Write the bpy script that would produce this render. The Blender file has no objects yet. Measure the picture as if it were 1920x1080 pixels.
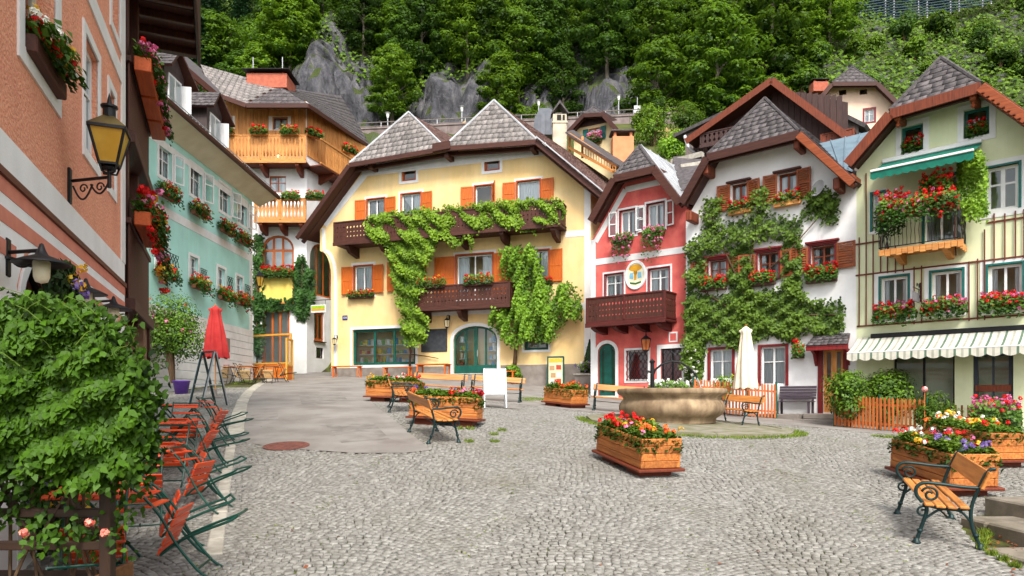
import bpy, bmesh, math, random
import numpy as np
from mathutils import Vector, Matrix
from mathutils.geometry import delaunay_2d_cdt
R = random.Random(11)
NR = np.random.default_rng(5)
SC = bpy.context.scene
COL = SC.collection
# ---------------------------------------------------------------- camera, sky, sun, exposure
FPX, HOR, CAMZ = 1280.0, 750.0, 1.6          # focal length in px of a 1920 px wide frame, horizon row, eye height
cam_d = bpy.data.cameras.new('camera'); cam = bpy.data.objects.new('camera', cam_d); COL.objects.link(cam)
cam_d.sensor_width = 36; cam_d.lens = 36*FPX/1920; cam_d.shift_y = (HOR-540)/1920
cam_d.clip_start = .1; cam_d.clip_end = 3000
cam.location = (0, 0, CAMZ); cam.rotation_euler = (math.pi/2, 0, 0)
SC.camera = cam
SUN_EL, SUN_AZ = math.radians(47), math.radians(172)     # azimuth clockwise from +Y: light comes from behind the viewer's right
w = bpy.data.worlds.new('World'); SC.world = w; w.use_nodes = True
nt = w.node_tree; nt.nodes.clear()
sky = nt.nodes.new('ShaderNodeTexSky'); sky.sky_type = 'NISHITA'; sky.sun_disc = False
sky.sun_elevation = SUN_EL; sky.sun_rotation = SUN_AZ; sky.dust_density = 3.0; sky.air_density = 1.0
hs = nt.nodes.new('ShaderNodeHueSaturation'); hs.inputs['Saturation'].default_value = .14
bg = nt.nodes.new('ShaderNodeBackground'); bg.inputs['Strength'].default_value = .115
wo = nt.nodes.new('ShaderNodeOutputWorld')
nt.links.new(sky.outputs[0], hs.inputs['Color']); nt.links.new(hs.outputs[0], bg.inputs['Color']); nt.links.new(bg.outputs[0], wo.inputs['Surface'])
sd = bpy.data.lights.new('sun', 'SUN'); sd.energy = 1.5; sd.angle = math.radians(14); sd.color = (1, .93, .82)
so = bpy.data.objects.new('sun', sd); COL.objects.link(so)
sv = Vector((math.sin(SUN_AZ)*math.cos(SUN_EL), math.cos(SUN_AZ)*math.cos(SUN_EL), math.sin(SUN_EL)))
so.rotation_euler = sv.to_track_quat('Z', 'Y').to_euler(); so.location = (0, -5, 60)
SC.view_settings.view_transform = 'Standard'; SC.view_settings.look = 'None'; SC.view_settings.gamma = 1
SC.view_settings.exposure = 1.4
SC.render.engine = 'CYCLES'
SC.cycles.max_bounces = 6; SC.cycles.diffuse_bounces = 3; SC.cycles.glossy_bounces = 3; SC.cycles.transparent_max_bounces = 8
SC.cycles.use_denoising = True
# ---------------------------------------------------------------- colour and materials
def lin(c): c /= 255; return c/12.92 if c <= .04045 else ((c+.055)/1.055)**2.4
def S(r, g, b, k=.85): return (lin(r)*k, lin(g)*k, lin(b)*k, 1)
MATS = {}
def mat(name, c1, c2=None, scale=4, stretch=(1,1,1), rough=.75, bump=0., bscale=60, bdist=.01, metal=0, rnd=0., tint=None, spec=.35, detail=4, ramp=(.35,.65), dirt=None, dscale=.6, streak=None):
    """base colour = noise mix of c1/c2, optional per-object or per-piece tint, optional broad dirt"""
    if name in MATS: return MATS[name]
    m = bpy.data.materials.new(name); m.use_nodes = True; t = m.node_tree; N = t.nodes; L = t.links
    b = N['Principled BSDF']; b.inputs['Roughness'].default_value = rough; b.inputs['Metallic'].default_value = metal
    b.inputs['Specular IOR Level'].default_value = spec
    tc = N.new('ShaderNodeTexCoord'); mp = N.new('ShaderNodeMapping'); mp.inputs['Scale'].default_value = stretch
    L.new(tc.outputs['Object'], mp.inputs['Vector'])
    c2 = c2 or tuple(x*.8 for x in c1[:3])+(1,)
    no = N.new('ShaderNodeTexNoise'); no.inputs['Scale'].default_value = scale; no.inputs['Detail'].default_value = detail
    if rnd or tint:
        oi = N.new('ShaderNodeObjectInfo'); ad = N.new('ShaderNodeVectorMath'); ad.operation = 'MULTIPLY_ADD'
        ad.inputs[1].default_value = (37, 53, 71); L.new(oi.outputs['Random'], ad.inputs[0]); L.new(mp.outputs[0], ad.inputs[2]); L.new(ad.outputs[0], no.inputs['Vector'])
    else: L.new(mp.outputs[0], no.inputs['Vector'])
    cr = N.new('ShaderNodeValToRGB'); e = cr.color_ramp.elements
    e[0].position, e[1].position = ramp; e[0].color = c1; e[1].color = c2
    L.new(no.outputs['Fac'], cr.inputs[0]); out = cr.outputs[0]
    def shade(src, val, amt):
        mr = N.new('ShaderNodeMapRange'); mr.inputs['To Min'].default_value = 1-amt; mr.inputs['To Max'].default_value = 1+amt*.7
        L.new(val, mr.inputs[0]); mx = N.new('ShaderNodeVectorMath'); mx.operation = 'SCALE'
        L.new(src, mx.inputs[0]); L.new(mr.outputs[0], mx.inputs['Scale']); return mx.outputs[0]
    if rnd: out = shade(out, oi.outputs['Random'], rnd)
    if tint:
        at = N.new('ShaderNodeAttribute'); at.attribute_name = 'tint'; out = shade(out, at.outputs['Fac'], tint)
    if dirt:
        n2 = N.new('ShaderNodeTexNoise'); n2.inputs['Scale'].default_value = dscale; n2.inputs['Detail'].default_value = 6; n2.inputs['Roughness'].default_value = .65
        L.new(tc.outputs['Object'], n2.inputs['Vector'])
        r2 = N.new('ShaderNodeValToRGB'); r2.color_ramp.elements[0].position = .48; r2.color_ramp.elements[1].position = .72
        r2.color_ramp.elements[1].color = (dirt[3],)*3+(1,); r2.color_ramp.elements[0].color = (0,0,0,1); L.new(n2.outputs['Fac'], r2.inputs[0])
        mx = N.new('ShaderNodeMixRGB'); L.new(r2.outputs[0], mx.inputs[0]); L.new(out, mx.inputs[1]); mx.inputs[2].default_value = dirt[:3]+(1,); out = mx.outputs[0]
    if streak:      # rain streaks and faded patches running down old plaster
        ms = N.new('ShaderNodeMapping'); ms.inputs['Scale'].default_value = (1.6,1.6,.16); L.new(tc.outputs['Object'], ms.inputs[0])
        n4 = N.new('ShaderNodeTexNoise'); n4.inputs['Scale'].default_value = 1.1; n4.inputs['Detail'].default_value = 8; n4.inputs['Roughness'].default_value = .7; L.new(ms.outputs[0], n4.inputs['Vector'])
        out = shade(out, n4.outputs['Fac'], streak)
        n5 = N.new('ShaderNodeTexNoise'); n5.inputs['Scale'].default_value = .45; n5.inputs['Detail'].default_value = 7; n5.inputs['Roughness'].default_value = .7; L.new(tc.outputs['Object'], n5.inputs['Vector']); out = shade(out, n5.outputs['Fac'], streak*.8)
    L.new(out, b.inputs['Base Color'])
    if bump:
        n3 = N.new('ShaderNodeTexNoise'); n3.inputs['Scale'].default_value = bscale; n3.inputs['Detail'].default_value = 3; L.new(mp.outputs[0], n3.inputs['Vector'])
        bp = N.new('ShaderNodeBump'); bp.inputs['Strength'].default_value = bump; bp.inputs['Distance'].default_value = bdist
        L.new(n3.outputs['Fac'], bp.inputs['Height']); L.new(bp.outputs[0], b.inputs['Normal'])
    MATS[name] = m; return m
def leafmat(name, dark, light, trans=.3, rough=.55, spec=.3):
    if name in MATS: return MATS[name]
    m = bpy.data.materials.new(name); m.use_nodes = True; t = m.node_tree; N = t.nodes; L = t.links
    b = N['Principled BSDF']; b.inputs['Roughness'].default_value = rough; b.inputs['Specular IOR Level'].default_value = spec
    at = N.new('ShaderNodeAttribute'); at.attribute_name = 'tint'
    oi = N.new('ShaderNodeObjectInfo')
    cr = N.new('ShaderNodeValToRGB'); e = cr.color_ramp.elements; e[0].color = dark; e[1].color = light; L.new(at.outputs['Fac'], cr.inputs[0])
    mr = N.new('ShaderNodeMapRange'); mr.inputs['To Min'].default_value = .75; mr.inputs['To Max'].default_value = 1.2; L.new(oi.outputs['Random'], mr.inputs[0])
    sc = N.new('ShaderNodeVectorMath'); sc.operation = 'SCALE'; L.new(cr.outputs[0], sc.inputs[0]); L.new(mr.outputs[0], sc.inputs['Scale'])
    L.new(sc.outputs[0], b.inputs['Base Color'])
    tr = N.new('ShaderNodeBsdfTranslucent'); L.new(sc.outputs[0], tr.inputs['Color'])
    mx = N.new('ShaderNodeMixShader'); mx.inputs[0].default_value = trans
    L.new(b.outputs[0], mx.inputs[1]); L.new(tr.outputs[0], mx.inputs[2]); L.new(mx.outputs[0], N['Material Output'].inputs['Surface'])
    MATS[name] = m; return m
def glassmat(name, tintc=(.9,.95,.95,1), refl=.12):
    if name in MATS: return MATS[name]
    m = bpy.data.materials.new(name); m.use_nodes = True; t = m.node_tree; N = t.nodes; L = t.links; N.remove(N['Principled BSDF'])
    g = N.new('ShaderNodeBsdfGlossy'); g.inputs['Roughness'].default_value = .03; g.inputs['Color'].default_value = (.9,.95,1,1)
    tp = N.new('ShaderNodeBsdfTransparent'); tp.inputs['Color'].default_value = tintc
    fr = N.new('ShaderNodeFresnel'); fr.inputs['IOR'].default_value = 1.5
    ad = N.new('ShaderNodeMath'); ad.inputs[1].default_value = refl; L.new(fr.outputs[0], ad.inputs[0])
    mx = N.new('ShaderNodeMixShader'); L.new(ad.outputs[0], mx.inputs[0]); L.new(tp.outputs[0], mx.inputs[1]); L.new(g.outputs[0], mx.inputs[2])
    L.new(mx.outputs[0], N['Material Output'].inputs['Surface']); MATS[name] = m; return m
def wood(name, c1, c2, axis='z', rough=.6, rnd=.15, **k):
    st = {'z': (9,9,.7), 'x': (.7,9,9), 'y': (9,.7,9)}[axis]
    return mat(name, c1, c2, scale=3, stretch=st, rough=rough, bump=.25, bscale=8, bdist=.004, rnd=rnd, detail=6, ramp=(.3,.7), **k)
# ---------------------------------------------------------------- mesh building
class MB:
    def __init__(s): s.v = []; s.f = []; s.M = None
    def add(s, V, F):
        o = len(s.v)
        s.v += [tuple(s.M @ Vector(p)) if s.M else tuple(p) for p in V]
        s.f += [tuple(i+o for i in f) for f in F]; return s
    def box(s, x0, x1, y0, y1, z0, z1, c=0.):
        if x0 > x1: x0, x1 = x1, x0
        if y0 > y1: y0, y1 = y1, y0
        if z0 > z1: z0, z1 = z1, z0
        c = min(c, (x1-x0)*.3, (y1-y0)*.3, (z1-z0)*.3)
        if c <= 0:
            V = [(x,y,z) for x in (x0,x1) for y in (y0,y1) for z in (z0,z1)]
            return s.add(V, [(0,1,3,2),(4,6,7,5),(0,4,5,1),(2,3,7,6),(0,2,6,4),(1,5,7,3)])
        V = []; idx = {}
        for i in (0,1):
            for j in (0,1):
                for k in (0,1):
                    X, Y, Z = (x0,x1)[i], (y0,y1)[j], (z0,z1)[k]; dx, dy, dz = (c,-c)[i], (c,-c)[j], (c,-c)[k]
                    for a, p in enumerate(((X,Y+dy,Z+dz),(X+dx,Y,Z+dz),(X+dx,Y+dy,Z))): idx[i,j,k,a] = len(V); V.append(p)
        F = []
        for a in range(3):
            o = [b for b in range(3) if b != a]
            for e in (0,1):
                q = []
                for (p, r) in ((0,0),(1,0),(1,1),(0,1)):
                    k3 = [0,0,0]; k3[a] = e; k3[o[0]] = p; k3[o[1]] = r; q.append(idx[k3[0],k3[1],k3[2],a])
                F.append(q)
            for p in (0,1):
                for r in (0,1):
                    ends = []
                    for e in (0,1):
                        k3 = [0,0,0]; k3[a] = e; k3[o[0]] = p; k3[o[1]] = r; ends.append((idx[k3[0],k3[1],k3[2],o[0]], idx[k3[0],k3[1],k3[2],o[1]]))
                    F.append([ends[0][0], ends[0][1], ends[1][1], ends[1][0]])
        for i in (0,1):
            for j in (0,1):
                for k in (0,1): F.append([idx[i,j,k,0], idx[i,j,k,1], idx[i,j,k,2]])
        return s.add(V, F)
    def beam(s, p, q, w, h, up=(0,0,1), c=0.):
        """bar from p to q, w wide across, h along up"""
        p, q = Vector(p), Vector(q); d = q-p; L = d.length
        if L < 1e-6: return s
        d.normalize(); up = Vector(up); x = d.cross(up)
        if x.length < 1e-4: x = d.cross(Vector((1,0,0)))
        x.normalize(); u = x.cross(d).normalized(); u = u
        T = Matrix((x, d, x.cross(d))).transposed().to_4x4(); T.translation = p
        old = s.M; s.M = (old @ T) if old else T; s.box(-w/2, w/2, 0, L, -h/2, h/2, c); s.M = old; return s
    def tube(s, pts, r, n=6, caps=True, closed=False):
        pts = [Vector(p) for p in pts]; m = len(pts); rr = r if isinstance(r, (list, tuple)) else [r]*m
        V = []; F = []; ref = None
        for i, p in enumerate(pts):
            a = pts[i-1] if (i or closed) else p; b = pts[(i+1) % m] if (i < m-1 or closed) else p
            d = (b-a).normalized()
            if ref is None:
                ref = d.orthogonal().normalized()
            ref = (ref - d*ref.dot(d))
            if ref.length < 1e-5: ref = d.orthogonal()
            ref.normalize(); bi = d.cross(ref)
            for k in range(n):
                an = 2*math.pi*k/n; V.append(p + (ref*math.cos(an)+bi*math.sin(an))*rr[i])
        for i in range(m if closed else m-1):
            i2 = (i+1) % m
            for k in range(n): F.append((i*n+k, i*n+(k+1)%n, i2*n+(k+1)%n, i2*n+k))
        if caps and not closed: F += [tuple(range(n))[::-1], tuple((m-1)*n+k for k in range(n))]
        return s.add(V, F)
    def lathe(s, prof, n=24, c=(0,0,0), sx=1, sy=1):
        V = []; F = []; m = len(prof)
        for r, z in prof:
            for k in range(n):
                a = 2*math.pi*k/n; V.append((c[0]+r*math.cos(a)*sx, c[1]+r*math.sin(a)*sy, c[2]+z))
        for i in range(m-1):
            for k in range(n): F.append((i*n+k, i*n+(k+1)%n, (i+1)*n+(k+1)%n, (i+1)*n+k))
        if prof[0][0] > 1e-4: F.append(tuple(range(n))[::-1])
        if prof[-1][0] > 1e-4: F.append(tuple((m-1)*n+k for k in range(n)))
        return s.add(V, F)
    def prism(s, poly, y0, y1):
        """polygon in (x,z) extruded along y"""
        n = len(poly); V = [(x,y0,z) for x,z in poly]+[(x,y1,z) for x,z in poly]
        F = [tuple(range(n)), tuple(range(2*n-1, n-1, -1))]+[(i,(i+1)%n+0,n+(i+1)%n,n+i)[::-1] for i in range(n)]
        return s.add(V, F)
    def slab(s, poly3, nrm, t):
        """3d polygon extruded by t along nrm"""
        n = len(poly3); nv = Vector(nrm)*t; V = [tuple(p) for p in poly3]+[tuple(Vector(p)+nv) for p in poly3]
        F = [tuple(range(n))[::-1], tuple(range(n, 2*n))]+[(i,(i+1)%n,n+(i+1)%n,n+i) for i in range(n)]
        return s.add(V, F)
    def build(s, name, m, parent=None, smooth=False, fix=True):
        me = bpy.data.meshes.new(name); me.from_pydata(s.v, [], s.f)
        if fix:
            bm = bmesh.new(); bm.from_mesh(me); bmesh.ops.recalc_face_normals(bm, faces=bm.faces); bm.to_mesh(me); bm.free()
        if smooth: me.polygons.foreach_set('use_smooth', [True]*len(me.polygons))
        if m: me.materials.append(m)
        o = bpy.data.objects.new(name, me); COL.objects.link(o)
        if parent: o.parent = parent
        return o
def fast(name, V, F, m, parent=None, tint=None, smooth=False):
    """numpy mesh: V (n,3), F (k,c)"""
    V = np.asarray(V, dtype=np.float32); F = np.asarray(F, dtype=np.int32); k, c = F.shape
    me = bpy.data.meshes.new(name); me.vertices.add(len(V)); me.vertices.foreach_set('co', V.ravel())
    me.loops.add(k*c); me.loops.foreach_set('vertex_index', F.ravel()); me.polygons.add(k)
    me.polygons.foreach_set('loop_start', np.arange(0, k*c, c, dtype=np.int32))
    if smooth: me.polygons.foreach_set('use_smooth', np.ones(k, dtype=bool))
    me.update(calc_edges=True)
    if tint is not None:
        a = me.attributes.new('tint', 'FLOAT', 'POINT'); a.data.foreach_set('value', np.asarray(tint, dtype=np.float32))
    if m: me.materials.append(m)
    o = bpy.data.objects.new(name, me); COL.objects.link(o)
    if parent: o.parent = parent
    return o
def unit(a): return a/np.maximum(np.linalg.norm(a, axis=-1, keepdims=True), 1e-9)
def leaves(name, C, Nn, size, m, parent=None, tint=None, aspect=.6, droop=.25, shape=4):
    """one small folded leaf per centre C facing Nn"""
    C = np.asarray(C, float); n = len(C); Nn = unit(np.asarray(Nn, float)); size = np.broadcast_to(size, n)
    r = NR.normal(size=(n,3)); r[:,2] -= droop*2; d = unit(r-Nn*np.sum(r*Nn, 1, keepdims=True)); b = np.cross(Nn, d)
    s = size[:,None]
    if shape == 4:
        P = [C-d*s*.5, C+b*s*aspect*.5+Nn*s*.12-d*s*.08, C+d*s*.5-Nn*s*.1, C-b*s*aspect*.5+Nn*s*.12-d*s*.08]
    else:
        P = [C-d*s*.5, C-d*s*.2+b*s*aspect*.5+Nn*s*.1, C+d*s*.12+b*s*aspect*.36+Nn*s*.06, C+d*s*.5-Nn*s*.12, C+d*s*.12-b*s*aspect*.36+Nn*s*.06, C-d*s*.2-b*s*aspect*.5+Nn*s*.1]
    k = len(P); V = np.stack(P, 1).reshape(-1,3); F = np.arange(n*k).reshape(n,k)
    if tint is None: tint = NR.random(n)
    return fast(name, V, F, m, parent, np.repeat(tint, k))
# ---------------------------------------------------------------- things
def tag(o, label=None, cat=None, group=None, kind=None):
    if label: o['label'] = label
    if cat: o['category'] = cat
    if group: o['group'] = group
    if kind: o['kind'] = kind
    return o
def thing(name, label, cat, loc=(0,0,0), rotz=0, group=None):
    o = bpy.data.objects.new(name, None); o.empty_display_size = .2; COL.objects.link(o)
    o.location = loc; o.rotation_euler = (0,0,rotz); return tag(o, label, cat, group)
KIDS = {}
def copytree(o, parent=None, kids=None):
    c = o.copy(); COL.objects.link(c); c.parent = parent
    for ch in list(o.children): copytree(ch, c)
    return c
# ---------------------------------------------------------------- pixel helpers: where on the ground or on a wall a spot of the photograph lies
def ray(px, py): return Vector(((px-960)/FPX, 1., (HOR-py)/FPX))
def at(px, py, d): return Vector(((px-960)/FPX*d, d, CAMZ+(HOR-py)/FPX*d))
_cp = np.array([(4.5,7.0,0),(0,5,0),(-5,5.5,0),(9,6,0),(0,-8,-.2),(-14,-4,0),(14,-4,0),(2.0,10.9,.43),(-2.7,11.5,.66),(-1.4,12,.72),(9,12,.42),(4.0,14,.68),(5.3,15.6,.8),(-2.9,16.5,1.25),(-6,15,1.05),(3.7,18,.97),
  (11.5,22.8,.78),(14.85,19.8,.6),(20,14,.4),(6.8,26.5,1.33),(3.4,29.4,1.75),(3.8,32.6,2.05),(-1.9,34.3,2.6),(-9.9,37.2,2.85),(-13,34.2,2.6),(-13,24,1.75),(-13.5,44,3.3),(-8,45,3.5),(0,25,1.6),(-5,28,2.1),(0,40,3.0),(12,34,2.2),(22,30,1.6),(-24,30,2.2),(-20,10,.5),(8,45,3.4),(-3,21,1.55)])
def _tps(r2): return np.where(r2 < 1e-9, 0, r2*np.log(np.maximum(r2, 1e-9)))
def _fit():
    n = len(_cp); d = ((_cp[:,None,:2]-_cp[None,:,:2])**2).sum(-1); K = _tps(d)+np.eye(n)*8.0
    P = np.hstack([np.ones((n,1)), _cp[:,:2]]); A = np.block([[K,P],[P.T,np.zeros((3,3))]])
    return np.linalg.solve(A, np.concatenate([_cp[:,2], np.zeros(3)]))
_w = _fit()
def gzs(X, Y):
    X = np.asarray(X, float); Y = np.asarray(Y, float); Q = np.stack([X,Y], -1)
    d = ((Q[...,None,:]-_cp[:,:2])**2).sum(-1)
    z = _tps(d)@_w[:-3] + _w[-3]+_w[-2]*X+_w[-1]*Y
    far = np.clip((Y-46)/32, 0, 1)
    z = np.where((Y > 55) | (np.abs(X) > 26) | (Y < -10), np.clip(z, -.5, 5), z)
    return z*(1-far) + far*30
def gz(x, y): return float(gzs(np.array([x]), np.array([y]))[0])
def gp(px, py):
    """where the ray through a pixel meets the ground"""
    r = ray(px, py); a, b = 3.0, 46.0; last = a
    for i in range(200):
        d = a+(b-a)*i/199
        if CAMZ+r.z*d <= gz(r.x*d, d): break
        last = d
    lo, hi = last, d
    for _ in range(25):
        m = (lo+hi)/2
        if CAMZ+r.z*m <= gz(r.x*m, m): hi = m
        else: lo = m
    return Vector((r.x*hi, hi, gz(r.x*hi, hi)))
def inpoly(x, y, poly):
    c = False; n = len(poly); j = n-1
    for i in range(n):
        xi, yi = poly[i][0], poly[i][1]; xj, yj = poly[j][0], poly[j][1]
        if (yi > y) != (yj > y) and x < (xj-xi)*(y-yi)/(yj-yi)+xi: c = not c
        j = i
    return c
def inpolys(X, Y, poly):
    c = np.zeros(X.shape, bool); n = len(poly); j = n-1
    for i in range(n):
        xi, yi = poly[i][0], poly[i][1]; xj, yj = poly[j][0], poly[j][1]
        if yi != yj: c ^= ((yi > Y) != (yj > Y)) & (X < (xj-xi)*(Y-yi)/(yj-yi)+xi)
        j = i
    return c
# ================================================================ GROUND
M_soil = mat('mossy_joints', S(58,48,34), S(88,100,30), scale=1.9, ramp=(.4,.6), rough=.95, bump=.4, bscale=30)
M_asph = mat('asphalt', S(154,149,144), S(136,130,125), scale=1.2, rough=.9, bump=.3, bscale=120, bdist=.004, dirt=S(112,102,97)[:3]+(.75,), dscale=.8, streak=.0)
M_pave = mat('pavement', S(186,178,168), S(166,158,148), scale=3, rough=.9, bump=.3, bscale=90, bdist=.004, dirt=S(140,128,112)[:3]+(.5,))
M_stone = mat('cobble_stone', S(158,156,151), S(120,117,112), scale=14, rough=.8, bump=.35, bscale=70, bdist=.004, tint=.2, dirt=S(112,106,92)[:3]+(.5,), dscale=.5)
M_kerb = mat('kerb_stone', S(196,190,178), S(160,154,142), scale=6, rough=.85, bump=.3, bscale=60, rnd=.12)
def to_xy(pxs): return [tuple(gp(*p)[:2]) for p in pxs]
def dens(poly, step=.5):
    out = []
    for i in range(len(poly)):
        a, b = Vector(poly[i]).to_2d() if len(poly[i]) > 2 else Vector(poly[i]), Vector(poly[(i+1) % len(poly)])
        n = max(1, int((b-a).length/step))
        out += [tuple(a.lerp(b, k/n)) for k in range(n)]
    return out
def sheet(name, poly, dz, m, kind='structure', step=.7, parent=None):
    poly = dens([tuple(p[:2]) for p in poly]); n = len(poly); pts = [Vector(p) for p in poly]
    xs = [p[0] for p in poly]; ys = [p[1] for p in poly]
    for x in np.arange(min(xs), max(xs), step):
        for y in np.arange(min(ys), max(ys), step):
            if inpoly(x, y, poly): pts.append(Vector((x, y)))
    vs, es, fs, *_ = delaunay_2d_cdt(pts, [(i, (i+1) % n) for i in range(n)], [], 0, 1e-5)
    mb = MB(); V = np.array([(v.x, v.y) for v in vs]); Z = gzs(V[:,0], V[:,1])+dz
    F = [f for f in fs if inpoly(sum(V[i,0] for i in f)/3, sum(V[i,1] for i in f)/3, poly)]
    mb.v = [(float(a[0]), float(a[1]), float(z)) for a, z in zip(V, Z)]; mb.f = [tuple(f) for f in F]
    o = mb.build(name, m, parent, smooth=True, fix=False)
    if kind: o['kind'] = kind
    return o
# base sheet to the horizon
gx = np.concatenate([[-900,-300,-120,-70], np.arange(-40, 40.1, .8), [70,120,300,900]]); gy = np.concatenate([[-400,-60], np.arange(-12, 80.1, .8), [120,300,1500]])
GX, GY = np.meshgrid(gx, gy); GZ = gzs(GX, GY); nx, ny = len(gx), len(gy); ii = np.arange(nx*ny).reshape(ny, nx)
ground = fast('ground', np.stack([GX, GY, GZ], -1).reshape(-1,3), np.stack([ii[:-1,:-1], ii[:-1,1:], ii[1:,1:], ii[1:,:-1]], -1).reshape(-1,4), M_soil, smooth=True)
tag(ground, 'mossy soil under and around the cobbled square', kind='structure')
# asphalt lane that curves up between the houses, and the smooth strip along the house fronts
ASPH = to_xy([(450,831),(490,838),(560,846),(660,853),(760,853),(808,847),(768,815),(728,782),(697,758),(697,748),(745,744),(860,750),(960,759),(1050,769),(1150,778),(1345,792),(1480,799),(1730,822),(1960,846)]) \
  + [(16.5,18.6),(14.9,19.9),(11.5,23.0),(6.9,27.0),(3.6,29.8),(3.9,32.8),(-2,34.9),(-9.8,37.6),(-8.5,44),(-13,45),(-13.2,40)] + to_xy([(545,702),(510,712),(482,724),(465,737),(455,755),(450,790)])
sheet('asphalt_lane', ASPH, .036, M_asph)
tag(bpy.data.objects['asphalt_lane'], 'worn light grey asphalt lane curving up past the houses', kind='structure')
lane = bpy.data.objects['asphalt_lane']
M_patch = mat('asphalt_patch', S(147,142,137), S(132,126,121), scale=3, rough=.92, bump=.3, bscale=120, bdist=.004, dirt=S(98,92,88)[:3]+(.6,), dscale=1.5)
for q in ([(560,742),(640,738),(655,756),(566,762)],[(610,800),(700,796),(730,826),(640,834)],[(470,776),(520,774),(522,790),(470,793)],[(900,757),(985,764),(975,770),(905,764)]):
    sheet('asphalt_patch', to_xy(q), .041, M_patch, kind=None, parent=lane)
M_crack = mat('tar_seam', S(92,86,82), S(76,72,70), scale=5, rough=.7)
for q in ([(455,800),(520,806),(600,801),(690,808),(752,803)],[(700,712),(640,722),(560,720),(505,726)]):
    P_ = [gp(*p) for p in q]; pts_ = []
    for a_, b_ in zip(P_[:-1], P_[1:]):
        for k_ in range(8): t_ = a_.lerp(b_, k_/8); t_.x += R.uniform(-.05,.05); t_.y += R.uniform(-.05,.05); t_.z = gz(t_.x,t_.y)+.0425; pts_.append(t_)
    mb_ = MB(); V_ = []
    for i_, t_ in enumerate(pts_):
        d_ = (pts_[min(i_+1,len(pts_)-1)]-pts_[max(i_-1,0)]).normalized(); n_ = Vector((-d_.y,d_.x,0))*R.uniform(.004,.012); V_ += [t_+n_, t_-n_]
    mb_.add(V_, [(2*i_,2*i_+1,2*i_+3,2*i_+2) for i_ in range(len(pts_)-1)]); mb_.build('tar_seam', M_crack, lane, fix=False)
# manhole
g0 = gp(537,840); mh = thing('manhole_cover', 'rusty brown round manhole cover set in the asphalt edge', 'manhole', (g0.x, g0.y, g0.z+.036))
M_rust = mat('rusty_iron', S(140,88,76), S(104,66,60), scale=9, rough=.8, bump=.4, bscale=40)
nn = Vector((-(gz(g0.x+.3,g0.y)-gz(g0.x-.3,g0.y))/.6, -(gz(g0.x,g0.y+.3)-gz(g0.x,g0.y-.3))/.6, 1)).normalized()
mh.rotation_euler = nn.to_track_quat('Z','Y').to_euler()
b = MB(); b.lathe([(.40,0),(.40,.012),(.37,.012),(.37,.006),(.0,.006)], 28); b.build('ring', M_rust, mh)
b = MB()
for k in range(-4,5):
    L = math.sqrt(max(0,.34**2-(k*.075)**2)); b.box(-L, L, k*.075-.02, k*.075+.02, .006, .014)
b.build('ribs', M_rust, mh)
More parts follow.
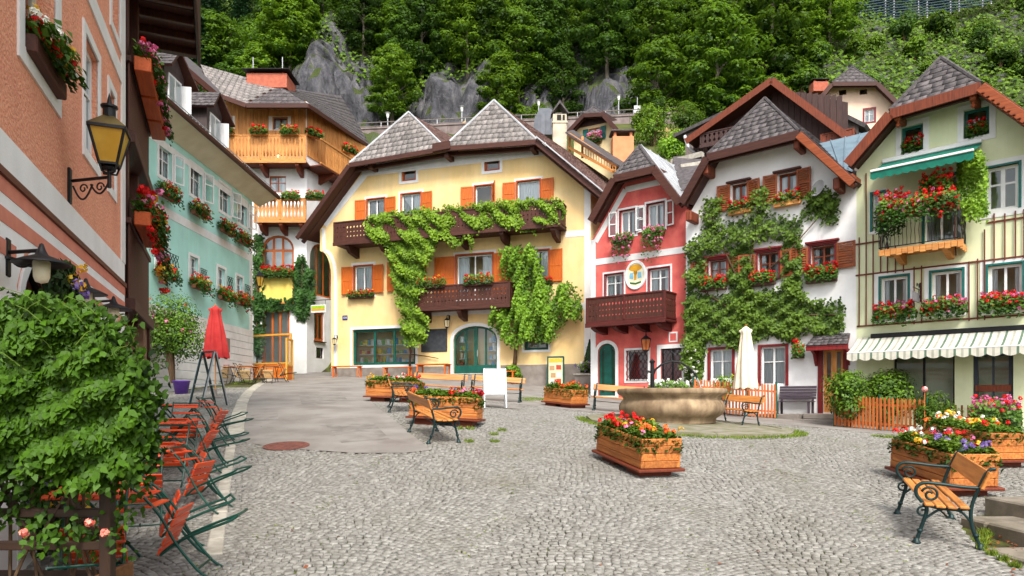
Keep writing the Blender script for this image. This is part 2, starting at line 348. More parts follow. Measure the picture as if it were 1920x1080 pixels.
# cobbles in segmental arches
def cobbles():
    s = .088; W = 2.2; A = .7
    cols = range(-8, 9); U, Vv, ANG, RW = [], [], [], []
    for c in cols:
        u0 = c*W
        for r in range(20, 400):
            base = r*s; n = 23
            # walk along the arc in equal steps
            uu = np.linspace(-W/2, W/2, 200); vv = A*(1-(2*uu/W)**2); L = np.concatenate([[0], np.cumsum(np.hypot(np.diff(uu), np.diff(vv)))])
            m = int(L[-1]/s); off = R.random()*.5
            t = (np.arange(m)+off+NR.normal(size=m)*.06)/m*L[-1]; t = np.clip(t, 0, L[-1])
            u = np.interp(t, L, uu); v = np.interp(t, L, vv); sl = -8*A*u/W**2
            ok = np.abs(u) < W/2-.002
            U.append(u0+u[ok]); Vv.append(base+v[ok]); ANG.append(np.arctan(sl[ok])); RW.append(np.full(ok.sum(), L[-1]/m))
    X = np.concatenate(U); Y = np.concatenate(Vv); X = X+.12*np.sin(Y*.9)+.05*np.sin(Y*2.3+1); ANG = np.concatenate(ANG)
    a = math.radians(-6); X, Y = X*math.cos(a)-Y*math.sin(a), X*math.sin(a)+Y*math.cos(a); ANG = ANG+a
    px = 960+X/Y*FPX
    keep = (Y > 5.3) & (Y < 27.5) & (px > -40) & (px < 1960)
    X, Y, ANG = X[keep], Y[keep], ANG[keep]
    keep = ~inpolys(X, Y, ASPH)
    hb = [(-13,24),(-9.8,37.6),(3.9,32.8),(3.6,29.8),(6.9,27.0),(11.5,23.0),(14.9,19.9),(22,13),(22,4),(-6,4),(-6,5.0),(-6.6,11),(-11,16)]
    keep &= inpolys(X, Y, hb)
    for (cx, cy, r) in FREE: keep &= (X-cx)**2+(Y-cy)**2 > r*r
    for poly in FREEP: keep &= ~inpolys(X, Y, poly)
    X, Y, ANG = X[keep], Y[keep], ANG[keep]; n = len(X)
    Z = gzs(X, Y); e = .25; gxs = (gzs(X+e, Y)-gzs(X-e, Y))/(2*e); gys = (gzs(X, Y+e)-gzs(X, Y-e))/(2*e)
    hx = (.0395+NR.uniform(-.005,.003,n)); hy = (.0352+NR.uniform(-.004,.002,n)); h = .032+NR.normal(size=n)*.003
    ANG = ANG+NR.normal(size=n)*.05; tx = NR.normal(size=n)*.028; ty = NR.normal(size=n)*.028
    def ring(fx, fy, z):
        P = []
        for sx, sy in ((-1,-1),(1,-1),(1,1),(-1,1)):
            jx = 1+NR.normal(size=n)*.07; jy = 1+NR.normal(size=n)*.07
            lx = sx*hx*fx*jx; ly = sy*hy*fy*jy; dx = lx*np.cos(ANG)-ly*np.sin(ANG); dy = lx*np.sin(ANG)+ly*np.cos(ANG)
            P.append(np.stack([dx, dy, z+(dx*(gxs+tx)+dy*(gys+ty))], -1))
        return np.stack(P, 1)
    V = np.concatenate([ring(1,1,np.full(n,-.005)), ring(1,1,h-.009), ring(.82,.82,h)], 1)      # n,12,3
    base = np.stack([X, Y, Z], -1)[:,None,:]
    q = [(8,9,10,11)]+[(a,(a+1)%4,4+(a+1)%4,4+a) for a in range(4)]+[(4+a,4+(a+1)%4,8+(a+1)%4,8+a) for a in range(4)]
    q = np.array(q); tint = np.clip(.5+NR.normal(size=n)*.26, 0, 1)
    px = 960+X/Y*FPX; py = HOR-(Z-CAMZ)/Y*FPX; infr = (px > 5) & (px < 1915) & (py < 1078)
    order = np.argsort(np.where(infr, Y, 1e9))[:300]; near = np.zeros(n, bool); near[order] = True
    far = np.where(~near)[0]
    Vf = (V[far]+base[far]).reshape(-1,3); F = (np.arange(len(far))[:,None,None]*12+q[None]).reshape(-1,4)
    o = fast('cobbles', Vf, F, M_stone, ground, np.repeat(tint[far], 12)); o['kind'] = 'stuff'
    for i in order:
        c = fast('cobble', V[i], q, M_stone, ground, np.full(12, tint[i])); c.location = (X[i], Y[i], Z[i])
    # moss along the seams where two arches meet
    mx, my = [], []
    for c in cols:
        v = NR.uniform(5,17,420); keep_ = np.sin(v*2.2+c*1.7)+np.sin(v*5.1+c) > -.3; v = v[keep_]; x = (c+.5)*W+NR.normal(size=len(v))*.09; x = x+.12*np.sin(v*.9)+.05*np.sin(v*2.3+1); mx.append(x*math.cos(a)-v*math.sin(a)); my.append(x*math.sin(a)+v*math.cos(a))
    X = np.concatenate(mx); Y = np.concatenate(my); ok = (~inpolys(X,Y,ASPH)) & (Y > 5.3) & inpolys(X,Y,hb)
    for (cx, cy, r) in FREE: ok &= (X-cx)**2+(Y-cy)**2 > r*r
    for poly in FREEP: ok &= ~inpolys(X, Y, poly)
    X, Y = X[ok], Y[ok]; k_ = 3; X = np.repeat(X,k_)+NR.normal(size=len(X)*k_)*.012; Y = np.repeat(Y,k_)+NR.normal(size=len(Y)*k_)*.012
    o = leaves('moss', np.stack([X,Y,gzs(X,Y)+.03],1), np.stack([NR.normal(size=len(X))*.5,NR.normal(size=len(X))*.5,np.ones(len(X))],1), NR.uniform(.012,.034,len(X)), leafmat('moss_leaf', S(84,100,20), S(140,150,40), .2), None); tag(o,'green moss along the seams of the cobble arches','moss',kind='stuff')
FREE, FREEP = [], []
def kerb_line(pxs, wdt, hgt, length, name='kerb', label='pale granite kerb stones along the lane', proud=.05):
    root = thing(name, label, None); root['kind'] = 'structure'
    P = [gp(*p) for p in pxs]; acc = 0; k = 0
    seg = []
    for a, b2 in zip(P[:-1], P[1:]):
        n = max(1, round((b2-a).length/.2)); seg += [a.lerp(b2, i/n) for i in range(n)]
    seg.append(P[-1]); d = [0]
    for a, b2 in zip(seg[:-1], seg[1:]): d.append(d[-1]+(b2-a).length)
    n = int(d[-1]/length)
    for i in range(n):
        def pt(t):
            j = min(len(d)-2, max(0, int(np.searchsorted(d, t))-1)); f = (t-d[j])/(d[j+1]-d[j]); q = seg[j].lerp(seg[j+1], f); q.z = gz(q.x, q.y); return q
        a, b2 = pt(i*length+.008), pt((i+1)*length-.008)
        m = MB(); m.beam(a+Vector((0,0,proud-hgt/2)), b2+Vector((0,0,proud-hgt/2+R.uniform(-.004,.004))), wdt*R.uniform(.94,1.04), hgt, c=.012); m.build('kerb_stone', M_kerb, root)
    return root
kerb_line([(545,702),(512,711),(484,723),(467,736),(456,752),(449,775),(444,800),(441,828)], .32, .14, .9, label='pale kerb stones along the curved left edge of the asphalt', proud=.055)
kerb_line([(434,832),(428,870),(420,920),(410,990),(396,1079)], .16, .12, .55, label='pale edging setts between the chairs and the cobbles', proud=.045)
# ================================================================ HOUSE TOOLS
M_white = mat('white_render', S(248,248,250,.9), S(240,239,240,.88), scale=1.5, rough=.9, bump=.25, bscale=50, dirt=S(216,210,202)[:3]+(.4,), dscale=.5, streak=.12)
M_trim = mat('white_paint', S(246,246,246,.82), S(236,236,236,.8), scale=3, rough=.6)
M_dark = mat('dark_room', S(60,55,50), S(45,42,40), scale=2, rough=.9)
M_glass = glassmat('window_glass', refl=.05); M_shopglass = glassmat('shop_glass', refl=.05)
M_curt = mat('curtain_cloth', S(238,238,240,.8), S(215,216,222,.8), scale=30, stretch=(1,1,.05), rough=.95)
M_brown = wood('dark_brown_wood', S(86,46,34), S(58,30,24), 'x')
M_brownz = wood('dark_brown_wood_upright', S(92,48,36), S(60,32,25), 'z')
M_redbrown = wood('red_brown_wood', S(140,66,36), S(96,42,26), 'z')
M_orange = wood('orange_shutter_wood', S(214,112,34), S(190,88,24), 'z', rough=.5)
M_larch = wood('larch_wood', S(228,164,92), S(190,118,60), 'z')
M_larchx = wood('larch_wood_lying', S(228,164,92), S(190,118,60), 'x')
M_shing = mat('wood_shingle', S(160,153,150), S(110,104,103), scale=5, stretch=(3,3,3), rough=.85, bump=.4, bscale=20, rnd=.3, tint=.22, ramp=(.25,.75))
M_slate = mat('dark_shingle', S(108,102,104), S(74,69,71), scale=6, rough=.85, bump=.4, bscale=25, rnd=.22, tint=.2)
M_tile = mat('brown_clay_tile', S(150,120,112), S(112,84,80), scale=6, rough=.85, rnd=.2, tint=.3, bump=.3)
M_zinc = mat('zinc_sheet', S(208,211,216), S(184,187,193), scale=2, rough=.45, metal=.25, dirt=S(120,118,120)[:3]+(.4,))
M_iron = mat('black_iron', S(38,38,42), S(28,28,30), scale=8, rough=.5, metal=.3)
M_green = mat('dark_green_paint', S(18,92,80), S(14,74,64), scale=4, rough=.45)
M_geran = leafmat('geranium_leaf', S(48,84,22), S(120,160,50), .25)
M_redfl = leafmat('red_blossom', S(190,14,20,1), S(245,40,36,1), .2); M_pinkfl = leafmat('pink_blossom', S(205,70,130,1), S(240,150,190,1), .2)
M_yelfl = leafmat('yellow_blossom', S(225,150,20,1), S(250,215,70,1), .2); M_whitefl = leafmat('white_blossom', S(225,225,215,1), S(250,250,245,1), .2)
M_purfl = leafmat('purple_blossom', S(90,60,150,1), S(165,140,210,1), .2); M_orfl = leafmat('orange_blossom', S(220,70,20,1), S(250,130,50,1), .2)
FLM = {'r': M_redfl, 'p': M_pinkfl, 'y': M_yelfl, 'w': M_whitefl, 'u': M_purfl, 'o': M_orfl}
FLN = {'r': 'red_blossoms', 'p': 'pink_blossoms', 'y': 'yellow_blossoms', 'w': 'white_blossoms', 'u': 'purple_blossoms', 'o': 'orange_blossoms'}
class House:
    def __init__(s, name, label, xl, dl, xr, dr, zb, cat='house'):
        s.A = Vector(((xl-960)/FPX*dl, dl, 0)); B = Vector(((xr-960)/FPX*dr, dr, 0)); s.W = (B-s.A).length
        s.t = (B-s.A).normalized(); s.n = Vector((s.t.y, -s.t.x, 0)); s.zb = zb; s.holes = []
        s.root = thing(name, label, cat, (s.A.x, s.A.y, zb), math.atan2(s.t.y, s.t.x)); s.px = (xl, xr)
    def uz(s, px, py, off=0.):
        r = ray(px, py); P0 = s.A+s.n*off; C = Vector((0,0,CAMZ))
        k = (Vector((P0.x,P0.y,0))-Vector((0,0,0))).dot(s.n)/Vector((r.x,r.y,0)).dot(s.n)
        P = C+r*k; return (Vector((P.x,P.y,0))-P0).dot(s.t), P.z-s.zb
    def L(s, px, py, off=0.):
        u, z = s.uz(px, py, off); return Vector((u, -off, z))
    def world(s, p): return Vector((s.A.x, s.A.y, s.zb))+s.t*p[0]-s.n*p[1]+Vector((0,0,p[2]))
    def local_dir(s, dx, dy): v = Vector((dx, dy, 0)).normalized(); return Vector((v.dot(s.t), -v.dot(s.n), 0))
    def rect(s, x0, x1, yt, yb):
        xm = (x0+x1)/2; u0 = s.uz(x0, yt)[0]; u1 = s.uz(x1, yt)[0]; return u0, u1, s.uz(xm, yb)[1], s.uz(xm, yt)[1]
    def wall(s, poly, m, reveal=.2, depth=None, name='wall', back=None):
        """front wall with real openings; poly in local (u,z)"""
        pts = []; edges = []
        for q in [poly]+s.holes:
            o = len(pts); pts += [Vector(p) for p in q]; edges += [(o+i, o+(i+1) % len(q)) for i in range(len(q))]
        vs, es, fs, *_ = delaunay_2d_cdt(pts, edges, [], 0, 1e-5); mb = MB(); V = [(v.x, 0, v.y) for v in vs]; F = []
        for f in fs:
            cx = sum(vs[i].x for i in f)/3; cz = sum(vs[i].y for i in f)/3
            if inpoly(cx, cz, poly) and not any(inpoly(cx, cz, h) for h in s.holes): F.append(tuple(f))
        mb.add(V, F)
        for h in s.holes:
            n = len(h)
            for i in range(n):
                (a, b), (c, d) = h[i], h[(i+1) % n]; mb.add([(a,0,b),(c,0,d),(c,reveal,d),(a,reveal,b)], [(0,1,2,3)])
        o = mb.build(name, m, s.root, fix=False)
        if depth:
            mb = MB(); n = len(poly); bd = back or Vector((0,1,0))
            for i in range(n):
                (a, b), (c, d) = poly[i], poly[(i+1) % n]; e = bd*depth
                mb.add([(a,0,b),(c,0,d),(c+e.x,e.y,d),(a+e.x,e.y,b)], [(0,1,2,3)])
            mb.add([(a+bd.x*depth, bd.y*depth, b) for a, b in poly], [tuple(range(n))])
            mb.add([(a+bd.x*1.2, bd.y*1.2, b) for a, b in [(p[0]*.98+.02*s.W/2, p[1]-.03) for p in poly]], [tuple(range(n))])
            mb.build('side_walls', m, s.root, fix=False)
        return o
    def win(s, x0, x1, yt, yb, nv=2, nh=2, fm=None, sur=None, sw=.1, shut=None, sides='LR', swd=None, lintel=None, sill=None, curtain=True, arch=0, fw=.06, rev=.14, glass=None, name='window', ajar=0, depth=.0, mw=.035, case=None):
        u0, u1, z0, z1 = s.rect(x0, x1, yt, yb); fm = fm or M_trim; w = u1-u0; h = z1-z0
        def outline(g=0.):
            a, b2, c, d = u0-g, u1+g, z0-g, z1+g
            if not arch: return [(a,c),(b2,c),(b2,d),(a,d)]
            r = arch*(b2-a); n = 10; cx = (a+b2)/2
            return [(a,c),(b2,c)]+[(cx+(b2-a)/2*math.cos(t), d-r+r*math.sin(t)) for t in [math.pi*k/n for k in range(n+1)]]
        s.holes.append(outline()); mb = MB(); y0, y1 = rev-.03, rev+.03
        inn, out = outline(-fw), outline(0.002); n = len(inn)
        for i in range(n):
            j = (i+1) % n; a, b2, c, d = out[i], out[j], inn[j], inn[i]
            mb.add([(a[0],y0,a[1]),(b2[0],y0,b2[1]),(c[0],y0,c[1]),(d[0],y0,d[1]),(a[0],y1,a[1]),(b2[0],y1,b2[1]),(c[0],y1,c[1]),(d[0],y1,d[1])], [(0,1,2,3),(7,6,5,4),(3,2,6,7),(0,4,5,1)])
        iu0, iu1, iz0, iz1 = u0+fw, u1-fw, z0+fw, z1-fw
        for k in range(1, nv):
            x = iu0+(iu1-iu0)*k/nv; ww = mw*1.8 if (nv % 2 == 0 and k == nv//2) else mw; mb.box(x-ww/2, x+ww/2, y0+.004, y1-.004, iz0-.01, iz1+.01)
        for k in range(1, nh):
            z = iz0+(iz1-iz0)*(k/nh if nh != 2 else .62); mb.box(iu0-.01, iu1+.01, y0+.008, y1-.008, z-mw/2, z+mw/2)
        wo_ = mb.build(name, fm, s.root)
        zs = [iz0]+[iz0+(iz1-iz0)*(k/nh if nh != 2 else .62) for k in range(1, nh)]+[iz1]
        for k in range(nv):
            for j in range(nh):
                a, b2 = iu0+(iu1-iu0)*k/nv, iu0+(iu1-iu0)*(k+1)/nv; pb = MB()
                c, d = zs[j], zs[j+1]
                pb.add([(a,rev,c),(b2,rev,c),(b2,rev+R.uniform(-.004,.004),d),(a,rev,d)], [(0,1,2,3)]); pb.build('pane', glass or M_glass, wo_, fix=False)
        if curtain:
            for side in (0, 1):
                cw = w*(R.uniform(.3,.46) if curtain is True else curtain); cb = MB(); n = 14; V = []
                for k in range(n+1):
                    x = (u0+.02+cw*k/n) if side == 0 else (u1-.02-cw*k/n); yy = rev+.09+.022*math.sin(k*1.9+side)
                    V += [(x, yy, z0+.02), (x, yy-.012, z1-.02)]
                cb.add(V, [(2*k, 2*k+2, 2*k+3, 2*k+1) for k in range(n)]); cb.build('curtain', M_curt, wo_, smooth=True, fix=False)
        if case:
            cb = MB()
            for a, b2 in ((u0-case, u0), (u1, u1+case)): cb.box(a, b2, -.045, rev*.6, z0-.02, z1+case*.9, .006)
            cb.box(u0+.001, u1-.001, -.044, rev*.6, z1, z1+case*.88, .006); cb.build('window_casing', s.casem, s.root)
        if sur:
            g = sw; tb = MB(); o2, o1 = outline(g), outline(.0); n = len(o1)
            for i in range(n):
                j = (i+1) % n
                if arch and i == 0: pass
                a, b2, c, d = o2[i], o2[j], o1[j], o1[i]
                tb.add([(a[0],-.022,a[1]),(b2[0],-.022,b2[1]),(c[0],-.022,c[1]),(d[0],-.022,d[1]),(a[0],.01,a[1]),(b2[0],.01,b2[1]),(c[0],.01,c[1]),(d[0],.01,d[1])], [(0,1,2,3),(0,4,5,1),(2,6,7,3)])
            tb.build('window_surround', sur, s.root)
        if sill:
            b2 = MB(); b2.box(u0-.08, u1+.08, -.13, rev, z0-.06, z0-.003, .008); b2.build('sill', sill, s.root)
        if lintel:
            b2 = MB(); b2.box(u0-.16, u1+.16, -.14, -.002, z1+(case or 0)+.03, z1+(case or 0)+.10, .01); b2.box(u0-.1, u1+.1, -.09, -.003, z1+(case or 0)-.02, z1+(case or 0)+.029, .01); b2.build('lintel', lintel, s.root)
        if shut:
            sw2 = swd or w*.52; cz = case or 0
            for sd in sides:
                m2 = MB(); th = -1 if sd == 'L' else 1; hx = u0-.01-cz if sd == 'L' else u1+.01+cz
                ang = R.uniform(.03,.16) if not ajar or sd == 'L' else ajar
                T = Matrix.Translation((hx, -.06, 0)) @ Matrix.Rotation((ang if sd == 'L' else -ang), 4, 'Z'); m2.M = T
                x0_, x1_ = sorted((0, th*sw2)); e = .07
                m2.box(x0_, x0_+e, -.025, .02, z0, z1, .006); m2.box(x1_-e, x1_, -.025, .02, z0, z1, .006)
                for zz in (z0, z0+(z1-z0)*.5-e/2, z1-e): m2.box(x0_+e, x1_-e, -.024, .019, zz+.001, zz+e-.001, .006)
                if s.louver:
                    nl = int((z1-z0-2*e)/.075)
                    for q in range(nl):
                        zc = z0+e+(q+.5)*(z1-z0-2*e)/nl
                        if abs(zc-(z0+z1)/2) < e*.7: continue
                        m2.add([(x0_+e,-.022,zc-.03),(x1_-e,-.022,zc-.03),(x1_-e,.012,zc+.03),(x0_+e,.012,zc+.03),(x0_+e,-.012,zc-.034),(x1_-e,-.012,zc-.034),(x1_-e,.022,zc+.026),(x0_+e,.022,zc+.026)], [(0,1,2,3),(4,7,6,5),(0,4,5,1),(2,6,7,3)])
                else:
                    nb = 4
                    for q in range(nb):
                        a, b2 = x0_+e+(x1_-x0_-2*e)*q/nb, x0_+e+(x1_-x0_-2*e)*(q+1)/nb; m2.box(a+.002, b2-.002, -.008, .012, z0+e*.5, z1-e*.5, .004)
                m2.build('shutter', shut, s.root)
        return u0, u1, z0, z1
    louver = False; casem = None
def lerp(a, b, t): return a+(b-a)*t
def shingles(parent, Lb, Lt, Rb, Rt, rows, wd, m, cap=150, name='shingle', th=.035, gap=.008, rest='shingles', fan=False):
    """overlapping rows between edge Lb->Lt and edge Rb->Rt (local points); the biggest ones are single pieces"""
    Lb, Lt, Rb, Rt = map(Vector, (Lb, Lt, Rb, Rt)); e = (Rb-Lb).normalized(); up = ((Lt+Rt)/2-(Lb+Rb)/2); nr = e.cross(up).normalized()
    if nr.z < 0: nr = -nr
    left = []; cnt = 0
    for i in range(rows):
        v0, v1 = i/rows, min(1., (i+1.22)/rows); p0, q0, p1, q1 = lerp(Lb,Lt,v0), lerp(Rb,Rt,v0), lerp(Lb,Lt,v1), lerp(Rb,Rt,v1)
        o = lerp(Lb, Lt, 0); a0, a1, b0, b1 = (p0-o).dot(e), (q0-o).dot(e), (p1-o).dot(e), (q1-o).dot(e)
        P0 = p0-e*a0; P1 = p1-e*b0
        if fan:
            nf = max(1, round((q0-p0).length/wd))
            for j in range(nf):
                f0, f1 = max(0,(j-.5*(i%2)+.03)/nf), min(1,(j+1-.5*(i%2)-.03)/nf); l0 = th*R.uniform(1.,1.4)
                V = [lerp(p0,q0,f0),lerp(p0,q0,f1),lerp(p1,q1,f1),lerp(p1,q1,f0)]; V = [q_-nr*.03 for q_ in V]+[V[0]+nr*l0,V[1]+nr*l0,V[2]+nr*.01,V[3]+nr*.01]; left.append((V,wd))
            continue
        x = math.floor(min(a0, b0)/wd)*wd-(i % 2)*wd*.5
        while x < max(a1, b1):
            wv = wd*R.uniform(.82,1.2); s0, s1 = x+gap/2, x+wv-gap/2; x += wv
            c0, c1, d0, d1 = max(s0,a0), min(s1,a1), max(s0,b0), min(s1,b1)
            if c1-c0 < .02 and d1-d0 < .02: continue
            c1 = max(c1, c0+.005); d1 = max(d1, d0+.004)
            if c1 > a1+.01 or c0 < a0-.01: c0, c1 = min(max(c0,a0),a1-.005), min(max(c1,a0+.005),a1)
            if d1 > b1+.01 or d0 < b0-.01: d0, d1 = min(max(d0,b0),b1), min(max(d1,b0),b1)
            l0 = th*R.uniform(1.0,1.35); l1 = th*.35; jb = -up.normalized()*R.uniform(0,.03) if i else Vector()
            B0, B1, T0, T1 = P0+e*c0+jb, P0+e*c1+jb, P1+e*d0, P1+e*d1
            V = [B0, B1, T1, T0]; V = [q+nr*(l0-th*.8) if k < 2 else q-nr*.004 for k, q in enumerate(V)]+[B0+nr*l0, B1+nr*l0, T1+nr*l1, T0+nr*l1]
            left.append((V, (c1-c0)*((p1-p0).length)))
    F = [(3,2,1,0),(4,5,6,7),(0,1,5,4),(1,2,6,5),(2,3,7,6),(3,0,4,7)]
    left.sort(key=lambda t: -t[1])
    for V, a in left[:cap]:
        fast(name, [tuple(p) for p in V], F, m, parent, [R.random()]*8)
    if left[cap:]:
        Vs = []; Fs = []; T = []
        for V, a in left[cap:]:
            o = len(Vs); Vs += [tuple(p) for p in V]; Fs += [tuple(k+o for k in f) for f in F]; T += [R.random()]*8
        o = fast(rest, Vs, Fs, m, parent, T); o['kind'] = 'stuff'
def deck(parent, pts, t, m, name):
    """thin roof deck below a polygon"""
    pts = [Vector(p) for p in pts]; n = (pts[1]-pts[0]).cross(pts[-1]-pts[0]).normalized()
    if n.z < 0: n = -n
    mb = MB(); mb.slab(pts, -n, t); return mb.build(name, m, parent)
def ruled(parent, Lb, Lt, Rb, Rt, m, name, dz=-.06, n=10):
    mb = MB(); V = []
    for i in range(n+1):
        for j in range(n+1): V.append(lerp(lerp(Lb,Lt,i/n), lerp(Rb,Rt,i/n), j/n)+Vector((0,0,dz)))
    mb.add(V, [(i*(n+1)+j, i*(n+1)+j+1, (i+1)*(n+1)+j+1, (i+1)*(n+1)+j) for i in range(n) for j in range(n)]); return mb.build(name, m, parent, fix=False)
def hip_roof(H, L, A, B, Rr, P, off, k, rdir, blen, mcov, wd, rows, mside=None, under=None, board=None, bh=.26, cap=150, side_rows=14, shing_sides=True, srows=None):
    """half-hipped gable roof: rake L-A, hip eave A-B, rake B-R seen in the photo, tip P set back by k"""
    L, A, B, Rr = (H.L(*q, off) for q in (L, A, B, Rr)); P = H.L(*P, off-k); bk = H.local_dir(*rdir)
    roof = bpy.data.objects.new('roof', None); COL.objects.link(roof); roof.parent = H.root
    Pb = P+bk*blen; Lb = L+bk*(blen+k); Rb = Rr+bk*(blen+k)
    under = under or M_brown; board = board or M_brown; up = Vector((0,0,1))
    deck(H.root, [L, A, P, Pb, Lb], .1, under, 'roof_deck'); deck(H.root, [Rr, B, P, Pb, Rb], .1, under, 'roof_deck'); deck(H.root, [A, B, P], .1, under, 'roof_deck')
    shingles(roof, A, P, B, P, rows, wd, mcov, cap)
    if shing_sides:
        shingles(roof, lerp(L,Lb,0), P, Rr*0+Lb, Pb, srows or side_rows, wd*1.6, mside or mcov, 0, rest='roof_slope_shingles')
        shingles(roof, lerp(Rr,Rb,0), P, Rb, Pb, srows or side_rows, wd*1.6, mside or mcov, 0, rest='roof_slope_shingles')
    y = Vector((0,-.03,0))
    for a, b, nm in ((L,A,'bargeboard'),(A,B,'eave_board'),(B,Rr,'bargeboard')):
        d = (b-a).normalized(); mb = MB(); o = Vector((0,0,-bh*.35))
        mb.beam(a+o+y, b+o+y, .05, bh, up=(0,0,1), c=.008); mb.build(nm, board, H.root)
        mb = MB(); o2 = Vector((0,.30,-bh*.5)); mb.beam(a+o2, b+o2, .12, bh*.6, c=.01); mb.build('rafter', under, H.root)
    # gutter-like ridge caps on the hip edges
    for a, b in ((A,P),(B,P)):
        mb = MB(); mb.tube([a+up*.03, b+up*.05], .06, 6); mb.build('hip_cap', mcov, H.root)
    H.roofpts = dict(L=L, A=A, B=B, R=Rr, P=P, Pb=Pb, bk=bk)
    return [(p.x+bk.x/bk.y*off, p.z) for p in (L, A, B, Rr)]
def plank_shape(w, h, style):
    """outline (x,z) of one fretted balustrade board"""
    a = w/2
    if style == 'baluster':
        pr = [(a*.95,0),(a*.95,.12),(a*.5,.2),(a*.42,.3),(a*.8,.42),(a*.95,.55),(a*.7,.68),(a*.42,.78),(a*.55,.86),(a*.95,.9),(a*.95,1)]
    elif style == 'fret':
        pr = [(a*.97,0),(a*.97,.22),(a*.55,.27),(a*.97,.32),(a*.97,.46),(a*.62,.5),(a*.97,.54),(a*.97,.66),(a*.45,.74),(a*.97,.8),(a*.97,1)]
    else: pr = [(a*.94,0),(a*.94,1)]
    return [(x,z*h) for x,z in pr]+[(-x,z*h) for x,z in reversed(pr)]
def balcony(H, x0, x1, yt, yb, dep, m, style='fret', nb=None, brk=(0.15,.5,.85), bm=None, plank_w=.13, rail=M_brown, name='balcony', valance=False, sideL=True, sideR=True, drop=.28):
    """timber balcony hung on the wall: px box of its front; parts under one balcony part"""
    u0 = H.L(x0, yt, dep).x; u1 = H.L(x1, yt, dep).x; xm = (x0+x1)/2; z1 = H.L(xm, yt, dep).z; z0 = H.L(xm, yb, dep).z
    mb = MB(); mb.box(u0-.04, u1+.04, -dep-.06, 0, z0-.14, z0-.06, .01); fl = mb.build(name, bm or rail, H.root)
    mb = MB(); mb.box(u0-.06, u1+.06, -dep-.08, -dep-.02, z0-.2, z0-.02, .01); mb.build('edge_board', rail, fl)
    me_cache = {}
    def run(pa, pb):
        d = pb-pa; L = d.length; n = max(2, round(L/plank_w)); e = d.normalized(); w = L/n; ang = math.atan2(e.y, e.x)
        for i in range(n):
            c = pa+e*(i+.5)*w; key = (round(w,3), style)
            if key not in me_cache:
                b = MB(); b.prism(plank_shape(w, z1-z0-.02, style), -.012, .012); o = b.build('plank', m, fl); me_cache[key] = o.data
            else:
                o = bpy.data.objects.new('plank', me_cache[key]); COL.objects.link(o); o.parent = fl
            o.location = (c.x, c.y, z0-.01); o.rotation_euler = (0, 0, ang)
        for zz, hh in ((z1, .07), (z0+.02, .08)):
            b = MB(); b.beam(pa+Vector((0,0,zz))-e*.03, pb+Vector((0,0,zz))+e*.03, .09, hh, c=.01); b.build('rail', rail, fl)
    F0, F1 = Vector((u0,-dep,0)), Vector((u1,-dep,0)); run(F0, F1)
    if sideL: run(Vector((u0,-.05,0)), F0+Vector((0,.05,0)))
    if sideR: run(F1+Vector((0,.05,0)), Vector((u1,-.05,0)))
    for f in sorted({0,1}|({.5} if u1-u0 > 3 else set())):
        x = lerp(u0,u1,f); b = MB(); b.box(x-.05, x+.05, -dep-.045, -dep+.045, z0-.1, z1+.03, .01); b.build('post', rail, fl)
    for f in brk:
        x = lerp(u0,u1,f); b = MB(); w2 = .11
        b.prism([(0,z0-.142),(-dep*.98,z0-.142),(-dep*.98,z0-.2-drop*.2),(-dep*.7,z0-.14-drop*.75),(0,z0-.14-drop)], x-w2, x+w2)
        b.v = [(p[1], p[0], p[2]) for p in b.v]; b.build('bracket', bm or rail, fl)
    return u0, u1, z0, z1
def flowers(name, label, pos, rotz, length, mix='r', h=.28, w=.24, trough=True, tm=None, dense=1., hang=.1, cat='flower box', group='flower boxes at the windows', fs=.06, lm=None, box=(.18,.17), ls=.085, scale=1.):
    """trough with leaves and blossom heads; local x along the wall, -y outward, origin at trough base centre"""
    o = thing(name, label, cat, pos, rotz, group); bw, bh = box
    if trough:
        b = MB(); b.box(-length/2, length/2, -bw/2, bw/2, 0, bh, .012); b.build('trough', tm or M_trough, o)
    n = int(480*length*dense); x = NR.uniform(-.52,.52,n)*length; a = NR.uniform(-.35, math.pi+.35, n); rr = np.sqrt(NR.random(n))
    prof = 1-.35*np.abs(2*x/length)**4+NR.normal(size=n)*.08
    yy = -np.cos(a)*0-(NR.random(n)-.35)*w*1.35; zz = bh+rr*np.maximum(np.sin(a),-.3)*h*prof-hang*np.clip((-yy-.08)/w*2.2,0,1.4)*NR.random(n)
    C = np.stack([x, yy, zz], 1); Nn = np.stack([NR.normal(size=n)*.6, -.7-NR.random(n)*.5, .5+NR.random(n)*.6], 1)
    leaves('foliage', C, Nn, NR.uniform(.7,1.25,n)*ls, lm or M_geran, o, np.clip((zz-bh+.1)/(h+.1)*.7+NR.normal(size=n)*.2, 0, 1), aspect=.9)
    per = max(1, len(mix)); tot = int(42*length*dense)
    for ci in sorted(set(mix)):
        k = max(3, int(tot*mix.count(ci)/per)); hx = NR.uniform(-.5,.5,k)*length; hy = -NR.uniform(-.2,.95,k)*w*.75; hz = bh+h*NR.uniform(.25,1.15,k)-hang*1.3*np.clip((-hy-.02)/w*2,0,1.2)*NR.random(k)
        m_ = 12; d = unit(NR.normal(size=(k,m_,3))); Cc = np.stack([hx,hy,hz],1)[:,None]+d*fs*np.array([1,1,.75])*NR.uniform(.6,1,(k,m_,1)); 
        leaves(FLN[ci], Cc.reshape(-1,3), d.reshape(-1,3), fs*.95, FLM[ci], o, NR.random(k*m_), aspect=1.05, droop=0)
    if scale != 1: o.scale = (scale,)*3
    return o
M_trough = mat('brown_trough', S(120,72,44), S(96,56,36), scale=6, rough=.7)
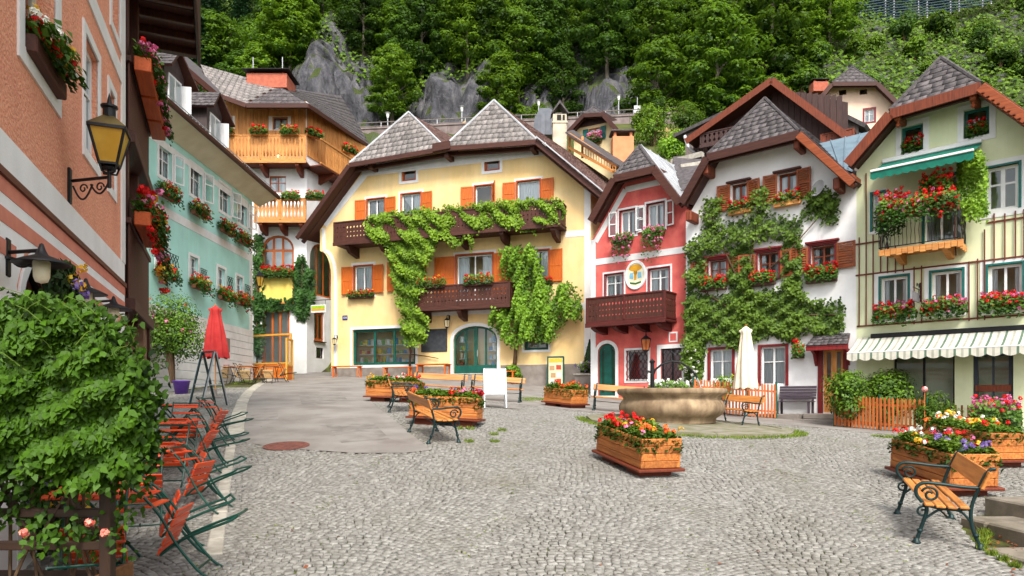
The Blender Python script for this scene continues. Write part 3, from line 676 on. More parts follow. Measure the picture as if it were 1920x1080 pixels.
def wall_flowers(H, xm, yb, wpx, label, mix='r', name='flower_box', out=.16, **k):
    """flower box hung on the wall with its base at pixel (xm,yb) and wpx wide"""
    p = H.L(xm, yb, out); a = H.L(xm-wpx/2, yb, out).x; b = H.L(xm+wpx/2, yb, out).x
    return flowers(name, label, H.world(p), H.root.rotation_euler.z, b-a, mix, **k)
def region_leaves(H, name, polys, off, thick, n, size, m, parent, lightdir=None, droop=.6, shape=4, aspect=.85, clump=.0, wf=(3,4.5,6,8,11,15), bl=.45):
    """leaves spread over patches of the wall (patches given as photo outlines), between off-thick and off"""
    C, Nn = [], []
    areas = []
    for poly in polys:
        q = [H.uz(x, y, off) for x, y in poly]; a = 0
        for i in range(len(q)): a += q[i][0]*q[(i+1) % len(q)][1]-q[(i+1) % len(q)][0]*q[i][1]
        areas.append(abs(a)/2)
    tot = sum(areas); wv_ = [(R.uniform(-1,1)*f_, R.uniform(-1,1)*f_, R.uniform(0,6.28)) for f_ in wf]
    for poly, ar in zip(polys, areas):
        q = np.array([H.uz(x, y, off) for x, y in poly]); k = int(n*ar/tot*2.2)+10
        U = NR.uniform(q[:,0].min()-.1, q[:,0].max()+.1, k); Zz = NR.uniform(q[:,1].min()-.1, q[:,1].max()+.1, k)
        ju, jz = U+NR.normal(size=k)*.09, Zz+NR.normal(size=k)*.09
        ok = inpolys(ju, jz, q)
        # lumpy coverage
        lump = np.clip(sum(np.sin(U*a_+Zz*b_+c_) for a_, b_, c_ in wv_)/2.2, -1, 1)
        ok &= (lump+NR.normal(size=k)*.5 > -.75+clump)
        U, Zz, lump = U[ok], Zz[ok], lump[ok]; bulge = thick*(1-bl+bl*lump)
        yy = -(off-thick+bulge*NR.random(len(U))**.6*1.3)
        C.append(np.stack([U, yy, Zz], 1)); Nn.append(np.stack([NR.normal(size=len(U))*.45, -.8-NR.random(len(U))*.4, .55+NR.normal(size=len(U))*.35], 1))
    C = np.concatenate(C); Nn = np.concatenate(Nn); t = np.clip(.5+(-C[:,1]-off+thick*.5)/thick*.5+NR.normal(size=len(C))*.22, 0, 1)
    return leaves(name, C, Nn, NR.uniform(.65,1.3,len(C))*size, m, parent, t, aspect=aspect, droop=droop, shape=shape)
# ================================================================ YELLOW HOUSE
M_yel = mat('yellow_render', S(255,227,170), S(251,215,150), scale=.9, rough=.9, bump=.2, bscale=45, dirt=S(214,178,110)[:3]+(.45,), dscale=.5, streak=.24)
M_plinth = mat('grey_plinth', S(150,142,136), S(128,118,110), scale=2.5, rough=.9, bump=.3, dirt=S(98,88,78)[:3]+(.5,))
M_orcase = wood('orange_casing', S(196,84,26), S(166,66,20), 'z', rough=.5)
HY = House('yellow_house', 'large yellow house with twin hipped peaks, orange shutters and two timber balconies', 600, 37.6, 1108, 32.6, 1.9)
HY.casem = M_orcase
def plane_seam(H, px, py0, py1): pass
for a in ((752.8,780,311,339),(907.8,937,292,320)):
    HY.win(*a, nv=1, nh=1, fm=M_orcase, sur=M_trim, sw=.14, fw=.11, curtain=False)
HY.win(689,721,373,412, nv=2, nh=1, sur=M_trim, sw=.16, shut=M_orange, swd=.62, case=.07, curtain=.45)
HY.win(753,789,363,404, nv=2, nh=1, sur=M_trim, sw=.16, shut=M_orange, sides='R', swd=.6, case=.07, curtain=.45)
HY.win(891,922,348,392, nv=1, nh=1, sur=M_trim, sw=.16, shut=M_orange, swd=.66, case=.07, ajar=1.05, curtain=False)
HY.win(970,1012,339,382, nv=1, nh=1, sur=M_trim, sw=.16, shut=M_orange, swd=.66, case=.07, curtain=.5)
HY.win(665,698,499,551, nv=2, nh=1, sur=M_trim, sw=.2, shut=M_orange, swd=.66, case=.08, curtain=.47, sill=M_brown)
HY.win(748,780,490,545, nv=2, nh=1, shut=M_orange, swd=.55, case=.08, curtain=.4)
HY.win(857,923,478,560, nv=2, nh=1, sur=M_trim, sw=.2, shut=M_orange, swd=1.1, case=.1, curtain=.3)
HY.win(990,1028,470,530, nv=2, nh=1, sur=M_trim, sw=.16, shut=M_orange, swd=.66, case=.08, curtain=.4)
for z in (): pass
HY.win(661,779,616,684, nv=3, nh=1, fm=M_green, sur=M_trim, sw=.14, fw=.14, mw=.12, curtain=False, glass=M_shopglass)
HY.win(983,1028,616,656, nv=1, nh=1, fm=M_green, sur=M_trim, sw=.12, fw=.12, curtain=False)
du0, du1, dz0, dz1 = HY.win(850,932,611,700, nv=4, nh=1, fm=M_green, sur=M_trim, sw=.16, fw=.1, mw=.09, arch=.28, curtain=False, name='shop_door', glass=M_shopglass)
b = MB(); b.box(du0+.1, du1-.1, .105, .165, dz0, dz0+.42, .01); b.build('door_panel', M_green, HY.root)
b = MB(); b.tube([((du0+du1)/2+.12,.06,dz0+.85),((du0+du1)/2+.12,.02,dz0+.88),((du0+du1)/2+.12,.02,dz0+1.15),((du0+du1)/2+.12,.06,dz0+1.18)], .015); b.build('door_handle', M_zinc, HY.root)
b = MB(); b.box(du0-.25, du1+.35, -.7, .0, dz0-.75, dz0-.04, .02); b.box(du0-.3, du1+.4, -1.1, -.702, dz0-.75, dz0-.2, .02); b.build('door_step', M_plinth, HY.root)
# goods behind the shop panes
def wares(H, x0, x1, y0, y1, rows, dep, cols):
    a = H.L(x0, y1); c = H.L(x1, y0)
    for r in range(rows):
        z = lerp(a.z, c.z, r/rows)+.05; sb = MB(); sb.box(a.x+.05, c.x-.05, dep-.05, dep+.3, z-.03, z); sb.build('display_shelf', M_trim, H.root)
        x = a.x+.1
        while x < c.x-.2:
            w_ = R.uniform(.08,.2); h_ = R.uniform(.15,.36); q = thing('display_book' if R.random()<.6 else 'souvenir_box', None, None); bpy.data.objects.remove(q)
            b = MB(); b.box(x, x+w_, dep, dep+.06, z+.002, z+h_, .006); b.build('display_card', R.choice(cols), H.root); x += w_+R.uniform(.01,.1)
WARES = [mat('ware_%s' % n, S(*c), None, scale=9, rough=.5) for n, c in dict(cream=(235,225,200), blue=(70,140,200), sky=(150,200,225), yellow=(230,200,70), red=(200,80,60), green=(120,170,90), white=(240,240,240), tan=(200,160,120)).items()]
wares(HY, 664, 777, 628, 682, 3, .45, WARES); wares(HY, 854, 876, 625, 690, 4, .4, WARES); wares(HY, 908, 930, 625, 690, 4, .4, [WARES[1], WARES[2], WARES[6]])
bu0, bu1, bz0, bz1 = HY.rect(790,839,617,660)
b = MB(); b.box(bu0, bu1, -.04, -.004, bz0, bz1, .01); b.build('notice_board', mat('slate_board', S(62,66,72), S(48,52,58), scale=5, rough=.6), HY.root)
u, z = HY.uz(647,596); b = MB(); b.box(u-.16, u+.16, -.02, -.002, z-.13, z+.13, .005); pl = b.build('number_plate', mat('blue_enamel', S(38,48,120), None, rough=.3), HY.root)
def text(body, size, loc, rot, m, parent, name='lettering'):
    c = bpy.data.curves.new(name, 'FONT'); c.body = body; c.size = size; c.extrude = .002; c.align_x = 'CENTER'; c.align_y = 'CENTER'
    tmp = bpy.data.objects.new(name, c); COL.objects.link(tmp); dg = bpy.context.evaluated_depsgraph_get()
    me = bpy.data.meshes.new_from_object(tmp.evaluated_get(dg)); bpy.data.objects.remove(tmp)
    me.materials.clear(); me.materials.append(m); o = bpy.data.objects.new(name, me); COL.objects.link(o); o.parent = parent; o.location = loc; o.rotation_euler = rot; return o
text('104', .17, (u,-.024,z), (math.pi/2,0,0), M_trim, pl)
# roof
VLY = (833,276)
off = .9; rd = (.62,1)
Lp, Ap, Bp, Rp, Vp = (HY.L(*q, off) for q in ((557,444),(655,307),(1006,263),(1141,374),VLY)); P1 = HY.L(766,212,off-1.9); P2 = HY.L(926,190,off-1.9); bk = HY.local_dir(*rd); BL = 14
roof = bpy.data.objects.new('roof', None); COL.objects.link(roof); roof.parent = HY.root
bkv = bk*BL; k19 = bk*(BL+1.9)
for q in ([Lp,Ap,P1,P1+bkv,Lp+k19],[Rp,Bp,P2,P2+bkv,Rp+k19],[Ap,Vp,P1],[Vp,Bp,P2],[Vp,P1,P1+bkv,Vp+k19],[Vp,P2,P2+bkv,Vp+k19]): deck(HY.root, q, .12, M_brown, 'roof_deck')
shingles(roof, Ap, P1, Vp, P1, 9, .30, M_shing, 150); shingles(roof, Vp, P2, Bp, P2, 9, .30, M_shing, 150)
shingles(roof, Rp, P2, Rp+k19, P2+bkv, 26, .3, M_tile, 0, rest='roof_slope_tiles'); shingles(roof, Vp, P1, Vp+k19, P1+bkv, 14, .3, M_tile, 0, rest='roof_slope_tiles'); shingles(roof, Lp, P1, Lp+k19, P1+bkv, 18, .4, M_shing, 0, rest='roof_slope_shingles')
for a, b2 in ((Lp,Ap),(Ap,Vp),(Vp,Bp),(Bp,Rp)):
    nm = 'bargeboard' if a in (Lp,Bp) else 'gutter'
    mb = MB(); o = Vector((0,-.03,-.1)); mb.beam(a+o, b2+o, .08, .26, c=.02); mb.build(nm, M_brown, HY.root)
    mb = MB(); o = Vector((0,.5,-.2)); mb.beam(a+o, b2+o, .16, .2, c=.02); mb.build('purlin', M_brown, HY.root)
mb = MB(); mb.beam(Bp+Vector((.05,-.06,.1)), Rp+Vector((.05,-.06,.1)), .34, .05, up=(.6,0,.8)); mb.build('rake_flashing', M_zinc, HY.root)
for p, q in ((Ap,P1),(Vp,P1),(Bp,P2),(Vp,P2)):
    mb = MB(); mb.tube([p+Vector((0,0,.05)), q+Vector((0,0,.07))], .055, 6); mb.build('hip_cap', M_zinc, HY.root)
mb = MB(); mb.beam(Vp+Vector((-.6,-.08,.0)), Vp+Vector((.35,-.08,.05)), .14, .42, c=.02); mb.build('gutter_box', M_brown, HY.root)
for px_, py_ in ((697,312),(840,292),(1000,278)):
    p = HY.L(px_, py_, .5); mb = MB(); mb.box(p.x-.12, p.x+.12, -.72, .1, p.z-.16, p.z+.08, .02); mb.build('beam_end', M_brown, HY.root)
# wall outline
sk = bk.x/bk.y*off
top = [(Rp.x-.0+sk, Rp.z-.1), (Bp.x+sk, Bp.z-.02), (Bp.x+sk-.4, Bp.z+.35), (Ap.x+sk+.4, Ap.z+.35), (Ap.x+sk, Ap.z-.02)]
ul = HY.uz(600,470)[0]; ul2 = HY.uz(621,520)[0]; zc = HY.uz(610,470)[1]; zc2 = HY.uz(621,520)[1]
slope = (Ap.z-Lp.z)/(Ap.x-Lp.x); zl = Lp.z+(ul-sk-Lp.x)*slope
ur = HY.uz(1108,500)[0]; sr = (Rp.z-Bp.z)/(Rp.x-Bp.x); zr = Bp.z+(ur-sk-Bp.x)*sr
curve = [(lerp(ul,ul2,math.sin(t)), lerp(zc,zc2,1-math.cos(t))) for t in [math.pi/2*k/6 for k in range(7)]]
poly = [(ul2,-.4),(ur,-.4),(ur,zr-.05)]+top[1:]+[(ul,zl-.05)]+curve
HY.wall(poly, M_yel, depth=10.5, back=bk)
# white quoins, band and plinth, each a couple of centimetres proud
def strip(H, pts, w, m, name, out=.018):
    for (a, b2) in zip(pts[:-1], pts[1:]):
        mb = MB(); a3, b3 = Vector((a[0],-out/2-.001,a[1])), Vector((b2[0],-out/2-.001,b2[1])); mb.beam(a3, b3, out, w, up=(b3-a3).cross(Vector((0,1,0)))); mb.build(name, m, H.root)
strip(HY, [(ul2+.28,-.2)]+[(p[0]+.28,p[1]) for p in reversed(curve)]+[(ul+.22,zl-.1)], .2, M_trim, 'quoin')
strip(HY, [(ur-.17,.1),(ur-.17,zr-.2)], .3, M_trim, 'quoin', .016)
strip(HY, [(ul+.3,zl+.05),(Ap.x+sk+.2,Ap.z-.35)], .34, M_trim, 'white_band', .012); strip(HY, [(Ap.x+sk,Ap.z-.12),(Bp.x+sk,Bp.z-.12)], .62, M_trim, 'white_band', .014)
zb1 = HY.uz(1090,437)[1]; strip(HY, [(HY.uz(1060,430)[0],zb1),(ur-.33,zb1)], .3, M_trim, 'white_band', .014)
zb1 = HY.uz(900,583)[1]; strip(HY, [(HY.uz(800,583)[0],zb1),(ur-.33,zb1)], .32, M_trim, 'white_band', .0141)
zp = HY.uz(1040,683)[1]; mb = MB(); mb.box(du1+.2, ur+.01, -.04, 0, -.5, zp, .01); mb.box(ul2-.01, du0-.2, -.04, 0, -.5, HY.uz(700,689)[1], .01); mb.build('plinth', M_plinth, HY.root)
balcony(HY, 627, 1050, 397, 436, 1.1, M_brownz, 'fret', brk=(.06,.22,.4,.58,.76,.97), plank_w=.2, drop=.55)
balcony(HY, 769, 955, 534, 573, .95, M_brownz, 'fret', brk=(.12,.5,.88), plank_w=.2, drop=.55)
wall_flowers(HY, 677, 560, 46, 'red and yellow flower box under the first-floor window nearest the alley', 'rrry', tm=M_brown)
for x, lb in ((808,'red geraniums on the lower balcony rail by the vine'),(898,'red geraniums on the lower balcony rail below the white window')):
    wall_flowers(HY, x, 541 if x < 850 else 536, 52, lb, 'rrrry', out=1.0, h=.42, w=.34, group='geraniums on the yellow house balcony', tm=M_brown)
wall_flowers(HY, 1015, 537, 40, 'flower box half hidden in leaves under the rightmost orange shutter', 'rr', tm=M_brown)
# lamp by the door
def wall_lantern(H, px, py, name, label, out=.3, sc=1., m=None, glass=None):
    p = H.world(H.L(px, py, out)); o = thing(name, label, 'lantern', p, H.root.rotation_euler.z); o.scale = (sc,)*3
    b = MB(); b.lathe([(.0,.32),(.02,.30),(.03,.26),(.17,.16),(.18,.14),(.02,.145)], 6); b.build('cap', M_iron, o)
    b = MB(); b.lathe([(.1,-.2),(.155,.14)], 6); b.build('glass', glass or mat('lamp_glass', S(235,225,190), S(225,210,160), rough=.3), o)
    b = MB()
    for k in range(6):
        a = math.pi/3*k; b.tube([(.105*math.cos(a),.105*math.sin(a),-.2),(.16*math.cos(a),.16*math.sin(a),.14)], .012, 4)
    b.lathe([(.0,-.3),(.03,-.27),(.11,-.2),(.11,-.185),(.0,-.18)], 6); b.build('cage', M_iron, o)
    b = MB(); b.tube([(0,0,.3),(0,.02,.4),(0,out*.5,.44),(0,out,.36)], .015, 6); b.box(-.04,.04,out-.02,out-.002,.22,.44); b.build('bracket', M_iron, o); return o
wall_lantern(HY, 838, 606, 'wall_lantern', 'small dark lantern on the yellow wall above the shop door', .3)
# ================================================================ RED HOUSE
M_red = mat('red_render', S(234,120,110), S(220,98,94), scale=2, rough=.92, bump=.6, bscale=30, bdist=.01, dirt=S(196,80,78)[:3]+(.4,), dscale=1, streak=.22)
M_wine = mat('wine_red_paint', S(128,24,44), None, rough=.5)
HR = House('red_house', 'narrow red house with dark timber balcony and white framed windows', 1108, 29.7, 1287, 27.0, 1.4)
HR.casem = M_wine
for a in ((1163,1191,394,440),(1214,1245,381,428)):
    u0,u1,z0,z1 = HR.win(*a, nv=2, nh=1, sur=M_trim, sw=.12, fw=.07, case=.04, curtain=.35)
    for sd in (-1,1):   # open casement leaves, white frames with glass
        b = MB(); hx = (u0-.13) if sd < 0 else (u1+.13); b.M = Matrix.Translation((hx,-.05,0)) @ Matrix.Rotation(-sd*R.uniform(.15,.3), 4, 'Z'); wd_ = sd*.36; e = .05
        for q in ((0,e),(wd_-sd*e,0)): pass
        x0_, x1_ = sorted((0,wd_)); b.box(x0_,x0_+e,-.02,.02,z0,z1); b.box(x1_-e,x1_,-.02,.02,z0,z1); b.box(x0_+e,x1_-e,-.019,.019,z0,z0+e); b.box(x0_+e,x1_-e,-.019,.019,z1-e,z1); b.box(x0_+e,x1_-e,-.017,.017,(z0+z1)/2-.02,(z0+z1)/2+.02)
        lf = b.build('open_casement', M_trim, HR.root); b2 = MB(); b2.M = b.M; b2.add([(x0_+e,0,z0+e),(x1_-e,0,z0+e),(x1_-e,0,z1-e),(x0_+e,0,z1-e)],[(0,1,2,3)]); b2.build('pane', M_glass, lf, fix=False)
for a in ((1135,1168,514,556),(1217,1255,503,547)): HR.win(*a, nv=2, nh=2, sur=M_trim, sw=.12, case=.05, curtain=.3)
HR.win(1175,1215,657,713, nv=1, nh=1, sur=M_trim, sw=.1, curtain=False, fw=.04)
HR.win(1239,1279,653,742, nv=2, nh=1, fm=M_iron, sur=M_trim, sw=.16, curtain=False, name='glazed_door')
HR.win(1121,1154,644,742, nv=2, nh=1, fm=M_green, sur=M_trim, sw=.14, arch=.45, curtain=False, name='arched_door', fw=.12, mw=.2)
u0,u1,z0,z1 = HR.rect(1123,1152,660,742); b = MB(); b.box(u0,u1,.13,.18,z0,z1+.1); b.build('door_leaf', mat('bottle_green_paint', S(22,66,48), S(18,52,40), rough=.45), HR.root)
def lattice(H, x0, x1, y0, y1, n, out, m, name='window_grille', r=.011):
    u0,u1,z0,z1 = H.rect(x0,x1,y0,y1); w_ = (u1-u0)/n; rows = max(2, round((z1-z0)/(w_*1.6))); h_ = (z1-z0)/rows; b = MB()
    for i in range(n):
        for s_ in (1,-1):
            pts = [(u0+w_*(i+.5)+s_*w_*.5*math.cos(math.pi*k/4), -out, z0+h_*k/4) for k in range(rows*4+1)]; b.tube(pts, r, 4)
    b.tube([(u0,-out,z0),(u1,-out,z0)], r, 4); b.tube([(u0,-out,z1),(u1,-out,z1)], r, 4); b.build(name, m, H.root)
lattice(HR, 1175,1215,657,713, 5, .05, M_iron); lattice(HR, 1242,1277,656,730, 4, .02, M_iron)
u0,u1,z0,z1 = HR.rect(1257,1268,625,639); b = MB(); b.box(u0-.06,u1+.06,-.03,-.002,z0-.06,z1+.06,.01); b.build('vent_frame', M_trim, HR.root); b = MB(); b.box(u0,u1,-.034,-.0305,z0,z1); b.build('vent', M_red, HR.root)
# oval painted medallion
c = HR.L(1192,516); md = thing('medallion', 'oval white medallion with golden emblem between two red house windows', 'plaque', HR.world(c+Vector((0,-.01,0))), HR.root.rotation_euler.z)
def disc(b, a, c_, y, n=32, cx=0, cz=0): b.add([(cx+a*math.cos(2*math.pi*k/n), y, cz+c_*math.sin(2*math.pi*k/n)) for k in range(n)], [tuple(range(n))])
b = MB(); n = 32
for k in range(n):
    t0, t1 = 2*math.pi*k/n, 2*math.pi*(k+1)/n; P_ = lambda t, f, y: (.5*f*math.cos(t), y, .62*f*math.sin(t)); b.add([P_(t0,1,0),P_(t1,1,0),P_(t1,.95,-.05),P_(t0,.95,-.05),P_(t0,.8,-.05),P_(t1,.8,-.05),P_(t0,.78,-.02),P_(t1,.78,-.02)], [(0,1,2,3),(3,2,5,4),(4,5,7,6)])
b.build('rim', M_trim, md)
b = MB(); disc(b,.4,.5,-.02); b.build('field', mat('cream_enamel', S(245,238,205), None, rough=.4), md)
gold = mat('gold_enamel', S(225,170,40), S(200,140,30), rough=.35)
b = MB(); disc(b,.3,.14,-.024,cz=.3); b.prism([(-.05,-.2),(.05,-.2),(.08,.25),(-.08,.25)], -.026,-.021); disc(b,.09,.09,-.026,cz=.1); b.build('golden_emblem', gold, md)
b = MB(); b.prism([(-.28,-.12),(-.1,-.16),(-.1,.12),(-.26,.1)], -.026,-.021); b.prism([(.28,-.12),(.1,-.16),(.1,.12),(.26,.1)], -.026,-.021); b.build('blue_shields', mat('sky_enamel', S(130,190,220), None, rough=.35), md)
b = MB()
for k in range(-4,5): disc(b,.05,.04,-.025-.0004*k, 10, k*.055, -.36+.012*abs(k))
b.build('green_wreath', mat('leaf_enamel', S(60,110,60), None, rough=.4), md)
pl = hip_roof(HR, (1107,410),(1151,331),(1226,313),(1275,376),(1199,275), .75, 1.5, (.8,1), 7, M_slate, .34, 6, mside=M_zinc, bh=.3, shing_sides=False, cap=60)
rp = HR.roofpts
for i in range(9):      # sheet-metal slope in seamed strips
    f0, f1 = i/9, (i+1)/9; a, b2 = rp['R'], rp['R']+rp['bk']*8.5; c_, d_ = rp['P'], rp['Pb']; q = [lerp(a,b2,f0), lerp(a,b2,f1), lerp(c_,d_,f1), lerp(c_,d_,f0)]
    nrm = (q[1]-q[0]).cross(q[3]-q[0]).normalized(); nrm = nrm if nrm.z > 0 else -nrm
    b = MB(); b.slab([p+nrm*.07 for p in q], nrm, .02); b.beam(q[0]+nrm*.1, q[3]+nrm*.1, .03, .05); b.build('metal_strip', M_zinc, HR.root)
ul, ur = 0, HR.W
pl = [(a_, b_-.17) for a_, b_ in pl]; slL = (pl[1][1]-pl[0][1])/(pl[1][0]-pl[0][0]); slR = (pl[3][1]-pl[2][1])/(pl[3][0]-pl[2][0])
HR.wall([(0,-.6),(ur,-.6),(ur,pl[2][1]+(ur-pl[2][0])*slR),(pl[2][0],pl[2][1]),(pl[2][0]-.3,pl[2][1]+.2),(pl[1][0]+.3,pl[1][1]+.2),(pl[1][0],pl[1][1]),(0,pl[1][1]+(0-pl[1][0])*slL)], M_red, depth=6, back=rp['bk'])
z_ = HR.uz(1200,480)[1]; strip(HR, [(0,z_),(ur,z_)], .26, M_trim, 'white_band')
strip(HR, [(.12,-.4),(.12,pl[1][1]+(.12-pl[1][0])*slL-.1)], .24, M_trim, 'quoin', .02)
strip(HR, [(.24,pl[1][1]+(.1-pl[1][0])*slL-.18),(pl[1][0]+.12,pl[1][1]-.22),(pl[2][0]-.1,pl[2][1]-.22)], .24, M_trim, 'white_band', .016)
zt = HR.uz(1130,622)[1]; u_ = HR.uz(1158,700)[0]; mb = MB(); mb.box(.245, HR.uz(1120,700)[0]-.15, -.012, 0, -.5, zt); mb.build('white_panel', M_white, HR.root)
balcony(HR, 1101, 1246, 553, 600, 1.05, M_redbrown if False else M_brownz, 'fret', brk=(.08,.36,.64,.92), plank_w=.15, rail=wood('mahogany_rail', S(96,36,30), S(66,24,22), 'x'), drop=.3)
wall_flowers(HR, 1168, 455, 34, 'pink flowers and trailing green under the first small red house window', 'pp', out=.2, h=.3, hang=.9, w=.3, ls=.1, dense=1.5, box=(.18,.12), group='pink flower boxes on the red house')
wall_flowers(HR, 1226, 444, 36, 'pink flowers and trailing green under the second small red house window', 'pp', out=.2, h=.3, hang=.9, w=.3, ls=.1, dense=1.5, box=(.18,.12), group='pink flower boxes on the red house')
wall_lantern(HR, 1211, 645, 'hanging_lantern', 'amber iron lantern hanging below the red house balcony', .5, 1.3, glass=mat('amber_glass', S(190,110,60), S(150,80,40), rough=.3))
# ================================================================ WHITE HOUSE
HW = House('white_house', 'white house with brown louvred shutters and a climbing pear tree', 1286, 26.7, 1606, 22.8, .7)
M_louv = wood('louvre_wood', S(168,88,40), S(120,56,28), 'x', rough=.6); M_winered = wood('wine_red_casing', S(138,34,34), S(104,24,28), 'z', rough=.5)
HW.louver = True; HW.casem = M_winered; M_brwin = wood('brown_window_wood', S(150,72,34), S(110,48,26), 'z')
for a, ca in (((1371,1401,343,392),M_redbrown),((1459,1494,323,377),M_redbrown)):
    HW.win(*a, nv=2, nh=1, fm=M_brwin, shut=M_louv, swd=.5, lintel=M_brown, rev=.2, curtain=.3, sill=M_larchx)
for i, a in enumerate(((1329,1362,487,531),(1421,1460,473,523),(1520,1565,460,508))):
    HW.win(*a, nv=2, nh=2, fm=M_brwin, shut=M_louv, swd=.62, lintel=M_winered, rev=.2, curtain=.25, case=.06, sill=M_brown)
HW.win(1332,1373,655,712, nv=2, nh=2, case=.1, curtain=.45); HW.win(1427,1473,650,722, nv=2, nh=2, case=.1, curtain=.47)
u0,u1,z0,z1 = HW.win(1543,1581,655,774, nv=2, nh=1, fm=M_larch, case=.16, curtain=False, name='front_door', fw=.1, mw=.1)
b = MB(); zm = lerp(z0,z1,.48)
b.box(u0+.1,u1-.1,.11,.17,z0+.02,zm,.01)
for k in (0,1):
    a, c_ = lerp(u0+.14,u1-.14,k*.5)+.03, lerp(u0+.14,u1-.14,(k+1)*.5)-.03
    for j in (0,1): zz0, zz1 = lerp(z0+.08,zm-.05,j*.5)+.03, lerp(z0+.08,zm-.05,(j+1)*.5)-.02; b.box(a,c_,.085,.112,zz0,zz1,.015)
b.build('door_panel', M_larch, HW.root)
b = MB(); b.box(u0-.4,u1+.4,-.9,0,z0-.2,z0-.02,.02); b.box(u0-.6,u1+.2,-1.3,-.01,z0-.4,z0-.203,.02); b.build('door_step', M_plinth, HW.root)
# terrace under the bench and shingled hood above the door
x0_ = HW.L(1440,776).x; b = MB(); b.box(x0_, u0-.45, -1.2, 0, -.5, HW.L(1490,776).z, .02); b.build('terrace', M_plinth, HW.root)
hu0, hu1 = HW.L(1513,648,.6).x, HW.L(1592,648,.6).x; hz = HW.L(1550,648,.6).z
ho = bpy.data.objects.new('door_hood', None); COL.objects.link(ho); ho.parent = HW.root
shingles(ho, (hu0,-.75,hz), (hu0+.1,-.02,hz+.42), (hu1,-.75,hz), (hu1-.1,-.02,hz+.42), 4, .2, M_slate, 60)
b = MB(); b.slab([(hu0,-.74,hz-.01),(hu1,-.74,hz-.01),(hu1-.1,-.02,hz+.41),(hu0+.1,-.02,hz+.41)], (0,0,-1), .05); b.box(hu0,hu1,-.74,-.68,hz-.16,hz-.03,.01)
for x in (hu0+.1,hu1-.2): b.prism([(-.7,hz-.1),(-.02,hz-.1),(-.02,hz-.65),(-.12,hz-.55),(-.3,hz-.25)], x, x+.09)
for i in range(len(b.v)-20, len(b.v)): b.v[i] = (b.v[i][1], b.v[i][0], b.v[i][2])
b.build('hood_frame', M_winered, ho)
pl = hip_roof(HW, (1278,376),(1326,291),(1498,247),(1600,338),(1434,186), .8, 2.2, (.95,1), 6, M_slate, .3, 10, bh=.3, cap=160, srows=16)
M_orbeam = wood('orange_bargeboard', S(170,86,42), S(124,56,30), 'x')
rp = HW.roofpts; b = MB(); o_ = Vector((0,-.08,-.12)); b.beam(rp['B']+o_, rp['R']+o_, .04, .24, c=.01); b.build('carved_bargeboard', M_orbeam, HW.root)
for nm, q in (('beam_end',(1327,318)),('beam_end',(1498,270)),('beam_end',(1572,345)),('beam_end',(1296,405))):
    p = HW.L(*q, .45); b = MB(); b.box(p.x-.11,p.x+.11,-.72,.1,p.z-.24,p.z+.16,.04); b.build(nm, M_redbrown, HW.root)
pl = [(a_, b_-.17) for a_, b_ in pl]; slL = (pl[1][1]-pl[0][1])/(pl[1][0]-pl[0][0]); slR = (pl[3][1]-pl[2][1])/(pl[3][0]-pl[2][0]); ur = HW.W
HW.wall([(0,-.6),(ur,-.6),(ur,pl[2][1]+(ur-pl[2][0])*slR),(pl[2][0],pl[2][1]),(pl[2][0]-.3,pl[2][1]+.4),(pl[1][0]+.3,pl[1][1]+.4),(pl[1][0],pl[1][1]),(0,pl[1][1]+(0-pl[1][0])*slL)], M_white, depth=6, back=rp['bk'])
wall_flowers(HW, 1387, 401, 42, 'red geraniums in wooden box under the first upper window of the white house', 'r', dense=.9, tm=M_larchx, group='geranium boxes on the white house', h=.36)
wall_flowers(HW, 1476, 386, 50, 'red geraniums in wooden box under the second upper window of the white house', 'r', dense=.9, tm=M_larchx, group='geranium boxes on the white house', h=.36)
wall_flowers(HW, 1338, 545, 46, 'red geraniums under the middle-floor window beside the red house', 'rrr', tm=M_brown, group='geranium boxes on the white house', h=.36)
wall_flowers(HW, 1430, 536, 46, 'red geraniums under the central middle-floor window of the white house', 'rrr', tm=M_brown, group='geranium boxes on the white house', h=.36)
wall_flowers(HW, 1540, 530, 58, 'full red geraniums under the middle-floor window above the front door', 'rrr', tm=M_brown, dense=1.4, group='geranium boxes on the white house', h=.44)
wall_flowers(HW, 1497, 672, 20, 'small brown wall pot with red geranium beside the front door', 'r', tm=M_brown, group='geranium boxes on the white house', name='wall_pot', cat='flower pot', box=(.2,.14), h=.45, dense=1.6)
# satellite dish
p = HW.L(1536,354,.35); sdh = thing('satellite_dish', 'grey satellite dish on the white house wall', 'satellite dish', HW.world(p), HW.root.rotation_euler.z-.5)
b = MB(); b.lathe([(0,0),(.1,.01),(.2,.04),(.28,.085),(.285,.085),(.2,.03),(.1,0),(0,-.012)], 24); b.M = None
o_ = b.build('dish', mat('grey_plastic', S(170,170,172), None, rough=.5), sdh, smooth=True); o_.rotation_euler = (math.radians(75),0,0)
b = MB(); b.tube([(0,.02,0),(0,.2,-.05),(0,.35,-.05)], .02); b.tube([(0,0,-.2),(0,-.25,-.18),(0,-.28,-.05)], .012); b.build('arm', M_iron, sdh)
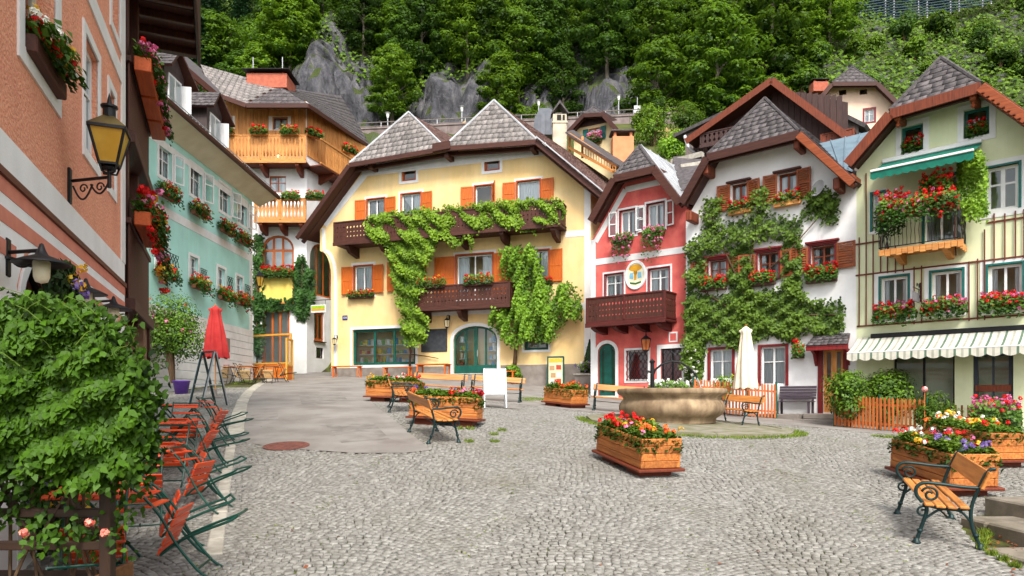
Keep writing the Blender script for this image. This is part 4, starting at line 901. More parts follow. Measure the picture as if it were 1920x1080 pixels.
# ================================================================ GREEN HOUSE
M_grn = mat('pale_green_render', S(238,243,206), S(230,236,192), scale=1.2, rough=.9, bump=.2, bscale=45, dirt=S(206,208,160)[:3]+(.4,), dscale=.5, streak=.2)
M_teal = mat('teal_green_paint', S(16,110,104), S(14,92,88), rough=.45)
HG = House('green_house', 'pale green house with teal window frames, trellis and flowered balcony', 1606, 22.8, 2060, 18.6, .3)
HG.casem = M_teal
for a in ((1690,1731,235,285),(1807,1855,202,256)): HG.win(*a, nv=1, nh=1, fm=M_teal, sur=M_trim, sw=.16, fw=.09, curtain=False)
HG.win(1850,1910,311,393, nv=2, nh=2, sur=M_trim, sw=.2, case=.07, curtain=False, fw=.09, mw=.06)
HG.win(1636,1657,362,432, nv=2, nh=2, sur=M_trim, sw=.1, case=.07, curtain=.4)
HG.win(1734,1795,332,452, nv=2, nh=1, fm=M_trim, case=.08, curtain=.2, name='balcony_door')
for a in ((1652,1702,519,578),(1747,1804,508,574),(1853,1917,496,570)): HG.win(*a, nv=2, nh=1, sur=M_trim, sw=.2, case=.07, curtain=.22, fw=.08)
HG.win(1675,1790,664,766, nv=2, nh=1, fm=M_iron, curtain=False, glass=M_shopglass, name='shop_window', fw=.06)
u0,u1,z0,z1 = HG.win(1824,1900,660,800, nv=2, nh=1, fm=mat('slate_blue_paint', S(52,60,76), None, rough=.45), curtain=False, name='shop_door', fw=.12, mw=.03)
b = MB(); b.box(u0+.05,u1-.05,.06,.1,lerp(z0,z1,.47),lerp(z0,z1,.56),.01); b.build('door_rail', M_redbrown, HG.root)
pl = hip_roof(HG, (1589,302),(1669,208),(1839,157),(2000,270),(1764,110), .85, 2.0, (.95,1), 6, M_slate, .34, 8, bh=.32, cap=120, srows=16, board=M_redbrown)
rp = HG.roofpts; b = MB(); o_ = Vector((0,-.08,-.12)); b.beam(rp['B']+o_, rp['R']+o_, .04, .26, c=.01); b.build('carved_bargeboard', M_orbeam, HG.root)
b = MB(); L_ = rp['R']-rp['B']; n = 16
for k in range(n):
    p = lerp(rp['B'],rp['R'],(k+.5)/n)+Vector((0,-.085,-.26)); b.lathe([(0,-.0),(.06,0)], 8, (p.x,p.y,p.z)); b.box(p.x-.05,p.x+.05,p.y-.015,p.y+.015,p.z-.05,p.z+.05,.012)
b.build('scalloped_edge', M_orbeam, HG.root)
for q in ((1685,222),(1826,185),(1598,335)):
    p = HG.L(*q, .6); b = MB(); b.box(p.x-.09,p.x+.09,-.8,.1,p.z-.1,p.z+.12,.03); b.lathe([(0,-.32),(.05,-.28),(.07,-.22),(.03,-.16),(.06,-.1)], 8, (p.x,-.68,p.z)); b.build('carved_beam_end', M_orbeam, HG.root)
pl = [(a_, b_-.17) for a_, b_ in pl]; slL = (pl[1][1]-pl[0][1])/(pl[1][0]-pl[0][0]); slR = (pl[3][1]-pl[2][1])/(pl[3][0]-pl[2][0]); ur = HG.W
HG.wall([(0,-.6),(ur,-.6),(ur,pl[2][1]+(ur-pl[2][0])*slR),(pl[2][0],pl[2][1]),(pl[2][0]-.3,pl[2][1]+.4),(pl[1][0]+.3,pl[1][1]+.4),(pl[1][0],pl[1][1]),(0,pl[1][1]+(0-pl[1][0])*slL)], M_grn, depth=6, back=rp['bk'])
# flowers inside the attic windows
for i, (x, y) in enumerate(((1711,281),(1832,252))):
    wall_flowers(HG, x, y, 40, 'red geraniums filling the %s attic window of the green house' % ('smaller', 'larger')[i], 'rr', out=-.06, h=.42, w=.2, trough=False, group='geraniums in the attic windows', box=(.1,.0))
# trellis of thin laths
M_lath = wood('trellis_lath', S(128,60,40), S(92,42,32), 'z')
tr = thing('wall_trellis', 'thin brown wooden trellis of upright laths fixed on the green house', 'trellis', (HG.A.x,HG.A.y,HG.zb), HG.root.rotation_euler.z)
def lath(x, ya, yb):
    a, c_ = HG.L(x, ya, .05), HG.L(x, yb, .05); b = MB(); b.box(a.x-.018,a.x+.018,-.065,-.04,c_.z,a.z,.004); b.build('lath', M_lath, tr)
def rail_(x0, x1, ya, yb):
    a, c_ = HG.L(x0, ya, .05), HG.L(x1, yb, .05); z = (a.z+c_.z)/2; b = MB(); b.box(a.x,c_.x,-.04,-.012,z-.025,z+.025,.004); b.build('cross_rail', M_lath, tr)
for x, ya, yb in ((1611,445,612),(1624,325,612),(1637,440,612),(1651,445,512),(1664,455,512),(1679,460,512),(1694,465,510),(1714,500,608),(1728,498,606),(1817,490,602),(1833,485,600),(1846,430,600),(1864,400,492),(1884,400,488),(1904,395,484),(1920,392,484)): lath(x, ya, yb)
rail_(1604,1650,458,452); rail_(1604,1925,516,480); rail_(1606,1925,612,590); rail_(1850,1925,418,406)
# balcony
dep = 1.15; a, c_ = HG.L(1648,470,dep), HG.L(1796,448,dep); zf = (a.z+c_.z)/2; hr = .98
bal = MB(); bal.box(a.x,c_.x,-dep,0,zf-.06,zf,.01); bal = bal.build('balcony', M_larchx, HG.root)
b = MB()
for k in range(int((c_.x-a.x)/.16)+1): x = a.x+.08+k*.16; b.box(x-.075,x+.075,-dep-.04,-dep-.01,zf-.2-.03*(k%2),zf-.01,.01)
for k in range(7): y = -dep+.08+k*.16; b.box(c_.x+.01,c_.x+.04,y-.075,y+.075,zf-.2-.03*(k%2),zf-.01,.01)
b.build('scalloped_board', M_larchx, bal)
for x in (a.x+.35,c_.x-.45):
    b = MB(); b.prism([(-.0,zf-.061),(-dep*.95,zf-.061),(-dep*.95,zf-.16),(-.3,zf-.34),(0,zf-.36)], x, x+.16); b.v = [(p[1],p[0],p[2]) for p in b.v]; b.build('bracket', M_larchx, bal)
def iron_rail(p, q):
    d = q-p; n = int(d.length/.11)
    for zz in (.06,hr): b = MB(); b.tube([p+Vector((0,0,zf+zz)), q+Vector((0,0,zf+zz))], .016, 6); b.build('rail', M_iron, bal)
    b = MB(); b.tube([(0,0,.06),(0,-.02,.25),(0,.05,.45),(0,-.02,.65),(0,0,hr)], .009, 5); o = b.build('baluster', M_iron, bal); o.location = p+Vector((0,0,zf))
    for k in range(1, n+1):
        c2 = o.copy(); COL.objects.link(c2); c2.parent = bal; c2.location = p+d*(k/n)+Vector((0,0,zf)); c2.rotation_euler = (0,0,R.choice((0,math.pi)))
iron_rail(Vector((a.x,-.03,0)),Vector((a.x,-dep,0))); iron_rail(Vector((a.x,-dep,0)),Vector((c_.x,-dep,0))); iron_rail(Vector((c_.x,-dep,0)),Vector((c_.x,-.03,0)))
rz = HG.root.rotation_euler.z
for i, (f, lb, mx) in enumerate(((.2,'red and pink geraniums on the green house balcony rail by the corner','rrp'),(.52,'red geraniums on the middle of the green house balcony rail','rrrp'),(.84,'red geraniums on the balcony rail beside the green creeper','rrr'))):
    flowers('flower_box', lb, HG.world((lerp(a.x,c_.x,f),-dep-.05,zf+hr-.12)), rz, (c_.x-a.x)*.36, mx, h=.5, w=.42, hang=.35, dense=1.6, group='geraniums on the green house balcony', fs=.065, ls=.1)
fp = flowers('potted_geranium', 'tall red geranium bush standing at the near balcony corner of the green house', HG.world((a.x+.25,-dep*.7,zf+hr*.6)), rz, .7, 'rrrp', h=1.0, w=.7, dense=3, trough=False, group='geraniums on the green house balcony', cat='potted plant', fs=.06)
flowers('hanging_geranium', 'red geranium hanging under the teal awning before the balcony door', HG.world((lerp(a.x,c_.x,.7),-dep*.55,zf+1.55)), rz, .8, 'rrr', h=.5, w=.5, dense=2, hang=.3, box=(.22,.15), group='geraniums on the green house balcony', cat='potted plant')
cr = thing('balcony_creeper', 'bright green creeper growing up beside the balcony door', 'creeper', HG.world((c_.x,-dep,zf)), rz)
cr2 = House.__new__(House); cr2.__dict__.update(HG.__dict__)
M_lime = leafmat('lime_leaf', S(84,132,24), S(170,214,66), .35)
o = region_leaves(HG, 'foliage', [[(1798,300),(1835,285),(1845,330),(1842,400),(1810,385),(1795,350)],[(1800,380),(1845,395),(1835,412),(1812,405)]], .75, .35, 2600, .1, M_lime, cr); o.location = cr.matrix_world.inverted() @ Vector((0,0,0)) if False else (0,0,0)
o.parent = HG.root; bpy.context.view_layer.update(); mw_ = HG.root.matrix_world.copy(); o.parent = cr; o.matrix_parent_inverse = Matrix.Identity(4); bpy.context.view_layer.update(); o.matrix_local = cr.matrix_world.inverted() @ mw_
b = MB(); b.tube([(-.1,.3,-.4),(-.15,.35,.5),(-.05,.3,1.4)], [.025,.02,.01]); b.build('stem', M_brown, cr)
# teal awning over the balcony
aw = thing('balcony_awning', 'teal fabric awning with white edge shading the green house balcony', 'awning', (HG.A.x,HG.A.y,HG.zb), rz)
p0, p1 = HG.L(1690,302,.03), HG.L(1842,264,.03); q0, q1 = HG.L(1632,322,1.35), HG.L(1797,286,1.35); zw = (p0.z+p1.z)/2; zq = (q0.z+q1.z)/2; x0_, x1_ = q0.x, max(q1.x,p1.x)
M_tawn = mat('teal_awning_cloth', S(14,116,96), S(12,100,84), scale=5, rough=.85)
b = MB(); n = 12; V = []
for k in range(n+1): f = k/n; V += [(x0_,lerp(-.03,-1.35,f),lerp(zw,zq,f)-.04*math.sin(math.pi*f)),(x1_,lerp(-.03,-1.35,f),lerp(zw,zq,f)-.04*math.sin(math.pi*f))]
b.add(V, [(2*k,2*k+1,2*k+3,2*k+2) for k in range(n)]); b.build('cloth', M_tawn, aw, fix=False)
b = MB(); n = 36; V = []
for k in range(n+1): x = lerp(x0_,x1_,k/n); V += [(x,-1.36,zq-.04),(x,-1.37,zq-.24-.05*abs(math.sin(k*math.pi/3)))]
b.add(V, [(2*k,2*k+1,2*k+3,2*k+2) for k in range(n)]); b.build('valance', M_tawn, aw, fix=False)
b = MB(); b.box(x0_,x1_,-1.4,-1.33,zq-.04,zq+.03,.01); b.build('front_bar', M_trim, aw)
b = MB(); b.box(x0_,x1_,-.12,-.0,zw-.02,zw+.12,.02); b.build('cassette', M_trim, aw)
b = MB()
for x in (x0_+.4,x1_-.4): b.tube([(x,-.1,zw-.05),(x+.25,-.7,(zw+zq)/2-.12),(x,-1.32,zq-.05)], .02)
b.build('folding_arms', M_iron, aw)
# striped shop awning
sa = thing('shop_awning', 'white and green striped awning with scalloped valance over the shop front', 'awning', (HG.A.x,HG.A.y,HG.zb), rz)
p0, p1 = HG.L(1620,633,.05), HG.L(1985,612,.05); q0 = HG.L(1588,662,1.2); zw = p0.z; zq = q0.z; x0_, x1_ = q0.x, p1.x+.3
M_stw = mat('awning_white', S(214,211,198), S(200,196,184), scale=6, rough=.9); M_stg = mat('awning_green', S(104,128,110), S(92,116,98), scale=6, rough=.9); M_stl = mat('awning_grey', S(178,178,164), None, scale=6, rough=.9)
sw_ = .062; n = int((x1_-x0_)/sw_)
acc = {0: MB(), 1: MB(), 2: MB()}
for k in range(n):
    xa, xb = x0_+k*sw_, x0_+(k+1)*sw_; c = (0,0,2,0,0,1)[k % 6]; bb = acc[c]; s_ = .35
    V = []
    for f in (0,.34,.67,1): V += [(xa+s_*0,lerp(-.05,-1.2,f),lerp(zw,zq,f)-.05*math.sin(math.pi*f)),(xb,lerp(-.05,-1.2,f),lerp(zw,zq,f)-.05*math.sin(math.pi*f))]
    bb.add(V, [(0,1,3,2),(2,3,5,4),(4,5,7,6)])
    hh = lambda j: .20+.07*math.sin(math.pi*((j % 6)/6)); bb.add([(xa,-1.2,zq),(xb,-1.2,zq),(xb,-1.215,zq-hh(k+1)),(xa,-1.215,zq-hh(k))], [(0,1,2,3)])
acc[0].build('white_stripes', M_stw, sa, fix=False); acc[1].build('green_stripes', M_stg, sa, fix=False); acc[2].build('grey_stripes', M_stl, sa, fix=False)
b = MB(); b.box(x0_+.4,x1_,-.16,-.0,zw-.05,zw+.1,.02); b.build('cassette', M_iron, sa)
b = MB(); b.tube([(x0_,-1.19,zq),(x1_,-1.19,zq)], .02); b.build('front_bar', M_trim, sa)
for i, (x, y, w_, lb) in enumerate(((1678,603,74,'red and pink geraniums under the green house window nearest the white house'),(1770,594,80,'red and pink geraniums under the middle first-floor window of the green house'),(1882,588,88,'red and pink geraniums under the first-floor window by the picture edge'))):
    wall_flowers(HG, x, y, w_, lb, 'rrrpp', h=.42, w=.36, hang=.22, dense=1.5, tm=M_trim, group='geranium boxes over the shop awning', fs=.065, ls=.1)
# shop interior hints and small hanging sign
sg = thing('hanging_sign', 'grey wooden sign hanging from a curled iron bracket on the green house', 'sign', HG.world(HG.L(1727,545,.02)), rz)
b = MB(); b.tube([(0,0,.0),(0,-.95,.0)], .015); b.tube([(0,0,-.3)]+[(0,-.3*math.sin(t),-.3+.3*(1-math.cos(t))) for t in (.5,1,1.5)], .012)
for cx, s_ in ((-.25,.09),(-.5,.07)): b.tube([(0,cx+s_*(1-k/22)*math.cos(k*.55),.12+s_*(1-k/22)*math.sin(k*.55)) for k in range(16)], .01, 5)
b.box(-.03,.03,-.03,.0,-.35,.25); b.build('bracket', M_iron, sg)
b = MB(); b.box(-.02,.02,-.98,-.3,-.42,-.12,.01); b.build('board', mat('weathered_board', S(120,118,122), S(96,94,98), scale=5, rough=.8), sg)
# ================================================================ LEFT SIDE AND HOUSES BEHIND
def merge_into(src, dst):
    bpy.context.view_layer.update(); M = dst.matrix_world.inverted() @ src.matrix_world
    for c in list(src.children):
        ml = c.matrix_local.copy(); c.parent = dst; c.matrix_parent_inverse = Matrix.Identity(4); c.matrix_local = M @ ml
    bpy.data.objects.remove(src)
# ---------------------------------------------------------------- teal house
M_tealw = mat('teal_render', S(194,246,238), S(182,238,228), scale=.9, rough=.9, bump=.2, bscale=45, dirt=S(146,198,182)[:3]+(.4,), dscale=.4, streak=.2)
M_cream = mat('cream_render', S(222,214,190), S(208,198,172), scale=1.4, rough=.9, bump=.2)
HT = House('teal_house', 'long mint green house with white window frames, flower boxes and slatted white base', 190, 21.6, 473, 34.2, 1.4)
for a in ((298,322,278,334),(357,379,314,369),(412,432,350,399),(446,463,376,421)):
    u0,u1,z0,z1 = HT.win(*a, nv=2, nh=2, sur=M_trim, sw=.14, fw=.06, curtain=.2)
    b = MB(); b.M = Matrix.Translation((u1+.1,-.05,0)) @ Matrix.Rotation(-.35, 4, 'Z'); e = .05; wd_ = (u1-u0)*.5
    b.box(0,e,-.02,.02,z0,z1); b.box(wd_-e,wd_,-.02,.02,z0,z1)
    for zz in (z0,lerp(z0,z1,.6),z1-e): b.box(e,wd_-e,-.019,.019,zz,zz+e)
    lf = b.build('open_casement', M_trim, HT.root); b2 = MB(); b2.M = b.M; b2.add([(e,0,z0+e),(wd_-e,0,z0+e),(wd_-e,0,z1-e),(e,0,z1-e)],[(0,1,2,3)]); b2.build('pane', M_glass, lf, fix=False)
for a in ((293,313,452,508),(356,371,482,529),(408,422,503,548),(443,455,519,556)): HT.win(*a, nv=2, nh=2, sur=M_trim, sw=.12, curtain=.25)
for x0_,x1_,y0_,y1_ in ((314,330,478,512),(372,384,505,528),(423,433,520,545),(456,466,535,558)): lattice(HT, x0_,x1_,y0_,y1_, 3, .1, M_iron, r=.014)
ZT = HT.uz(420,337)[1]; W_ = HT.W
zs = HT.uz(420,606)[1]; zm = HT.uz(400,446)[1]
HT.wall([(0,-1.2),(W_,-1.2),(W_,ZT),(0,ZT)], M_tealw, depth=7, back=Vector((0,1,0)))
strip(HT, [(0,zm),(W_,zm)], .34, M_trim, 'white_band'); strip(HT, [(0,ZT-.42),(W_,ZT-.42)], .26, M_trim, 'white_band', .016); strip(HT, [(W_-.2,zs),(W_-.2,ZT-.56)], .4, M_trim, 'quoin', .012)
n = int((zs+1.0)/.33)
for k in range(n):          # white boards of the base
    b = MB(); z = zs-(k+1)*.33; b.box(.0,W_+.012,-.05-.004*(k%2),-.002,z+.012,z+.325,.01); b.build('board', M_trim, HT.root)
u0,u1,z0,z1 = HT.rect(418,428,634,660); b = MB(); b.box(u0-.08,u1+.08,-.07,-.058,z0-.08,z1+.08); b.build('hatch_frame', M_trim, HT.root); b = MB(); b.box(u0,u1,-.08,-.071,z0,z1); b.build('hatch', M_plinth, HT.root)
gz_ = ZT+.45; go = .95
b = MB(); b.slab([(-1,-.02,ZT-.02),(W_+.9,-.02,ZT-.02),(W_+.9,-go,gz_),(-1,-go,gz_)], (0,0,1), .05); b.add([(W_+.9,-go,gz_+.04),(W_+.9,-.02,ZT-.02),(W_+.9,3.5,gz_+2.6),(W_+.9,3.5,gz_+2.9)], [(0,1,2,3)]); b.build('soffit', M_cream, HT.root)
b = MB(); b.box(-1,W_+1.0,-go-.14,-go+.02,gz_-.08,gz_+.12,.04); b.build('gutter', M_brown, HT.root)
deck(HT.root, [(-1,-go,gz_+.12),(W_+1,-go,gz_+.12),(W_+1,4.5,gz_+4.3),(-1,4.5,gz_+4.3)], .1, M_brown, 'roof_deck')
rf = bpy.data.objects.new('roof', None); COL.objects.link(rf); rf.parent = HT.root
shingles(rf, (-1,-go,gz_+.12),(-1,4.5,gz_+4.3),(W_+1,-go,gz_+.12),(W_+1,4.5,gz_+4.3), 16, .4, M_slate, 0, rest='roof_slope_shingles')
b = MB()
for zz in (.28,.44): b.tube([(-1,-go+.18,gz_+zz),(W_+1,-go+.18,gz_+zz)], .018, 4)
for k in range(int(W_/.28)): b.tube([(k*.28,-go+.18,gz_+.16),(k*.28+.1,-go+.18,gz_+.46)], .014, 4)
b.build('snow_guard', M_zinc, HT.root)
M_dkboard = wood('weathered_dark_boards', S(96,82,80), S(68,56,56), 'z')
for px_ in (322,398):       # dormers
    u = HT.uz(px_,200)[0]; dz = gz_+.6; dm = MB(); dm.box(u-.75,u+.75,-.1,2.5,dz-.4,dz+1.55); dmo = dm.build('dormer', M_dkboard, HT.root)
    b = MB(); b.box(u-.5,u+.5,-.14,-.101,dz+.1,dz+1.3); b.build('dormer_frame', M_trim, dmo)
    for sx in (-1,1): b = MB(); b.add([(u+sx*.24-.19,-.145,dz+.18),(u+sx*.24+.19,-.145,dz+.18),(u+sx*.24+.19,-.145,dz+1.22),(u+sx*.24-.19,-.145,dz+1.22)],[(0,1,2,3)]); b.build('pane', M_glass, dmo, fix=False)
    for sg_ in (-1,1):
        q = [(u+sg_*1.1,-.55,dz+1.3),(u,-.35,dz+2.35),(u,3.2,dz+2.35),(u+sg_*1.1,3.2,dz+1.3)]; deck(HT.root, q, .07, M_brown, 'dormer_roof_deck'); shingles(dmo, q[0],q[1],q[3],q[2], 5, .3, M_slate, 0, rest='dormer_shingles')
    b = MB(); b.add([(u-.9,-.12,dz+1.5),(u+.9,-.12,dz+1.5),(u,-.12,dz+2.3)], [(0,1,2)]); b.build('dormer_gable', M_dkboard, dmo, fix=False)
    b = MB(); b.M = Matrix.Translation((u+.52,-.14,0)) @ Matrix.Rotation(-1.35,4,'Z'); b.box(0,.34,-.02,.02,dz+.16,dz+1.22); b.build('open_casement', M_trim, dmo)
def FW(x):      # photo width that is 1.15 m long along the oblique wall
    return 1.15/(HT.L(x+.5,400,.25).x-HT.L(x-.5,400,.25).x)
lowlab = ['nearest the dark gallery', 'second from the dark gallery', 'third from the dark gallery', 'beside the alley corner']
for i, (x, y, w_) in enumerate(((316,366,44),(374,399,38),(426,431,32),(457,451,28))): wall_flowers(HT, x, y+8, FW(x), 'red flower box under the upper teal house window '+lowlab[i], 'rrrry', h=.42, w=.4, hang=.4, dense=1.15, out=.25, group='flower boxes on the teal house', ls=.11, fs=.06)
for i, (x, y, w_) in enumerate(((312,520,44),(375,540,38),(423,560,30),(456,570,28))): wall_flowers(HT, x, y+4, FW(x), 'red flower box under the lower teal house window '+lowlab[i], 'rrrry', h=.42, w=.4, hang=.4, dense=1.15, out=.25, group='flower boxes on the teal house', ls=.11, fs=.06)
# ---------------------------------------------------------------- pink house
M_pink = mat('pink_roughcast', S(255,190,156), S(238,148,118), scale=26, rough=.95, bump=1., bscale=30, bdist=.03, ramp=(.3,.7), dirt=S(214,128,108)[:3]+(.4,), dscale=1.2, streak=.18)
M_stripe = mat('pink_stripe', S(224,144,122), S(212,130,110), scale=5, rough=.9)
HP = House('pink_house', 'pink roughcast house with white bands and tall white windows', -200, 3.9, 232, 11.1, 0)
M_oldwood = wood('cream_window_paint', S(226,214,190), S(206,192,166), 'z')
HP.casem = M_oldwood
WP = HP.W
def zat(x, y): return HP.uz(x, y)[1]
def pw(xa, xb, z0, z1, **k):
    u0, u1 = HP.uz(xa,300)[0], HP.uz(xb,300)[0]; xm = (xa+xb)/2; d = HP.world((HP.uz(xm,300)[0],0,0)).y
    return HP.win(xa, xb, HOR-(z1-CAMZ)/d*FPX, HOR-(z0-CAMZ)/d*FPX, **k)
pw(42,104, 4.78, 6.4, nv=2, nh=2, fm=M_oldwood, sur=M_trim, sw=.16, rev=.2, curtain=.3)
pw(158,183, 4.72, 6.15, nv=2, nh=2, sur=M_trim, sw=.12, rev=.1, curtain=.3)
pw(204,214, 4.72, 6.15, nv=2, nh=2, sur=M_trim, sw=.12, rev=.1, curtain=.3)
pw(208,224, 7.2, 8.6, nv=2, nh=2, sur=M_trim, sw=.12, curtain=.3)
pw(-30,45, 7.3, 8.6, nv=2, nh=2, sur=M_trim, sw=.12, curtain=.3)
# flower-filled doorway niche
ni0, ni1, niz0, niz1 = pw(36,112, .2, 2.95, nv=1, nh=1, arch=.5, fm=M_iron, sur=M_trim, sw=.12, curtain=False, name='doorway', fw=.08)
HP.wall([(0,-.3),(WP,-.3),(WP,9.4),(0,9.4)], M_pink, depth=5, back=Vector((-.5,.9,0)).normalized())
lower = MB()
hole = [(ni0-.12,-.3),(ni1+.12,-.3),(ni1+.12,niz1-.35),(ni1-.1,niz1-.02),((ni0+ni1)/2,niz1+.14),(ni0+.1,niz1-.02),(ni0-.12,niz1-.35)]
pts = [Vector(p) for p in [(0,-.3),(WP-.0,-.3),(WP,3.81),(0,3.81)]+hole]; ed = [(i,(i+1)%4) for i in range(4)]+[(4+i,4+(i+1)%7) for i in range(7)]
vs, es, fs, *_ = delaunay_2d_cdt(pts, ed, [], 0, 1e-5); hp_ = hole
lower.add([(v.x,-.015,v.y) for v in vs], [tuple(f) for f in fs if not inpoly(sum(vs[i].x for i in f)/3, sum(vs[i].y for i in f)/3, hp_)]); lower.build('white_lower_wall', M_white, HP.root, fix=False)
for z, h_, m_, nm, o_ in ((3.46,.06,wood('brown_ledge', S(120,70,56), S(98,56,44), 'x'),'ledge',.045),(3.36,.13,M_stripe,'stripe',.02),(3.12,.13,M_stripe,'stripe',.02),(2.86,.13,M_stripe,'stripe',.02)):
    gaps = [(0,WP)] if z > 3.1 else [(0,ni0-.15),(ni1+.15,WP)]
    for g0_, g1_ in gaps: b = MB(); b.box(g0_, g1_, -o_, -.0005, z-h_/2, z+h_/2); b.build(nm, m_, HP.root)
b = MB(); b.box(0,WP,-.02,-.0005,6.62,6.88); b.build('white_band', M_trim, HP.root)
b = MB(); b.box(WP-.3,WP+.02,-.024,-.0005,3.81,9.4); b.build('quoin', M_trim, HP.root)
wf = flowers('flower_box', 'red and yellow flowers in the deep sill of the pink house window', HP.world((lerp(HP.uz(42,300)[0],HP.uz(104,300)[0],.5),-.02,4.75)), HP.root.rotation_euler.z, HP.uz(104,300)[0]-HP.uz(42,300)[0]-.05, 'rryyw', h=.26, w=.3, dense=1.2, group='flowers on the pink house', tm=M_brown)
wr = thing('flower_garland', 'garland of evergreen with yellow and purple flowers filling the arched pink house doorway', 'garland', HP.world(((ni0+ni1)/2,-.06,niz0)), HP.root.rotation_euler.z)
n = 4200; t = NR.random(n); wd_ = (ni1-ni0)/2-.04; H_ = niz1-niz0; zz = NR.random(n)*H_; half = np.where(zz < H_-wd_, wd_, np.sqrt(np.maximum(wd_**2-(zz-H_+wd_)**2, .0)))
sd_ = NR.choice([-1,1], n); xx = sd_*(half-NR.random(n)**1.3*.34*np.minimum(1,half/.3)); cap_ = zz > H_-wd_*.55; xx = np.where(cap_, NR.uniform(-1,1,n)*half, xx)
C = np.stack([xx, -.05-NR.random(n)*.14, zz], 1); leaves('foliage', C, np.stack([NR.normal(size=n)*.5,-np.ones(n),NR.normal(size=n)*.5],1), NR.uniform(.06,.12,n), leafmat('evergreen_leaf', S(24,44,20), S(74,104,48), .15), wr)
for ci, k in (('y',26),('u',16)):
    i_ = NR.integers(0,n,k); d_ = unit(NR.normal(size=(k,10,3))); leaves(FLN[ci], (C[i_][:,None]+np.array([0,-.08,0])+d_*.05).reshape(-1,3), d_.reshape(-1,3), .05, FLM[ci], wr, aspect=1.1)
# lantern on its iron arm
M_amber = mat('amber_lamp_glass', S(205,165,70), S(186,142,48), scale=3, rough=.25)
ln = HP.L(128,345,.0); L0 = HP.world(ln); tip = at(205,330,L0.y*.985)
lt = thing('street_lantern', 'large black iron lantern with amber glass on a scrolled wall arm', 'lantern', L0, HP.root.rotation_euler.z)
bpy.context.view_layer.update(); tl = lt.matrix_world.inverted() @ tip
ppm = FPX/tip.y; hgl = 128/ppm
b = MB(); a0 = Vector((0,-.04,.0)); e = Vector((tl.x,tl.y,0)); b.tube([a0+Vector((0,0,.04)), e+Vector((0,0,.04))], .018, 6); b.box(-.05,.05,-.03,0,-.22,.18,.01)
for f0,f1,s_ in ((.02,.55,1),(.5,.98,-1)):
    pp = [a0.lerp(e, lerp(f0,f1,k/12))+Vector((0,0,-.02-.16*math.sin(math.pi*k/12)*(1 if s_>0 else .7))) for k in range(13)]; b.tube(pp, .011, 5)
for f in (.3,.75): c0 = a0.lerp(e,f); b.tube([c0+Vector((0,0,-.06))+(e.normalized()*math.cos(k*.5)+Vector((0,0,1))*math.sin(k*.5))*.055*(1-k/20) for k in range(15)], .009, 5)
b.build('arm', M_iron, lt)
s_ = hgl/1.05
def ring4(r, z, rot=math.pi/4): return [(e.x+r*math.cos(rot+k*math.pi/2)*1.0, e.y+r*math.sin(rot+k*math.pi/2), z*s_+.0) for k in range(4)]
body0, body1 = ring4(.17*s_,.24), ring4(.34*s_,.76)
b = MB(); b.add(body0+body1, [(k,(k+1)%4,4+(k+1)%4,4+k) for k in range(4)]); b.build('glass', M_amber, lt)
b = MB()
for k in range(4): b.beam(body0[k], body1[k], .03*s_, .03*s_); b.beam(body0[k], body0[(k+1)%4], .035*s_, .035*s_); b.beam(body1[k], body1[(k+1)%4], .045*s_, .045*s_)
for k in range(4): b.tube([Vector(body0[k]), Vector((e.x+.12*s_*math.cos(math.pi/4+k*math.pi/2),e.y+.12*s_*math.sin(math.pi/4+k*math.pi/2),.12*s_)), Vector((e.x,e.y,.1*s_))], .016*s_, 5)
b.tube([(e.x,e.y,-.08),(e.x,e.y,.16*s_)], .03*s_, 8); b.lathe([(.08*s_,.16*s_),(.1*s_,.2*s_),(.05*s_,.24*s_)], 10, (e.x,e.y,0)); b.build('cage', M_iron, lt)
b = MB(); r1, r2 = ring4(.37*s_,.78), ring4(.1*s_,.98); b.add(r1+r2, [(k,(k+1)%4,4+(k+1)%4,4+k) for k in range(4)]+[(0,1,2,3)]); b.build('cap', mat('brass_cap', S(120,104,60), S(90,76,44), rough=.4, metal=.3), lt)
b = MB(); b.lathe([(.09*s_,.97*s_),(.09*s_,1.1*s_),(.12*s_,1.12*s_),(.12*s_,1.15*s_),(.04*s_,1.17*s_),(.02*s_,1.28*s_),(0,1.36*s_)], 10, (e.x,e.y,0)); b.build('finial', M_iron, lt)
# dish lamps lower on the wall
for i, (wx, wy, tx, ty, sc_, lb) in enumerate(((10,487,78,497,1.,'black dish wall lamp over the flower garland'),(122,545,161,553,1.,'black dish wall lamp above the hedge, middle one of three'),(172,575,213,583,.95,'black dish wall lamp farthest along the pink wall'))):
    w0 = HP.world(HP.L(wx,wy,0)); o = thing('dish_lamp', lb, 'wall lamp', w0, HP.root.rotation_euler.z, 'dish lamps on the pink house'); bpy.context.view_layer.update()
    tp = o.matrix_world.inverted() @ at(tx, ty, w0.y*.985); dist = tp.length; dd = Vector((tp.x,tp.y,0))
    b = MB(); b.tube([(0,0,.06),dd+Vector((0,0,.06))], .016, 6); b.lathe([(.075,0),(.075,.02),(.03,.03)], 12, (0,0,0)); b.box(-.05,.05,-.03,-.0,-.14,.18,.015); b.tube([dd*f+Vector((0,0,.05-.12*math.sin(math.pi*f))) for f in [k/10*.7 for k in range(11)]], .009, 5); b.build('arm', M_iron, o)
    b = MB(); c = (dd.x,dd.y,0); b.lathe([(.0,.12),(.015,.11),(.03,.06),(.05,.02),(.13,-.01),(.21,-.05),(.21,-.058),(.12,-.03),(.04,-.01)], 24, c); b.build('shade', M_iron, o, smooth=True)
    b = MB(); b.lathe([(.05,-.02),(.065,-.04),(.06,-.16),(.045,-.2),(0,-.215)], 16, c); b.build('glass', mat('milk_glass', S(238,226,196), S(226,210,176), rough=.35), o, smooth=True)
